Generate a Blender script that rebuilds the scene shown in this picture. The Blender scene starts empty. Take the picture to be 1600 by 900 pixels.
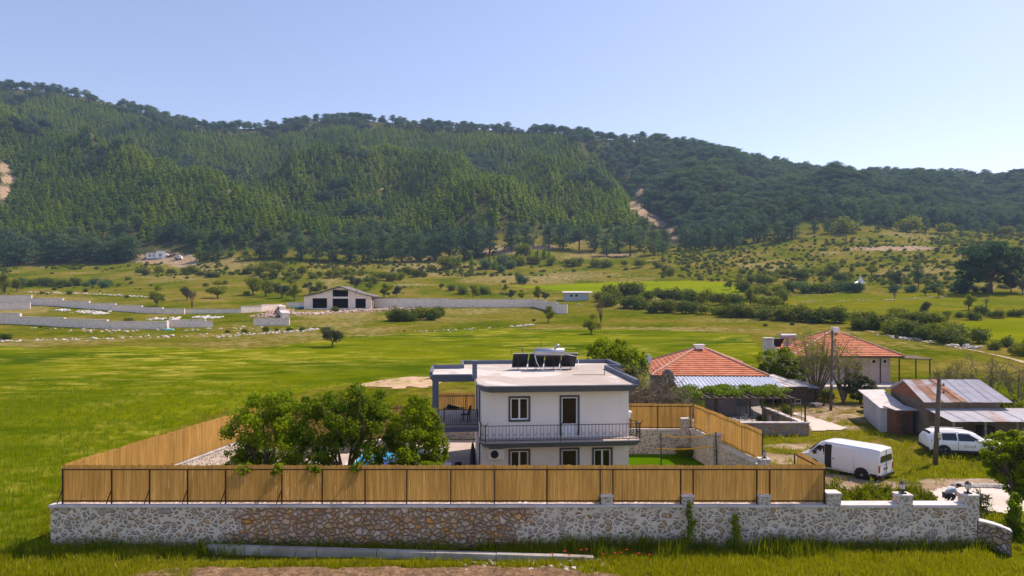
import bpy, math, random
import numpy as np
from mathutils import Vector, Matrix, Euler
R = math.radians
scene = bpy.context.scene
col = scene.collection
random.seed(7)
rng = np.random.default_rng(7)

# ---------------------------------------------------------------- camera, sky, sun, exposure
H, F, HY = 10.3, 1067.0, 462.0
cd = bpy.data.cameras.new('camera'); cam = bpy.data.objects.new('camera', cd); col.objects.link(cam)
cd.sensor_width = 36; cd.lens = 36 * F / 1600
cd.shift_y = (HY - 450) / 1600
cd.clip_start = 0.5; cd.clip_end = 5000
cam.location = (0, 0, H); cam.rotation_euler = (R(90), 0, 0)
scene.camera = cam

SUN = Vector((0.64, 0.38, 1.0)).normalized()
world = bpy.data.worlds.new('World'); scene.world = world; world.use_nodes = True
wn = world.node_tree
sky = wn.nodes.new('ShaderNodeTexSky'); sky.sky_type = 'NISHITA'; sky.sun_disc = False
sky.sun_elevation = math.asin(SUN.z); sky.sun_rotation = math.atan2(SUN.x, SUN.y)
sky.air_density = 1.0; sky.dust_density = 0.8; sky.ozone_density = 5.0; sky.altitude = 600
bgn = wn.nodes['Background']; skt = wn.nodes.new('ShaderNodeMix'); skt.data_type = 'RGBA'; skt.blend_type = 'MULTIPLY'; skt.inputs[0].default_value = 1.0; skt.inputs[7].default_value = (1.02, 0.89, 0.83, 1)
wn.links.new(sky.outputs[0], skt.inputs[6]); wn.links.new(skt.outputs[2], bgn.inputs[0]); bgn.inputs[1].default_value = 0.15
sl = bpy.data.lights.new('sun', 'SUN'); so = bpy.data.objects.new('sun', sl); col.objects.link(so)
sl.energy = 3.4; sl.angle = R(0.6); sl.color = (1.0, 0.92, 0.78)
so.rotation_euler = SUN.to_track_quat('Z', 'Y').to_euler(); so.location = (60, 60, 120)
vs = scene.view_settings
vs.view_transform = 'Standard'; vs.look = 'None'; vs.exposure = 0.80; vs.gamma = 1.0
vs.use_white_balance = True; vs.white_balance_temperature = 7300; vs.white_balance_tint = 20
scene.render.engine = 'CYCLES'
cy = scene.cycles
cy.use_denoising = True
try:
    cy.denoiser = 'OPENIMAGEDENOISE'; cy.denoising_input_passes = 'RGB_ALBEDO_NORMAL'
except Exception: pass
cy.max_bounces = 6; cy.diffuse_bounces = 3; cy.glossy_bounces = 2; cy.transmission_bounces = 4
cy.transparent_max_bounces = 12; cy.volume_bounces = 0; cy.sample_clamp_indirect = 6
cy.caustics_reflective = False; cy.caustics_refractive = False
scene.render.film_transparent = False
cy.filter_width = 1.5

# ---------------------------------------------------------------- helpers: tagging, meshes
def tag(o, label=None, cat=None, group=None, kind=None):
    if label: o['label'] = label
    if cat: o['category'] = cat
    if group: o['group'] = group
    if kind: o['kind'] = kind
    return o

def thing(name, label, cat, loc=(0, 0, 0), rz=0.0, group=None):
    o = bpy.data.objects.new(name, None); col.objects.link(o)
    o.empty_display_size = 0.3
    o.location = loc; o.rotation_euler = (0, 0, rz)
    return tag(o, label, cat, group)

def mk(name, mesh, mats, parent=None, smooth=False):
    for m in (mats if isinstance(mats, (list, tuple)) else [mats]): mesh.materials.append(m)
    o = bpy.data.objects.new(name, mesh); col.objects.link(o)
    if parent is not None: o.parent = parent
    if smooth: mesh.shade_smooth()
    return o

class MB:
    def __init__(s): s.v = []; s.f = []; s.m = []; s.mi = 0
    def add(s, vs, fs):
        b = len(s.v); s.v += [tuple(v) for v in vs]
        for f in fs: s.f.append(tuple(b + i for i in f)); s.m.append(s.mi)
        return s
    def box(s, x0, x1, y0, y1, z0, z1):
        v = [(x0,y0,z0),(x1,y0,z0),(x1,y1,z0),(x0,y1,z0),(x0,y0,z1),(x1,y0,z1),(x1,y1,z1),(x0,y1,z1)]
        return s.add(v, [(0,3,2,1),(4,5,6,7),(0,1,5,4),(1,2,6,5),(2,3,7,6),(3,0,4,7)])
    def hexa(s, b4, t4):
        return s.add(list(b4) + list(t4), [(0,3,2,1),(4,5,6,7),(0,1,5,4),(1,2,6,5),(2,3,7,6),(3,0,4,7)])
    def prism(s, poly, z0, z1, top=None):
        n = len(poly); t = top or poly
        v = [(p[0], p[1], z0) for p in poly] + [(p[0], p[1], z1) for p in t]
        f = [tuple(range(n))[::-1], tuple(range(n, 2*n))] + [(i, (i+1) % n, n + (i+1) % n, n + i) for i in range(n)]
        return s.add(v, f)
    def bar(s, p, q, w, h=None):
        p, q = Vector(p), Vector(q); d = (q - p)
        h = h or w
        a = d.normalized(); up = Vector((0,0,1)) if abs(a.z) < 0.95 else Vector((0,1,0))
        x = a.cross(up).normalized() * w/2; y = x.cross(a).normalized() * h/2
        return s.hexa([p-x-y, p+x-y, p+x+y, p-x+y], [q-x-y, q+x-y, q+x+y, q-x+y])
    def tube(s, pts, rad, n=8, cap=True):
        pts = [Vector(p) for p in pts]; m = len(pts)
        if not isinstance(rad, (list, tuple)): rad = [rad]*m
        b = len(s.v); ref = None
        for i, p in enumerate(pts):
            a = (pts[min(i+1, m-1)] - pts[max(i-1, 0)]).normalized()
            if ref is None: ref = Vector((0,0,1)) if abs(a.z) < 0.9 else Vector((1,0,0))
            x = a.cross(ref).normalized(); y = a.cross(x)
            ref = (-y if False else ref)
            for k in range(n):
                t = 2*math.pi*k/n; s.v.append(tuple(p + (x*math.cos(t) + y*math.sin(t))*rad[i]))
        for i in range(m-1):
            for k in range(n):
                s.f.append((b+i*n+k, b+i*n+(k+1)%n, b+(i+1)*n+(k+1)%n, b+(i+1)*n+k)); s.m.append(s.mi)
        if cap:
            s.f.append(tuple(b+k for k in range(n))[::-1]); s.m.append(s.mi)
            s.f.append(tuple(b+(m-1)*n+k for k in range(n))); s.m.append(s.mi)
        return s
    def ball(s, c, r, n=10, m=7):
        if not isinstance(r, (tuple, list)): r = (r, r, r)
        b = len(s.v)
        for i in range(m+1):
            t = math.pi*i/m
            for k in range(n):
                p = 2*math.pi*k/n
                s.v.append((c[0]+r[0]*math.sin(t)*math.cos(p), c[1]+r[1]*math.sin(t)*math.sin(p), c[2]+r[2]*math.cos(t)))
        for i in range(m):
            for k in range(n):
                s.f.append((b+i*n+k, b+(i+1)*n+k, b+(i+1)*n+(k+1)%n, b+i*n+(k+1)%n)); s.m.append(s.mi)
        return s
    def build(s, name, mat, parent=None, smooth=False, bevel=0):
        me = bpy.data.meshes.new(name); me.from_pydata(s.v, [], s.f); me.update()
        if len(set(s.m)) > 1:
            for p, i in zip(me.polygons, s.m): p.material_index = i
        o = mk(name, me, mat, parent, smooth)
        if bevel:
            b = o.modifiers.new('edge', 'BEVEL'); b.width = bevel; b.segments = 2; b.limit_method = 'ANGLE'
        return o

def np_mesh(name, V, Fc, tint=None):
    """V (n,3), Fc (m,4) quads."""
    me = bpy.data.meshes.new(name)
    V = np.asarray(V, dtype=np.float32); Fc = np.asarray(Fc, dtype=np.int32)
    me.vertices.add(len(V)); me.vertices.foreach_set('co', V.ravel())
    k = Fc.shape[1]
    me.loops.add(Fc.size); me.loops.foreach_set('vertex_index', Fc.ravel())
    me.polygons.add(len(Fc)); me.polygons.foreach_set('loop_start', np.arange(0, Fc.size, k, dtype=np.int32))
    me.update(calc_edges=True)
    if tint is not None:
        a = me.attributes.new('tint', 'FLOAT', 'FACE'); a.data.foreach_set('value', np.asarray(tint, dtype=np.float32))
    return me

# ---------------------------------------------------------------- materials
def new_mat(name):
    m = bpy.data.materials.new(name); m.use_nodes = True
    nt = m.node_tree; nt.nodes.clear()
    out = nt.nodes.new('ShaderNodeOutputMaterial')
    return m, nt, out
def N(nt, t, **kw):
    n = nt.nodes.new('ShaderNode' + t)
    for k, v in kw.items():
        if k.startswith('i_'):
            key = k[2:]
            n.inputs[int(key) if key.isdigit() else key.replace('_', ' ')].default_value = v
        else: setattr(n, k, v)
    return n
def L(nt, a, b): nt.links.new(a, b)
def c4(c): return (c[0], c[1], c[2], 1)
def ramp(nt, fac, stops, interp='LINEAR'):
    r = N(nt, 'ValToRGB'); e = r.color_ramp.elements; r.color_ramp.interpolation = interp
    e[0].position, e[0].color = stops[0][0], c4(stops[0][1])
    e[1].position, e[1].color = stops[-1][0], c4(stops[-1][1])
    for p, c in stops[1:-1]:
        x = e.new(p); x.color = c4(c)
    L(nt, fac, r.inputs[0]); return r.outputs[0]
def mixc(nt, fac, a, b, mode='MIX'):
    m = N(nt, 'Mix', data_type='RGBA', blend_type=mode)
    for s, v in ((m.inputs[0], fac), (m.inputs[6], a), (m.inputs[7], b)):
        if hasattr(v, 'is_linked'): L(nt, v, s)
        elif isinstance(v, (int, float)): s.default_value = v
        else: s.default_value = c4(v)
    return m.outputs[2]
def noise(nt, vec, scale, detail=4, rough=0.55, dist=0.0):
    n = N(nt, 'TexNoise'); n.inputs['Scale'].default_value = scale; n.inputs['Detail'].default_value = detail
    n.inputs['Roughness'].default_value = rough; n.inputs['Distortion'].default_value = dist
    if vec is not None: L(nt, vec, n.inputs['Vector'])
    return n.outputs['Fac']
def mapping(nt, vec, scale=(1,1,1), rot=(0,0,0), loc=(0,0,0)):
    m = N(nt, 'Mapping'); m.inputs['Scale'].default_value = scale; m.inputs['Rotation'].default_value = rot
    m.inputs['Location'].default_value = loc
    L(nt, vec, m.inputs['Vector']); return m.outputs[0]
def objc(nt): return N(nt, 'TexCoord').outputs['Object']
def wpos(nt): return N(nt, 'NewGeometry').outputs['Position']
def bump(nt, h, strength, dist):
    b = N(nt, 'Bump'); b.inputs['Strength'].default_value = strength; b.inputs['Distance'].default_value = dist
    L(nt, h, b.inputs['Height']); return b.outputs[0]
def princ(nt, out, colour, rough=0.8, metal=0.0, normal=None, spec=0.3, **kw):
    if spec <= 0.1: spec = 0.0
    p = N(nt, 'BsdfPrincipled')
    if hasattr(colour, 'is_linked'): L(nt, colour, p.inputs['Base Color'])
    else: p.inputs['Base Color'].default_value = c4(colour)
    if hasattr(rough, 'is_linked'): L(nt, rough, p.inputs['Roughness'])
    else: p.inputs['Roughness'].default_value = rough
    p.inputs['Metallic'].default_value = metal; p.inputs['Specular IOR Level'].default_value = spec
    for k, v in kw.items(): p.inputs[k.replace('_', ' ')].default_value = v
    if normal is not None: L(nt, normal, p.inputs['Normal'])
    if out is not None: L(nt, p.outputs[0], out.inputs[0])
    return p

def m_plain(name, c, rough=0.7, metal=0.0, var=0.12, scale=3.0, bmp=0.1, spec=0.3, stain=None, streak=0.0):
    """a surface with slight mottling; stain = a second colour showing in blotches"""
    m, nt, out = new_mat(name); o = objc(nt)
    n1 = noise(nt, o, scale, 6, 0.6)
    lo = tuple(x*(1-var) for x in c); hi = tuple(min(1, x*(1+var)) for x in c)
    colr = ramp(nt, n1, [(0.3, lo), (0.7, hi)])
    if stain:
        n2 = noise(nt, o, scale*0.35, 8, 0.65, 0.6)
        f = ramp(nt, n2, [(0.5, (0,0,0)), (0.68, (1,1,1))])
        colr = mixc(nt, f, colr, stain)
    if streak:      # rain runs down the wall
        n4 = noise(nt, mapping(nt, o, (5, 5, 0.35)), 1.0, 5, 0.65); f4 = ramp(nt, n4, [(0.50, (1,1,1)), (0.72, (1-streak,)*3)]); colr = mixc(nt, 1.0, colr, f4, 'MULTIPLY')
    n3 = noise(nt, o, scale*12, 4)
    princ(nt, out, colr, rough, metal, bump(nt, n3, bmp, 0.02), spec)
    return m

def m_leaf(name, dark, light, trans=0.3, rough=0.6, third=None, region=False):
    m, nt, out = new_mat(name)
    a = N(nt, 'Attribute', attribute_name='tint'); oi = N(nt, 'ObjectInfo')
    nz = noise(nt, wpos(nt), 0.016, 4, 0.6)
    mx = N(nt, 'Math', operation='MULTIPLY_ADD'); L(nt, oi.outputs['Random'], mx.inputs[0]); mx.inputs[1].default_value = 0.22 if region else 0.4
    m2 = N(nt, 'Math', operation='MULTIPLY'); L(nt, a.outputs['Fac'], m2.inputs[0]); m2.inputs[1].default_value = 0.68 if region else 0.6
    L(nt, m2.outputs[0], mx.inputs[2])
    stops = [(0.0, dark), (1.0, light)] if third is None else [(0.0, dark), (0.75, light), (1.0, third)]
    c = ramp(nt, mx.outputs[0], stops)
    if region: c = mixc(nt, 1.0, c, ramp(nt, nz, [(0.36, (0.58,0.74,1.0)), (0.5, (1,1,1)), (0.64, (1.4,1.2,0.85))]), 'MULTIPLY')
    p = princ(nt, None, c, rough, 0, None, 0.05 if region else 0.12)
    t = N(nt, 'BsdfTranslucent'); c2 = mixc(nt, 0.35, c, tuple(min(1, v*1.8) for v in light)); L(nt, c2, t.inputs[0])
    ms = N(nt, 'MixShader'); ms.inputs[0].default_value = trans
    L(nt, p.outputs[0], ms.inputs[1]); L(nt, t.outputs[0], ms.inputs[2]); L(nt, ms.outputs[0], out.inputs[0])
    return m

# ---------------------------------------------------------------- terrain
def vnoise(x, y, seed=0):
    x = np.asarray(x, dtype=float); y = np.asarray(y, dtype=float)
    xi = np.floor(x).astype(np.int64); yi = np.floor(y).astype(np.int64); xf = x - xi; yf = y - yi
    def h(a, b):
        n = (a*374761393 + b*668265263 + seed*974634777) & 0x7fffffff
        n = ((n ^ (n >> 13)) * 1274126177) & 0x7fffffff
        return ((n ^ (n >> 16)) & 0xffff) / 65535.0
    u = xf*xf*(3-2*xf); v = yf*yf*(3-2*yf)
    return (h(xi,yi)*(1-u) + h(xi+1,yi)*u)*(1-v) + (h(xi,yi+1)*(1-u) + h(xi+1,yi+1)*u)*v
def fbm(x, y, seed=0, oct=4):
    s = 0; a = 0.5; t = 0
    for i in range(oct):
        s = s + a*vnoise(np.asarray(x)*2**i, np.asarray(y)*2**i, seed+i*17); t += a; a *= 0.5
    return s / t

UG = np.arange(-900, 2501, 20.0)
DG = np.concatenate([np.arange(0, 100, 4.0), np.arange(100, 1500, 6.0)])
def build_table():
    dn = [0, 60, 80, 100, 130, 150, 185, 230, 300, 400]
    cu = [0, 800, 1100, 1350, 1600]
    cz = [[0,0,.2,.6,1.3,2.0,3.6,6.0,12,25], [0,0,.3,.7,1.4,2,3.6,5.8,11.5,24], [0,0,.3,.8,1.6,2.4,4.4,7.6,14,30],
          [0,.05,.35,.9,2.2,3.4,6,10,17,36], [0,.1,.4,1,2.8,4.2,7,11.4,21,43]]
    eu = [-600, 0, 400, 700, 800, 1000, 1100, 1250, 1400, 1600, 2200]
    eD = [430, 430, 440, 470, 490, 500, 480, 490, 500, 520, 520]
    er = [418, 418, 412, 402, 386, 388, 384, 362, 358, 362, 362]
    ru = [-600, 0, 100, 200, 260, 300, 400, 450, 530, 650, 760, 870, 950, 1000, 1080, 1150, 1250, 1300, 1380, 1450, 1600, 2200]
    rr = [128, 134, 144, 165, 186, 196, 200, 192, 184, 194, 201, 204, 216, 220, 227, 246, 267, 277, 275, 278, 285, 300]
    rD = np.interp(UG, [-600, 0, 500, 1000, 1300, 1600, 2200], [950, 950, 1000, 900, 850, 800, 800])
    Z = np.zeros((len(UG), len(DG)))
    Db = np.interp(UG, eu, eD); rb = np.interp(UG, eu, er); rt = np.interp(UG, ru, rr)
    zb = H + (HY - rb)*Db/F; zr = H + (HY - rt)*rD/F
    for i, u in enumerate(UG):
        prof = np.array([np.interp(u, cu, [c[k] for c in cz]) for k in range(len(dn))])
        lo = np.interp(DG, dn, prof)
        t = np.clip((DG - 400)/(Db[i]-400), 0, 1)
        mid = prof[-1] + (zb[i]-prof[-1])*t
        s = np.clip((DG - Db[i])/(rD[i]-Db[i]), 0, 1)
        hi = zb[i] + (zr[i]-zb[i])*(0.82*s + 0.18*s*s)
        z = np.where(DG < 400, lo, np.where(DG < Db[i], mid, hi))
        z = np.where(DG > rD[i], zr[i] - (DG-rD[i])*0.22, z)
        Z[i] = z
    # soften in depth (keep the near flat part)
    for _ in range(3):
        Zp = np.pad(Z, ((1,1),(1,1)), mode='edge')
        Zs = (Zp[:-2,1:-1]+Zp[2:,1:-1]+Zp[1:-1,:-2]+Zp[1:-1,2:]+2*Z)/6
        w = np.clip((DG-70)/60, 0, 1)[None, :]
        Z = Z*(1-w) + Zs*w
    UU, DD = np.meshgrid(UG, DG, indexing='ij')
    env = np.clip((DD-Db[:,None])/(rD-Db)[:,None], 0, 1); env = np.sin(np.pi*env)
    # spurs and gullies running down the mountain
    def seg(pts, width, amp):
        best = np.full(UU.shape, 1e9); X = (UU-800)/F*DD
        for (u0,d0),(u1,d1) in zip(pts[:-1], pts[1:]):
            x0, x1 = (u0-800)/F*d0, (u1-800)/F*d1
            dx, dy = x1-x0, d1-d0; t = np.clip(((X-x0)*dx + (DD-d0)*dy)/(dx*dx+dy*dy), 0, 1)
            best = np.minimum(best, np.hypot(X-x0-t*dx, DD-d0-t*dy))
        return amp*np.exp(-(best/width)**2)
    Z += seg([(-300,740),(0,690),(150,650),(300,580),(440,500)], 48, 34)
    Z += seg([(470,660),(560,720),(700,640),(760,540)], 48, 32)
    Z += seg([(860,720),(920,620),(980,530)], 44, 12)
    Z += seg([(380,760),(430,600),(470,520)], 42, -22)
    Z += seg([(960,760),(1010,620),(1040,530)], 34, -16)
    Z += seg([(1180,760),(1220,640),(1240,540)], 50, 16)
    Z += seg([(1420,720),(1440,620)], 50, 12)
    Z += seg([(640,860),(740,760),(800,680)], 36, -12)
    Z += env*((fbm(UU/70.0, DD/130.0, 3)-0.5)*60 + (fbm(UU/22.0, DD/50.0, 9)-0.5)*22)
    w = np.clip((DD-110)/120, 0, 1)*(1-env)
    Z += w*(fbm(UU*DD/60000.0, DD/30.0, 5)-0.5)*2.2*np.clip(DD/250, 0, 1.4)
    # a small rise under the sheds on the right
    Z += 0.3*np.clip((UU-1370)/60, 0, 1)*np.clip((DD-39)/5, 0, 1)*np.clip((75-DD)/10, 0, 1)
    return Z, Db, rD
TZ, TDB, TRD = build_table()
def hgt(X, Y):
    X = np.asarray(X, dtype=float); Y = np.asarray(Y, dtype=float)
    Ys = np.maximum(Y, 12.0); u = np.clip(800 + F*X/Ys, UG[0], UG[-1]-1e-3); d = np.clip(Y, 0, DG[-1]-1e-3)
    iu = (u-UG[0])/20.0; i0 = iu.astype(int); fu = iu-i0
    j0 = np.clip(np.searchsorted(DG, d, side='right')-1, 0, len(DG)-2); fd = (d-DG[j0])/(DG[j0+1]-DG[j0])
    return (TZ[i0,j0]*(1-fu)+TZ[i0+1,j0]*fu)*(1-fd) + (TZ[i0,j0+1]*(1-fu)+TZ[i0+1,j0+1]*fu)*fd
def zg(x, y): return float(hgt(np.array([x]), np.array([y]))[0])
_DD = np.concatenate([np.arange(24, 200, 0.25), np.arange(200, 1100, 1.0)])
_rowcache = {}
def depth_at(px, row):
    """distance at which the ground is met in that direction"""
    k = round(px)
    if k not in _rowcache:
        z = hgt((px-800)/F*_DD, _DD); _rowcache[k] = HY - (z-H)*F/_DD
    r = _rowcache[k]; i = np.argmax(r <= row)
    if r[i] > row: return 900.0
    return float(_DD[i])
def gpt(px, row, dz=0.0):
    D = depth_at(px, row); x = (px-800)/F*D
    return Vector((x, D, zg(x, D)+dz))
def inpoly(px, py, poly):
    ins = np.zeros(np.shape(px), bool); n = len(poly)
    for i in range(n):
        x0, y0 = poly[i]; x1, y1 = poly[(i+1) % n]
        c = ((y0 > py) != (y1 > py)) & (px < (x1-x0)*(py-y0)/((y1-y0) if y1 != y0 else 1e-9) + x0)
        ins ^= c
    return ins
def world_poly(pts): return [(lambda g: (g.x, g.y))(gpt(*p)) for p in pts]

# Regions of ground cover, in metres (X, Y) on the ground
def ground_region(name):
    P = {
     'wheat_field': [(-450,541),(0,541),(100,546),(200,541),(380,546),(500,533),(640,521),(760,514),(900,514),(1040,516),(1170,523),(1190,548),(1150,600),
                     (985,606),(700,596),(560,600),(470,612),(350,640),(100,735),(70,800),(30,899),(-600,899),(-900,800)],
     'upper_field': [(790,446),(860,446),(950,441),(1100,439),(1180,444),(1180,458),(1110,462),(1000,465),(940,458),(850,452)],
     'yellow_field': [(1500,501),(1700,492),(1760,520),(1600,540),(1560,532),(1500,522)],
     'meadow_strip': [(1130,470),(1250,462),(1400,459),(1640,459),(1640,485),(1560,492),(1450,494),(1300,486),(1180,478)],
    }
    return world_poly(P[name])
# ---------------------------------------------------------------- ground sheet, split by cover
def m_ground():
    m, nt, out = new_mat('dry_grassland'); p = wpos(nt)
    a = N(nt, 'Attribute', attribute_name='cover'); sp = N(nt, 'SeparateColor'); L(nt, a.outputs['Color'], sp.inputs[0])
    n1 = noise(nt, p, 0.05, 8, 0.6); n2 = noise(nt, p, 0.6, 6, 0.65, 0.5); n3 = noise(nt, p, 5.0, 5, 0.7)
    grass = ramp(nt, n1, [(0.30, (0.062,0.100,0.001)), (0.43, (0.105,0.130,0.003)), (0.55, (0.170,0.155,0.018)), (0.70, (0.27,0.205,0.065))])
    g2 = ramp(nt, n2, [(0.3, (0.5,0.55,0.45)), (0.55, (1,1,1)), (0.8, (1.35,1.25,1.1))])
    grass = mixc(nt, 1.0, grass, g2, 'MULTIPLY')
    dry = ramp(nt, n2, [(0.3, (0.10,0.11,0.012)), (0.5, (0.23,0.19,0.06)), (0.75, (0.36,0.29,0.15))])
    bare = ramp(nt, n2, [(0.3, (0.20,0.14,0.08)), (0.5, (0.34,0.25,0.16)), (0.8, (0.54,0.44,0.33))])
    wood = ramp(nt, n2, [(0.35, (0.035,0.05,0.012)), (0.7, (0.13,0.12,0.045))])
    def soft(ch):
        ad = N(nt, 'Math', operation='ADD'); L(nt, ch, ad.inputs[0])
        s = N(nt, 'Math', operation='MULTIPLY_ADD'); L(nt, n2, s.inputs[0]); s.inputs[1].default_value = 0.9; s.inputs[2].default_value = -0.45
        L(nt, s.outputs[0], ad.inputs[1])
        r = N(nt, 'MapRange', interpolation_type='SMOOTHSTEP'); L(nt, ad.outputs[0], r.inputs[0]); r.inputs[1].default_value = 0.35; r.inputs[2].default_value = 0.65
        g = N(nt, 'Math', operation='GREATER_THAN'); L(nt, ch, g.inputs[0]); g.inputs[1].default_value = 0.02
        q = N(nt, 'Math', operation='MULTIPLY'); L(nt, r.outputs[0], q.inputs[0]); L(nt, g.outputs[0], q.inputs[1]); return q.outputs[0]
    c = mixc(nt, soft(sp.outputs[2]), grass, wood)
    c = mixc(nt, soft(sp.outputs[1]), c, dry)
    c = mixc(nt, soft(sp.outputs[0]), c, bare)
    fine = ramp(nt, n3, [(0.3, (0.7,0.7,0.7)), (0.7, (1.2,1.2,1.2))]); c = mixc(nt, 0.8, c, fine, 'MULTIPLY')
    h = N(nt, 'Math', operation='ADD'); L(nt, n3, h.inputs[0]); L(nt, n2, h.inputs[1])
    princ(nt, out, c, 0.95, 0, bump(nt, h.outputs[0], 0.7, 0.25), 0.1)
    return m
def m_field(name, a, b, cpat, streak=0.3, patch=0.62):
    """short green crop, paler thin patches"""
    m, nt, out = new_mat(name); p = wpos(nt)
    n1 = noise(nt, mapping(nt, p, (0.03, 0.06, 0.03), (0,0,0.25)), 1.0, 8, 0.62, 0.3)
    n2 = noise(nt, mapping(nt, p, (0.16, 0.34, 0.3), (0,0,0.2)), 1.0, 8, 0.7, 0.4)
    n3 = noise(nt, p, 3.5, 5, 0.75)
    c = ramp(nt, n1, [(0.38, a), (0.58, b)])
    f = ramp(nt, n2, [(patch-0.08, (0,0,0)), (patch+0.1, (1,1,1))])
    ff = N(nt, 'Math', operation='MULTIPLY'); L(nt, f, ff.inputs[0])
    f1 = ramp(nt, noise(nt, p, 0.025, 5, 0.6), [(0.42, (0.15,)*3), (0.6, (1,1,1))]); L(nt, f1, ff.inputs[1])
    c = mixc(nt, ff.outputs[0], c, cpat)
    fine = ramp(nt, n3, [(0.3, (0.62,0.68,0.6)), (0.7, (1.25,1.22,1.2))]); c = mixc(nt, 0.75, c, fine, 'MULTIPLY')
    princ(nt, out, c, 0.95, 0, bump(nt, n3, 0.8, 0.25), 0.1)
    return m
M_GROUND = m_ground()
M_WHEAT = m_field('green_crop', (0.045,0.090,0.0), (0.140,0.172,0.001), (0.42,0.37,0.06), patch=0.55)
M_UPPER = m_field('upper_crop', (0.14,0.20,0.0), (0.19,0.24,0.0), (0.34,0.31,0.04), patch=0.68)
M_YELLOW = m_field('yellow_crop', (0.13,0.165,0.0), (0.19,0.21,0.002), (0.34,0.28,0.04), patch=0.66)
M_MEADOW = m_field('meadow_grass', (0.095,0.130,0.001), (0.15,0.155,0.003), (0.27,0.22,0.05), patch=0.58)

BARE = [  # ellipses in ground metres: bare or stony patches (px,row,rx,ry,weight)
 (6,262,16,10,.9),(14,280,18,8,.9),(0,300,22,14,.9),(14,322,14,6,.7),(455,322,26,4,.7),(500,303,18,4,.7),(545,312,22,5,.7),(552,320,20,4,.6),(600,296,20,5,.6),
 (985,275,20,3,.8),(880,268,12,3,.6),(988,321,8,8,1.0),(994,322,8,6,1.1),(1004,332,9,6,1.15),(1018,341,12,6,1.15),(1032,350,11,6,1.1),(1045,361,10,7,.9),(1056,372,11,7,.7),
 (1000,300,14,8,.9),(260,404,60,9,1.2),(290,412,30,8,1.0),(120,225,14,4,.5),(360,300,10,5,.5),(310,318,10,6,.5),(780,392,40,7,.9),(830,386,60,6,.8),(960,398,60,6,.6),
 (350,240,14,4,.5),(400,196,40,4,.6),(560,200,40,3,.5),(1090,290,18,5,.6),(1080,310,14,6,.5),(900,430,120,14,.45),(1000,436,80,10,.4),
 (1400,388,90,5,.9),(1300,395,60,4,.5),(230,432,80,6,.4),(420,430,60,6,.5),(640,445,60,4,.5)]
def cover_attr(X, Y, Zv):
    n = len(X); cov = np.zeros((n, 4), dtype=np.float32); cov[:,3] = 1
    u = 800 + F*X/np.maximum(Y, 1); row = HY - (Zv-H)*F/np.maximum(Y, 1)
    db = np.interp(u, UG, TDB)
    cov[:,2] = np.clip((Y-db)/18.0+0.35, 0, 1.2)
    b = np.zeros(n)
    for (px, r, rx, ry, w) in BARE:
        b = np.maximum(b, w*np.exp(-(((u-px)/rx)**2 + ((row-r)/ry)**2))*(Y > 150))
    cov[:,0] = b
    dry = np.clip(fbm(X/45.0, Y/45.0, 21)*1.9-0.78, 0, 0.62)*(Y > 100)*(Y < db)
    for (px, r, rx, ry, w) in [(300,553,260,5,.7),(620,524,160,4,.6),(1000,515,260,6,.75),(1300,520,90,6,.6),(80,470,120,14,.6),(30,484,60,8,1.0),(520,490,90,12,.8),(0,540,120,7,.7),(700,500,120,12,.45),(1150,500,150,8,.5),(1420,540,120,16,.45)]:
        dry = np.maximum(dry, w*np.exp(-(((u-px)/rx)**2 + ((row-r)/ry)**2)))
    cov[:,1] = dry
    # trodden yard on the right, near the van
    for (x, y, rx, ry, w) in [(18.5,36.8,3.6,3.0,.95),(22,35.6,5,1.8,.9),(19,42,5,3,.6),(25,58,8,5,.7),(29,63,6,4,.6),(21,46,3,2,.55),(15.5,38,2.2,2.5,.8),(16.6,43.5,2.4,1.3,1.0),(19.5,46.6,2.8,1.0,.95),(24,47.2,2.2,.9,.8),(25,37.6,3,.7,.9),(21.5,36,4.2,1.3,1.1),(25.8,53,2.4,1.6,.7)]:
        cov[:,0] = np.maximum(cov[:,0], w*np.exp(-(((X-x)/rx)**2+((Y-y)/ry)**2)))
    return cov
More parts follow.
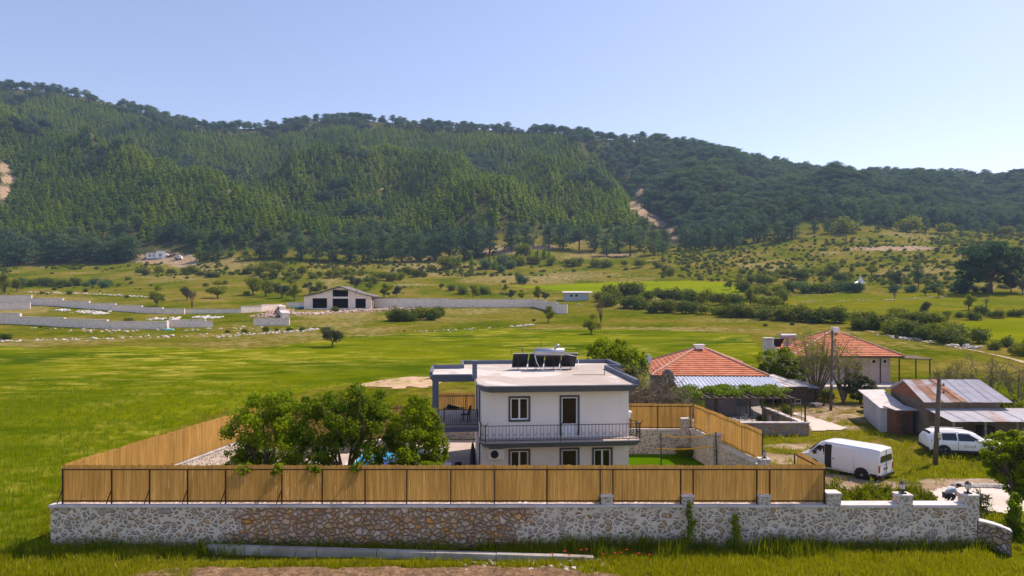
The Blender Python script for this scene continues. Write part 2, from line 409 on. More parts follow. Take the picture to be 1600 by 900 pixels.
def build_ground():
    us = np.arange(-620, 2221, 3.0)
    ds = [6.0]
    while ds[-1] < 1380: ds.append(ds[-1]*(1.0085 if ds[-1] > 22 else 1.06))
    ds = np.array(ds)
    UU, DD = np.meshgrid(us, ds, indexing='ij'); X = ((UU-800)/F*DD).ravel(); Y = DD.ravel()
    Zv = hgt(X, Y)
    micro = (fbm(X/1.3, Y/1.3, 31, 3)-0.5)*0.10*np.clip((Y-20)/5, 0, 1)*np.where((np.abs(X) < 19) & (Y > 28) & (Y < 50), 0.1, 1)
    Zv = Zv + micro
    nu, nd = len(us), len(ds); idx = np.arange(nu*nd).reshape(nu, nd)
    Fq = np.stack([idx[:-1,:-1], idx[1:,:-1], idx[1:,1:], idx[:-1,1:]], -1).reshape(-1, 4)
    cx = X[Fq].mean(1); cy = Y[Fq].mean(1)
    own = np.zeros(len(Fq), int)
    for k, nme in enumerate(['wheat_field', 'upper_field', 'yellow_field', 'meadow_strip']):
        pol = ground_region(nme)
        wob = (fbm(cx/6.0, cy/6.0, 77)-0.5)*np.clip(cy/50, .4, 3)
        own[inpoly(cx+wob, cy+wob*1.5, pol)] = k+1
    V = np.stack([X, Y, Zv], 1); cov = cover_attr(X, Y, Zv)
    for k, (nme, mt) in enumerate([('ground', M_GROUND), ('wheat_field', M_WHEAT), ('upper_field', M_UPPER), ('yellow_field', M_YELLOW), ('meadow_strip', M_MEADOW)]):
        fs = Fq[own == k]; used = np.unique(fs); remap = np.zeros(len(V), np.int64); remap[used] = np.arange(len(used))
        me = np_mesh(nme, V[used], remap[fs])
        if k == 0:
            a = me.color_attributes.new('cover', 'FLOAT_COLOR', 'POINT'); a.data.foreach_set('color', cov[used].ravel())
        me.shade_smooth()
        o = mk(nme, me, mt); o['kind'] = 'structure'
    b = MB(); b.box(-260, 260, -200, 6.2, -0.6, -0.02)
    for sgn in (-1, 1):   # level ground to either side of the valley, out of the photograph
        x0, x1 = (6*sgn*1.33), 260*sgn
        b.add([(x0, 6, -0.03), (x1, 6, -0.03), (x1, 200, -0.03)], [(0,1,2)] if sgn > 0 else [(2,1,0)])
    o = b.build('ground_behind', M_GROUND); o['kind'] = 'structure'; o.name = 'ground.001'
build_ground()

# ---------------------------------------------------------------- foliage builders
def leaf_cloud(blobs, n, size, rg, inner=0.55, up=0.25, aspect=0.6):
    B = np.array([b[:6] for b in blobs], float); w = np.array([(b[6] if len(b) > 6 else b[3]*b[4]) for b in blobs], float)
    k = rg.choice(len(B), n, p=w/w.sum())
    d = rg.normal(size=(n, 3)); d /= np.linalg.norm(d, axis=1)[:, None]
    r = inner + (1.05-inner)*rg.random(n)**0.7
    r *= 1 + 0.18*np.sin(d[:,0]*5+k)*np.cos(d[:,1]*4+k*2)
    c = B[k,:3] + d*r[:,None]*B[k,3:6]
    nrm = d*0.6 + rg.normal(size=(n,3))*0.6; nrm[:,2] += up; nrm /= np.linalg.norm(nrm, axis=1)[:, None]
    t = np.cross(nrm, rg.normal(size=(n,3))); t /= np.linalg.norm(t, axis=1)[:, None]; b = np.cross(nrm, t)
    s = size*(0.6+0.8*rg.random(n))[:,None]
    V = np.stack([c-t*s*.5, c-b*s*.5*aspect, c+t*s*.5, c+b*s*.5*aspect], 1).reshape(-1, 3)
    Fq = np.arange(4*n).reshape(n, 4)
    tint = np.clip(-0.05+0.40*rg.random(n)+0.70*rg.random(len(B))[k], 0, 1)
    return V, Fq, tint
def limbs(mb, base, blobs, r0, rg, bend=0.15, n=6, twigs=2):
    base = Vector(base); cz = sum(b[2] for b in blobs)/len(blobs)
    fork = base + Vector((0, 0, (cz-base.z)*0.42)) + Vector(rg.normal(size=3)*bend*0.4)
    mb.tube([base-Vector((0,0,0.15)), base+(fork-base)*0.5+Vector((rg.normal()*bend*.3, rg.normal()*bend*.3, 0)), fork], [r0*1.35, r0, r0*0.85], n+2)
    for b in blobs:
        e = Vector(b[:3]); m = fork+(e-fork)*0.5+Vector(rg.normal(size=3)*bend); m.z -= 0.05*(e-fork).length
        mb.tube([fork-Vector((0,0,0.05)), m, e], [r0*0.6, r0*0.36, r0*0.12], n)
        for _ in range(twigs):
            q = e + Vector(rg.normal(size=3))*b[3]*0.6
            mb.tube([m, (m+q)/2+Vector(rg.normal(size=3)*bend*.5), q], [r0*.25, r0*.15, r0*.05], 4)
M_BARK = m_plain('bark_brown', (0.12,0.085,0.055), 0.95, var=0.35, scale=6, bmp=0.6)
M_BARK2 = m_plain('bark_pine', (0.13,0.075,0.05), 0.95, var=0.35, scale=3, bmp=0.6)
M_LF_YARD = m_leaf('leaf_fruit_tree', (0.03,0.080,0.002), (0.21,0.30,0.004), 0.5, third=(0.40,0.48,0.010))
M_LF_FIELD = m_leaf('leaf_field_tree', (0.07,0.10,0.003), (0.19,0.22,0.004), 0.38, third=(0.24,0.29,0.03))
M_LF_BUSH = m_leaf('leaf_scrub', (0.022,0.055,0.004), (0.115,0.155,0.010), 0.32, third=(0.24,0.25,0.03))
M_LF_OLIVE = m_leaf('leaf_olive', (0.03,0.045,0.018), (0.085,0.11,0.045), 0.25)
M_LF_PINE = m_leaf('needle_old_pine', (0.028,0.072,0.030), (0.105,0.180,0.070), 0.34, third=(0.20,0.28,0.09), region=True)
M_LF_YOUNG = m_leaf('needle_young_pine', (0.10,0.175,0.010), (0.21,0.31,0.026), 0.45, third=(0.28,0.37,0.03), region=True)

class Proto:
    def __init__(s, trunk, crown, tm, cm): s.t, s.c, s.tm, s.cm = trunk, crown, tm, cm
def mesh_of(mb, name, mat):
    me = bpy.data.meshes.new(name); me.from_pydata(mb.v, [], mb.f); me.materials.append(mat); me.shade_smooth(); return me
def make_proto(kind, i, cm, tm, Ht=1.0):
    """unit-height trees"""
    rg = np.random.default_rng(hash(kind) % 1000 * 0 + sum(map(ord, kind))*31 + i)
    bl = []
    if kind == 'field':
        for k in range(9):
            a = rg.random()*6.28; r = 0.34*rg.random()**.6; bl.append((r*math.cos(a), r*math.sin(a), 0.28+0.52*rg.random()*(1-r), .13+.10*rg.random(), .13+.10*rg.random(), .10+.08*rg.random()))
        V, Fq, ti = leaf_cloud(bl, 2000, 0.055, rg, 0.3); r0 = 0.028
    elif kind == 'pine':     # old pine: clear trunk, uneven layered crown
        for k in range(8):
            a = k*2.4+rg.random(); z = 0.42+0.5*k/8; r = (0.23 - 0.16*abs(k/8-.45))*(.5+.6*rg.random())
            bl.append((r*math.cos(a), r*math.sin(a), z, .17+.07*rg.random(), .17+.07*rg.random(), .075+.05*rg.random()))
        bl.append((0,0,.9,.12,.12,.09)); V, Fq, ti = leaf_cloud(bl, 1300, 0.055, rg, 0.3, 0.5); r0 = 0.022
    elif kind == 'pinefull':
        for k in range(10):
            a = k*2.4+rg.random(); z = 0.16+0.74*k/10; r = (0.22 - 0.17*abs(k/10-.3))*(.4+.7*rg.random())
            bl.append((r*math.cos(a), r*math.sin(a), z, .15+.08*rg.random(), .15+.08*rg.random(), .08+.05*rg.random()))
        bl.append((0,0,.92,.09,.09,.08)); V, Fq, ti = leaf_cloud(bl, 1400, 0.055, rg, 0.3, 0.5); r0 = 0.022
    elif kind == 'young':    # young plantation pine: narrow cone of whorls
        for k in range(7):
            z = 0.16+0.74*k/7; r = 0.20*(1-k/7.6); a = k*2.4
            bl.append((r*.5*math.cos(a), r*.5*math.sin(a), z, r*1.25, r*1.25, .10, r+0.03))
        bl.append((0,0,.93,.04,.04,.09,.04)); V, Fq, ti = leaf_cloud(bl, 620, 0.085, rg, 0.25, 0.6); r0 = 0.014
    elif kind == 'bush':     # reaches the ground
        for k in range(6):
            a = rg.random()*6.28; r = 0.42*math.sqrt(rg.random()); z = 0.25+0.4*rg.random()
            bl.append((r*math.cos(a), r*math.sin(a), z, .36+.14*rg.random(), .36+.14*rg.random(), min(z+.05, .34+.14*rg.random())))
        V, Fq, ti = leaf_cloud(bl, 1100, 0.13, rg, 0.3)
        V[:,2] = np.maximum(V[:,2], 0.0)
        return Proto(None, np_mesh('bush_foliage', V, Fq, ti), None, cm)
    elif kind == 'bare':
        mb = MB(); 
        for k in range(9):
            a = k*0.7+rg.random(); q = Vector((.33*math.cos(a)*rg.random(), .33*math.sin(a)*rg.random(), .6+.38*rg.random()))
            m = Vector((q.x*.4, q.y*.4, q.z*.45)); mb.tube([(0,0,0), m, q], [.022,.012,.003], 5)
            for _ in range(7):
                e = q+Vector(rg.normal(size=3))*.13; s0 = m.lerp(q, .3+.6*rg.random()); mb.tube([s0, (s0+e)/2+Vector(rg.normal(size=3))*.015, e], [.006,.004,.0015], 3, False)
                for _ in range(3):
                    e2 = e+Vector(rg.normal(size=3))*.07; mb.tube([s0.lerp(e, .6), e2], [.003,.001], 3, False)
            bl.append((q.x,q.y,q.z,.12,.12,.1))
        V, Fq, ti = leaf_cloud(bl, 260, 0.03, rg, 0.3)
        cr = np_mesh('crown', V, Fq, ti); cr.materials.append(cm)
        return Proto(mesh_of(mb, 'trunk', tm), cr, tm, cm)
    mb = MB(); limbs(mb, (0,0,0), bl, r0, rg, 0.03, 5, 1)
    if kind in ('pine', 'young', 'pinefull'):
        mb = MB(); mb.tube([(0,0,-.03),(rg.normal()*.012,rg.normal()*.012,.5),(0,0,.93)], [r0*1.3, r0, r0*.2], 6)
        for b in bl: mb.tube([(b[0]*.15,b[1]*.15,b[2]-.06), b[:3]], [r0*.4, r0*.1], 4)
    cr = np_mesh('crown', V, Fq, ti); cr.materials.append(cm)
    return Proto(mesh_of(mb, 'trunk', tm), cr, tm, cm)
PROTO = {
 'field': [make_proto('field', i, M_LF_FIELD, M_BARK) for i in range(4)],
 'olive': [make_proto('field', 10+i, M_LF_OLIVE, M_BARK) for i in range(2)],
 'pine': [make_proto('pine', i, M_LF_PINE, M_BARK2) for i in range(5)],
 'pinefull': [make_proto('pinefull', i, M_LF_PINE, M_BARK2) for i in range(4)],
 'young': [make_proto('young', i, M_LF_YOUNG, M_BARK2) for i in range(4)],
 'bush': [make_proto('bush', i, M_LF_BUSH, None) for i in range(5)],
 'bushlight': [make_proto('bush', 20+i, M_LF_FIELD, None) for i in range(3)],
 'bushpine': [make_proto('bush', 30+i, M_LF_PINE, None) for i in range(2)],
 'bare': [make_proto('bare', i, M_LF_OLIVE, M_BARK) for i in range(2)],
}
for k in ('bush', 'bushlight', 'bushpine'):
    for p in PROTO[k]: p.c.materials.append(p.cm)
def place(kind, x, y, size, name, label, cat, group=None, wide=1.0, z=None):
    p = random.choice(PROTO[kind]); z = zg(x, y) if z is None else z
    if p.t is None:
        o = bpy.data.objects.new(name, p.c); col.objects.link(o); o.location = (x, y, z-0.05)
        o.rotation_euler = (0, 0, random.random()*6.28); o.scale = (size*wide, size*wide, size)
        return tag(o, label, cat, group)
    r = thing(name, label, cat, (x, y, z), random.random()*6.28, group); r.scale = (size*wide, size*wide, size)
    for nm, me in (('trunk', p.t), ('crown', p.c)):
        c = bpy.data.objects.new(nm, me); col.objects.link(c); c.parent = r
    return r

# ---------------------------------------------------------------- masses of plants: points carrying instances
def scatter(name, pts, rots, scls, idx, meshes, kindlabel):
    """one object: geometry nodes put a copy of one of the meshes on every point"""
    me = bpy.data.meshes.new(name); me.vertices.add(len(pts)); me.vertices.foreach_set('co', np.asarray(pts, np.float32).ravel())
    for nm, ty, dat in (('rot', 'FLOAT_VECTOR', rots), ('scl', 'FLOAT_VECTOR', scls), ('idx', 'INT', idx)):
        a = me.attributes.new(nm, ty, 'POINT')
        a.data.foreach_set('vector' if ty == 'FLOAT_VECTOR' else 'value', np.asarray(dat, np.int32 if ty == 'INT' else np.float32).ravel())
    me.update()
    o = bpy.data.objects.new(name, me); col.objects.link(o); tag(o, kindlabel, None, None, 'stuff')
    c = bpy.data.collections.new(name + '_plants')
    for i, (m, mats) in enumerate(meshes):
        q = bpy.data.objects.new('%s_plant_%02d' % (name, i), m); c.objects.link(q)
    g = bpy.data.node_groups.new(name + '_nodes', 'GeometryNodeTree')
    g.interface.new_socket(name='Geometry', in_out='INPUT', socket_type='NodeSocketGeometry')
    g.interface.new_socket(name='Geometry', in_out='OUTPUT', socket_type='NodeSocketGeometry')
    gi = g.nodes.new('NodeGroupInput'); go = g.nodes.new('NodeGroupOutput')
    mp = g.nodes.new('GeometryNodeMeshToPoints'); ip = g.nodes.new('GeometryNodeInstanceOnPoints'); ci = g.nodes.new('GeometryNodeCollectionInfo')
    ci.inputs['Collection'].default_value = c; ci.inputs['Separate Children'].default_value = True; ci.inputs['Reset Children'].default_value = True
    def na(nm, ty):
        n = g.nodes.new('GeometryNodeInputNamedAttribute'); n.data_type = ty; n.inputs['Name'].default_value = nm
        return n.outputs['Attribute']
    g.links.new(gi.outputs[0], mp.inputs['Mesh']); g.links.new(mp.outputs[0], ip.inputs['Points'])
    g.links.new(ci.outputs[0], ip.inputs['Instance']); ip.inputs['Pick Instance'].default_value = True
    g.links.new(na('idx', 'INT'), ip.inputs['Instance Index'])
    er = g.nodes.new('FunctionNodeEulerToRotation'); g.links.new(na('rot', 'FLOAT_VECTOR'), er.inputs[0]); g.links.new(er.outputs[0], ip.inputs['Rotation'])
    g.links.new(na('scl', 'FLOAT_VECTOR'), ip.inputs['Scale']); g.links.new(ip.outputs[0], go.inputs[0])
    md = o.modifiers.new('plants', 'NODES'); md.node_group = g
    return o
def joined(p):
    """trunk and crown of a prototype as one mesh for the far wood"""
    t, c = p.t, p.c; nv = len(t.vertices)
    vs = [v.co[:] for v in t.vertices] + [v.co[:] for v in c.vertices]
    fs = [tuple(f.vertices) for f in t.polygons] + [tuple(nv+i for i in f.vertices) for f in c.polygons]
    me = bpy.data.meshes.new('wood_tree'); me.from_pydata(vs, [], fs)
    me.materials.append(p.tm); me.materials.append(p.cm); nt_ = len(t.polygons)
    a = me.attributes.new('tint', 'FLOAT', 'FACE'); tv = [0.5]*nt_ + [d.value for d in c.attributes['tint'].data]; a.data.foreach_set('value', tv)
    me.polygons.foreach_set('material_index', [0]*nt_ + [1]*(len(tv)-nt_)); me.update()
    return me
def jitter_grid(x0, x1, y0, y1, s, rg):
    xs = np.arange(x0, x1, s); ys = np.arange(y0, y1, s); X, Y = np.meshgrid(xs, ys)
    X = X.ravel() + rg.uniform(-.45, .45, X.size)*s; Y = Y.ravel() + rg.uniform(-.45, .45, Y.size)*s
    return X, Y
def scr(X, Y):
    Z = hgt(X, Y); return 800+F*X/Y, HY-(Z-H)*F/Y, Z
def bare_w(u, row):
    b = np.zeros(len(u))
    for (px, r, rx, ry, w) in BARE: b = np.maximum(b, w*np.exp(-(((u-px)/rx)**2+((row-r)/ry)**2)))
    return b
def old_mask(u, row, X, Y):
    """where old dark pines stand: crest, right-hand hill, foot of the slope"""
    sk = np.interp(u, [-600,0,100,200,260,300,400,450,530,650,760,870,950,1000,1080,1150,1250,1300,1600,2200], [128,134,144,165,186,196,200,192,184,194,201,204,216,220,227,246,267,277,285,300])
    line = np.interp(row, [190, 240, 300, 370, 400], [880, 930, 985, 1050, 1060])
    n = (fbm(X/40, Y/40, 55)-0.5)
    return (row < sk+14+n*22) | (u > line+n*60) | (row > np.interp(u, [0,450,750,1000], [376,374,372,362])+n*40) | (n > 0.21)
def build_wood():
    rg = np.random.default_rng(11)
    P, Rr, S, I = [], [], [], []
    for which, sp in (('young', 4.5), ('old', 8.0)):
        X, Y = jitter_grid(-1000, 1000, 395, 1110, sp, rg)
        k = np.abs(X) < Y*0.93; X, Y = X[k], Y[k]
        u, row, Z = scr(X, Y); db = np.interp(u, UG, TDB); rd = np.interp(u, UG, TRD)
        n = fbm(X/30, Y/30, 41)
        keep = (Y > db-12+n*30) & (Y < rd+45) & (np.maximum(bare_w(u, row), np.maximum(bare_w(u, row-8), bare_w(u, row-16))*.9) < 0.42+0.2*rg.random(len(X)))
        om = old_mask(u, row, X, Y)
        keep &= om if which == 'old' else ~om
        keep &= (fbm(X/22, Y/22, 8) > 0.22)
        keep &= ~((u > 215) & (u < 300) & (row > 380))
        if which == 'old': keep &= ~((Y > rd-70) & (u < 1000) & (fbm(X/16, Y/16, 15) < .44))
        keep &= rg.random(len(X)) < np.where((u > 780) & (u < 1060) & (Y < db+28), 0.25, 0.95)
        X, Y, Z = X[keep], Y[keep], Z[keep]; n_ = len(X); um = fbm(X/60, Y/60, 91)
        h = (5.0+4.0*rg.random(n_))*(0.75+0.5*um) if which == 'young' else (7.5+6.5*rg.random(n_))*np.where(scr(X, Y)[0] > 1000, 1.15, 1.0)
        wd = (1.25+0.45*rg.random(n_)) if which == 'young' else (1.05+0.5*rg.random(n_))
        P.append(np.stack([X, Y, Z-0.3], 1)); Rr.append(np.stack([rg.normal(size=n_)*.04, rg.normal(size=n_)*.04, rg.random(n_)*6.28], 1))
        S.append(np.stack([h*wd, h*wd, h], 1)); I.append(rg.integers(0, 4, n_) if which == 'young' else np.where(Y > np.interp(scr(X,Y)[0], UG, TDB)+45, 4, 8) + rg.integers(0, 4, n_)*1)
        print('wood', which, n_)
    meshes = [(joined(p), None) for p in PROTO['young'][:4]] + [(joined(p), None) for p in PROTO['pine'][:4]] + [(joined(p), None) for p in PROTO['pinefull'][:4]]
    scatter('forest', np.concatenate(P), np.concatenate(Rr), np.concatenate(S), np.concatenate(I), meshes, 'dense pine wood covering the mountain slopes behind the valley')
    # scrub: low bushes past counting
    X, Y = jitter_grid(-420, 460, 130, 560, 3.4, rg); k = np.abs(X) < Y*0.86; X, Y = X[k], Y[k]
    u, row, Z = scr(X, Y); db = np.interp(u, UG, TDB)
    dens = np.clip((fbm(X/16, Y/16, 61)-0.47)*3.2, 0, 1)
    dens *= np.where(u > 1060, np.where((row < 452) & (row > 350), 1.25, 0.05), np.where(row < 432, 0.95, np.where(row < 462, 0.3, 0.03)))
    dens *= np.where((u > 840) & (u < 1060), 0.25, 1.0)
    dens += np.where((u > 300) & (u < 760) & (row < 430) & (row > 402), 0.30, 0) + np.where((u > 1060) & (row < 440) & (row > 370), 0.34, 0)
    keep = (rg.random(len(X)) < dens) & (Y < db+25) & (Y > 150) & (bare_w(u, row) < 0.75)
    for rnm in ('wheat_field', 'upper_field', 'yellow_field', 'meadow_strip'):
        keep &= ~inpoly(X, Y, ground_region(rnm))
    keep &= ~((u > 215) & (u < 300) & (row > 388) & (row < 412))
    X, Y, Z = X[keep], Y[keep], Z[keep]; n_ = len(X); print('scrub', n_)
    h = 0.5+1.5*rg.random(n_)**2; 
    meshes = [(p.c, None) for p in PROTO['bush'][:4]] + [(p.c, None) for p in PROTO['bushlight'][:2]]
    scatter('scrub', np.stack([X, Y, Z-.1], 1), np.stack([0*X, 0*X, rg.random(n_)*6.28], 1), np.stack([h*(1+.5*rg.random(n_)), h*(1+.5*rg.random(n_)), h], 1),
            rg.choice(6, n_, p=[.2,.2,.2,.2,.1,.1]), meshes, 'low scrub scattered over the dry slopes below the forest')
build_wood()

# ---------------------------------------------------------------- haze
def build_haze():
    b = MB(); b.box(-1950, 1950, -206, 1392, -2.0, 420)
    m = bpy.data.materials.new('air_haze'); m.use_nodes = True; nt = m.node_tree; nt.nodes.clear()
    out = nt.nodes.new('ShaderNodeOutputMaterial'); v = nt.nodes.new('ShaderNodeVolumePrincipled')
    v.inputs['Color'].default_value = (0.42, 0.64, 1.0, 1); v.inputs['Density'].default_value = 0.00016; v.inputs['Anisotropy'].default_value = 0.2
    nt.links.new(v.outputs[0], out.inputs['Volume'])
    o = b.build('haze', m); o['kind'] = 'stuff'; tag(o, 'faint blue haze of the valley air')
    return o
build_haze()
# ================================================================ materials for built things
def m_stone(name, mortar, stones, scale=3.6, mw=0.10, bmp=0.8, rnd=1.0):
    """irregular stones, pale mortar between"""
    m, nt, out = new_mat(name); o = objc(nt)
    w = noise(nt, o, 2.5, 3); ws = N(nt, 'VectorMath', operation='SCALE'); cb = N(nt, 'CombineXYZ')
    n2 = noise(nt, mapping(nt, o, loc=(7,3,1)), 2.5, 3); L(nt, w, cb.inputs[0]); L(nt, n2, cb.inputs[2])
    L(nt, cb.outputs[0], ws.inputs[0]); ws.inputs['Scale'].default_value = 0.28
    ad = N(nt, 'VectorMath', operation='ADD'); L(nt, o, ad.inputs[0]); L(nt, ws.outputs[0], ad.inputs[1])
    vec = mapping(nt, ad.outputs[0], (1, 1, 1.18))
    v = N(nt, 'TexVoronoi', feature='F1'); v.inputs['Scale'].default_value = scale; v.inputs['Randomness'].default_value = rnd; L(nt, vec, v.inputs['Vector'])
    e = N(nt, 'TexVoronoi', feature='DISTANCE_TO_EDGE'); e.inputs['Scale'].default_value = scale; e.inputs['Randomness'].default_value = rnd; L(nt, vec, e.inputs['Vector'])
    sc = N(nt, 'SeparateColor'); L(nt, v.outputs['Color'], sc.inputs[0])
    k = len(stones); stc = ramp(nt, sc.outputs[0], [(i/(k-1), c) for i, c in enumerate(stones)], 'CONSTANT' if False else 'LINEAR')
    fine = noise(nt, o, 26, 5, 0.7); stc = mixc(nt, 0.9, stc, ramp(nt, fine, [(0.3, (0.65,)*3), (0.7, (1.3,)*3)]), 'MULTIPLY')
    vmw = N(nt, 'Math', operation='MULTIPLY_ADD'); L(nt, sc.outputs[1], vmw.inputs[0]); vmw.inputs[1].default_value = mw*1.3; vmw.inputs[2].default_value = mw*.35
    sb = N(nt, 'Math', operation='SUBTRACT'); L(nt, e.outputs['Distance'], sb.inputs[0]); L(nt, vmw.outputs[0], sb.inputs[1])
    f = N(nt, 'MapRange'); L(nt, sb.outputs[0], f.inputs[0]); f.inputs[1].default_value = -0.012; f.inputs[2].default_value = 0.03
    mo = mixc(nt, 0.8, mortar, ramp(nt, fine, [(0.3, (0.8,)*3), (0.7, (1.12,)*3)]), 'MULTIPLY')
    c = mixc(nt, f.outputs[0], mo, stc)
    hh = N(nt, 'MapRange', interpolation_type='SMOOTHSTEP'); L(nt, sb.outputs[0], hh.inputs[0]); hh.inputs[1].default_value = -0.02; hh.inputs[2].default_value = 0.16
    h2 = N(nt, 'Math', operation='MULTIPLY_ADD'); L(nt, fine, h2.inputs[0]); h2.inputs[1].default_value = 0.25; L(nt, hh.outputs[0], h2.inputs[2])
    princ(nt, out, c, 0.92, 0, bump(nt, h2.outputs[0], bmp, 0.06), 0.15)
    return m
ST = [(0.20,0.15,0.13),(0.36,0.27,0.22),(0.26,0.25,0.26),(0.42,0.20,0.09),(0.33,0.28,0.24),(0.22,0.20,0.21),(0.46,0.30,0.14),(0.30,0.22,0.17),(0.40,0.36,0.32)]
M_STONE = m_stone('mortared_stone', (0.62,0.54,0.47), [tuple(v*.62+.20*k for v, k in zip(c, (1.0,.92,.86))) for c in ST], 4.6, 0.13, .6)
M_RUBBLE = m_stone('dry_laid_stone', (0.10,0.075,0.058), [(0.36,0.27,0.21),(0.50,0.39,0.31),(0.42,0.30,0.22),(0.52,0.30,0.12),(0.47,0.40,0.34),(0.33,0.26,0.23),(0.55,0.36,0.18),(0.40,0.31,0.25),(0.56,0.50,0.45)], 4.0, 0.025, 1.0)
M_STONE_FAR = m_stone('new_block_stone', (0.88,0.75,0.66), [(0.62,0.49,0.43),(0.80,0.66,0.58),(0.72,0.56,0.47),(0.84,0.70,0.62)], 1.5, 0.16, 0.4)
M_STONE_BROWN = m_stone('brown_stone', (0.30,0.24,0.19), ST, 3.0, 0.07)
M_COPING = m_plain('coping_concrete', (0.60,0.56,0.55), 0.85, var=0.12, scale=2.2, bmp=0.3, stain=(0.42,0.39,0.37))
M_CONC = m_plain('grey_concrete', (0.36,0.34,0.31), 0.9, var=0.2, scale=1.6, bmp=0.4, stain=(0.24,0.22,0.19))
M_CONC_L = m_plain('pale_concrete', (0.55,0.50,0.44), 0.9, var=0.1, scale=0.8, bmp=0.25, stain=(0.44,0.38,0.32))
M_WHITE = m_plain('white_render', (0.88,0.79,0.72), 0.8, var=0.03, scale=0.7, bmp=0.12, spec=0.25, stain=(0.84,0.75,0.68), streak=0.045)
M_TRIM = m_plain('slate_blue_trim', (0.115,0.135,0.185), 0.6, var=0.10, scale=2, bmp=0.06)
M_TRIM_D = m_plain('dark_grey_trim', (0.085,0.085,0.10), 0.6, var=0.12, scale=3, bmp=0.05)
M_PVC = m_plain('white_pvc', (0.82,0.82,0.82), 0.35, var=0.02, bmp=0.0, spec=0.5)
M_IRON = m_plain('black_iron', (0.028,0.024,0.024), 0.5, 0.2, var=0.3, scale=8, bmp=0.1, spec=0.5)
M_RUSTPOST = m_plain('dark_brown_steel', (0.05,0.028,0.022), 0.6, 0.3, var=0.5, scale=4, bmp=0.1)
M_WOOD = m_plain('brown_wood', (0.24,0.12,0.055), 0.7, var=0.3, scale=7, bmp=0.3)
M_WOOD_G = m_plain('weathered_wood', (0.21,0.175,0.14), 0.9, var=0.3, scale=5, bmp=0.5)
M_DARKW = m_plain('dark_planks', (0.10,0.07,0.05), 0.85, var=0.35, scale=5, bmp=0.4)
M_BLACK = m_plain('black_plastic', (0.02,0.02,0.022), 0.5, var=0.2, bmp=0.05)
M_DARKIN = m_plain('dark_interior', (0.035,0.03,0.028), 0.9, var=0.3, scale=1.0)
M_PANELBACK = m_plain('collector_back', (0.035,0.035,0.04), 0.45, 0.3, var=0.2, bmp=0.05)
M_GALV = m_plain('galvanised_steel', (0.62,0.64,0.68), 0.35, 0.75, var=0.12, scale=3, bmp=0.05, spec=0.5)
M_TANK = m_plain('brushed_tank', (0.42,0.43,0.46), 0.30, 0.75, var=0.06, scale=5, bmp=0.03, spec=0.5)
M_CURT = m_plain('pale_curtain', (0.70,0.69,0.62), 0.9, var=0.08, scale=9)
M_PINK = m_plain('pink_render', (0.78,0.53,0.47), 0.85, var=0.07, scale=0.9, bmp=0.15, stain=(0.68,0.47,0.41))
M_GREYWALL = m_plain('grey_plaster', (0.17,0.155,0.155), 0.9, var=0.2, scale=1.1, stain=(0.12,0.11,0.11))
M_ORANGE = m_plain('yellow_tape', (0.80,0.38,0.02), 0.6, var=0.05)
M_PAVE = m_plain('patio_paving', (0.46,0.39,0.35), 0.85, var=0.1, scale=1.4, bmp=0.2, stain=(0.36,0.31,0.28))
M_SOIL = None
def m_glass():
    m, nt, out = new_mat('window_glass')
    p = princ(nt, None, (0.015,0.02,0.02), 0.04, 0, None, 0.9); t = N(nt, 'BsdfTransparent'); t.inputs[0].default_value = (0.42,0.48,0.46,1)
    fr = N(nt, 'Fresnel'); fr.inputs[0].default_value = 1.5
    mx = N(nt, 'MapRange'); L(nt, fr.outputs[0], mx.inputs[0]); mx.inputs[1].default_value = 0; mx.inputs[2].default_value = 0.6; mx.inputs[3].default_value = 0.45; mx.inputs[4].default_value = 1.0
    s = N(nt, 'MixShader'); L(nt, mx.outputs[0], s.inputs[0]); L(nt, t.outputs[0], s.inputs[1]); L(nt, p.outputs[0], s.inputs[2]); L(nt, s.outputs[0], out.inputs[0])
    return m
M_GLASS = m_glass()
def m_roof():
    """flat roof screed: pinkish beige, pale dried-puddle margins"""
    m, nt, out = new_mat('roof_screed'); o = objc(nt)
    n1 = noise(nt, o, 0.22, 5, 0.55, 0.8); n2 = noise(nt, o, 1.1, 7, 0.65)
    c = ramp(nt, n1, [(0.38, (0.40,0.36,0.325)), (0.52, (0.45,0.41,0.375)), (0.55, (0.56,0.54,0.52)), (0.75, (0.53,0.51,0.49))])
    c = mixc(nt, 0.6, c, ramp(nt, n2, [(0.3, (0.88,0.87,0.86)), (0.7, (1.08,1.06,1.05))]), 'MULTIPLY')
    princ(nt, out, c, 0.85, 0, bump(nt, noise(nt, o, 20, 4), 0.15, 0.01), 0.2)
    return m
M_ROOF = m_roof()
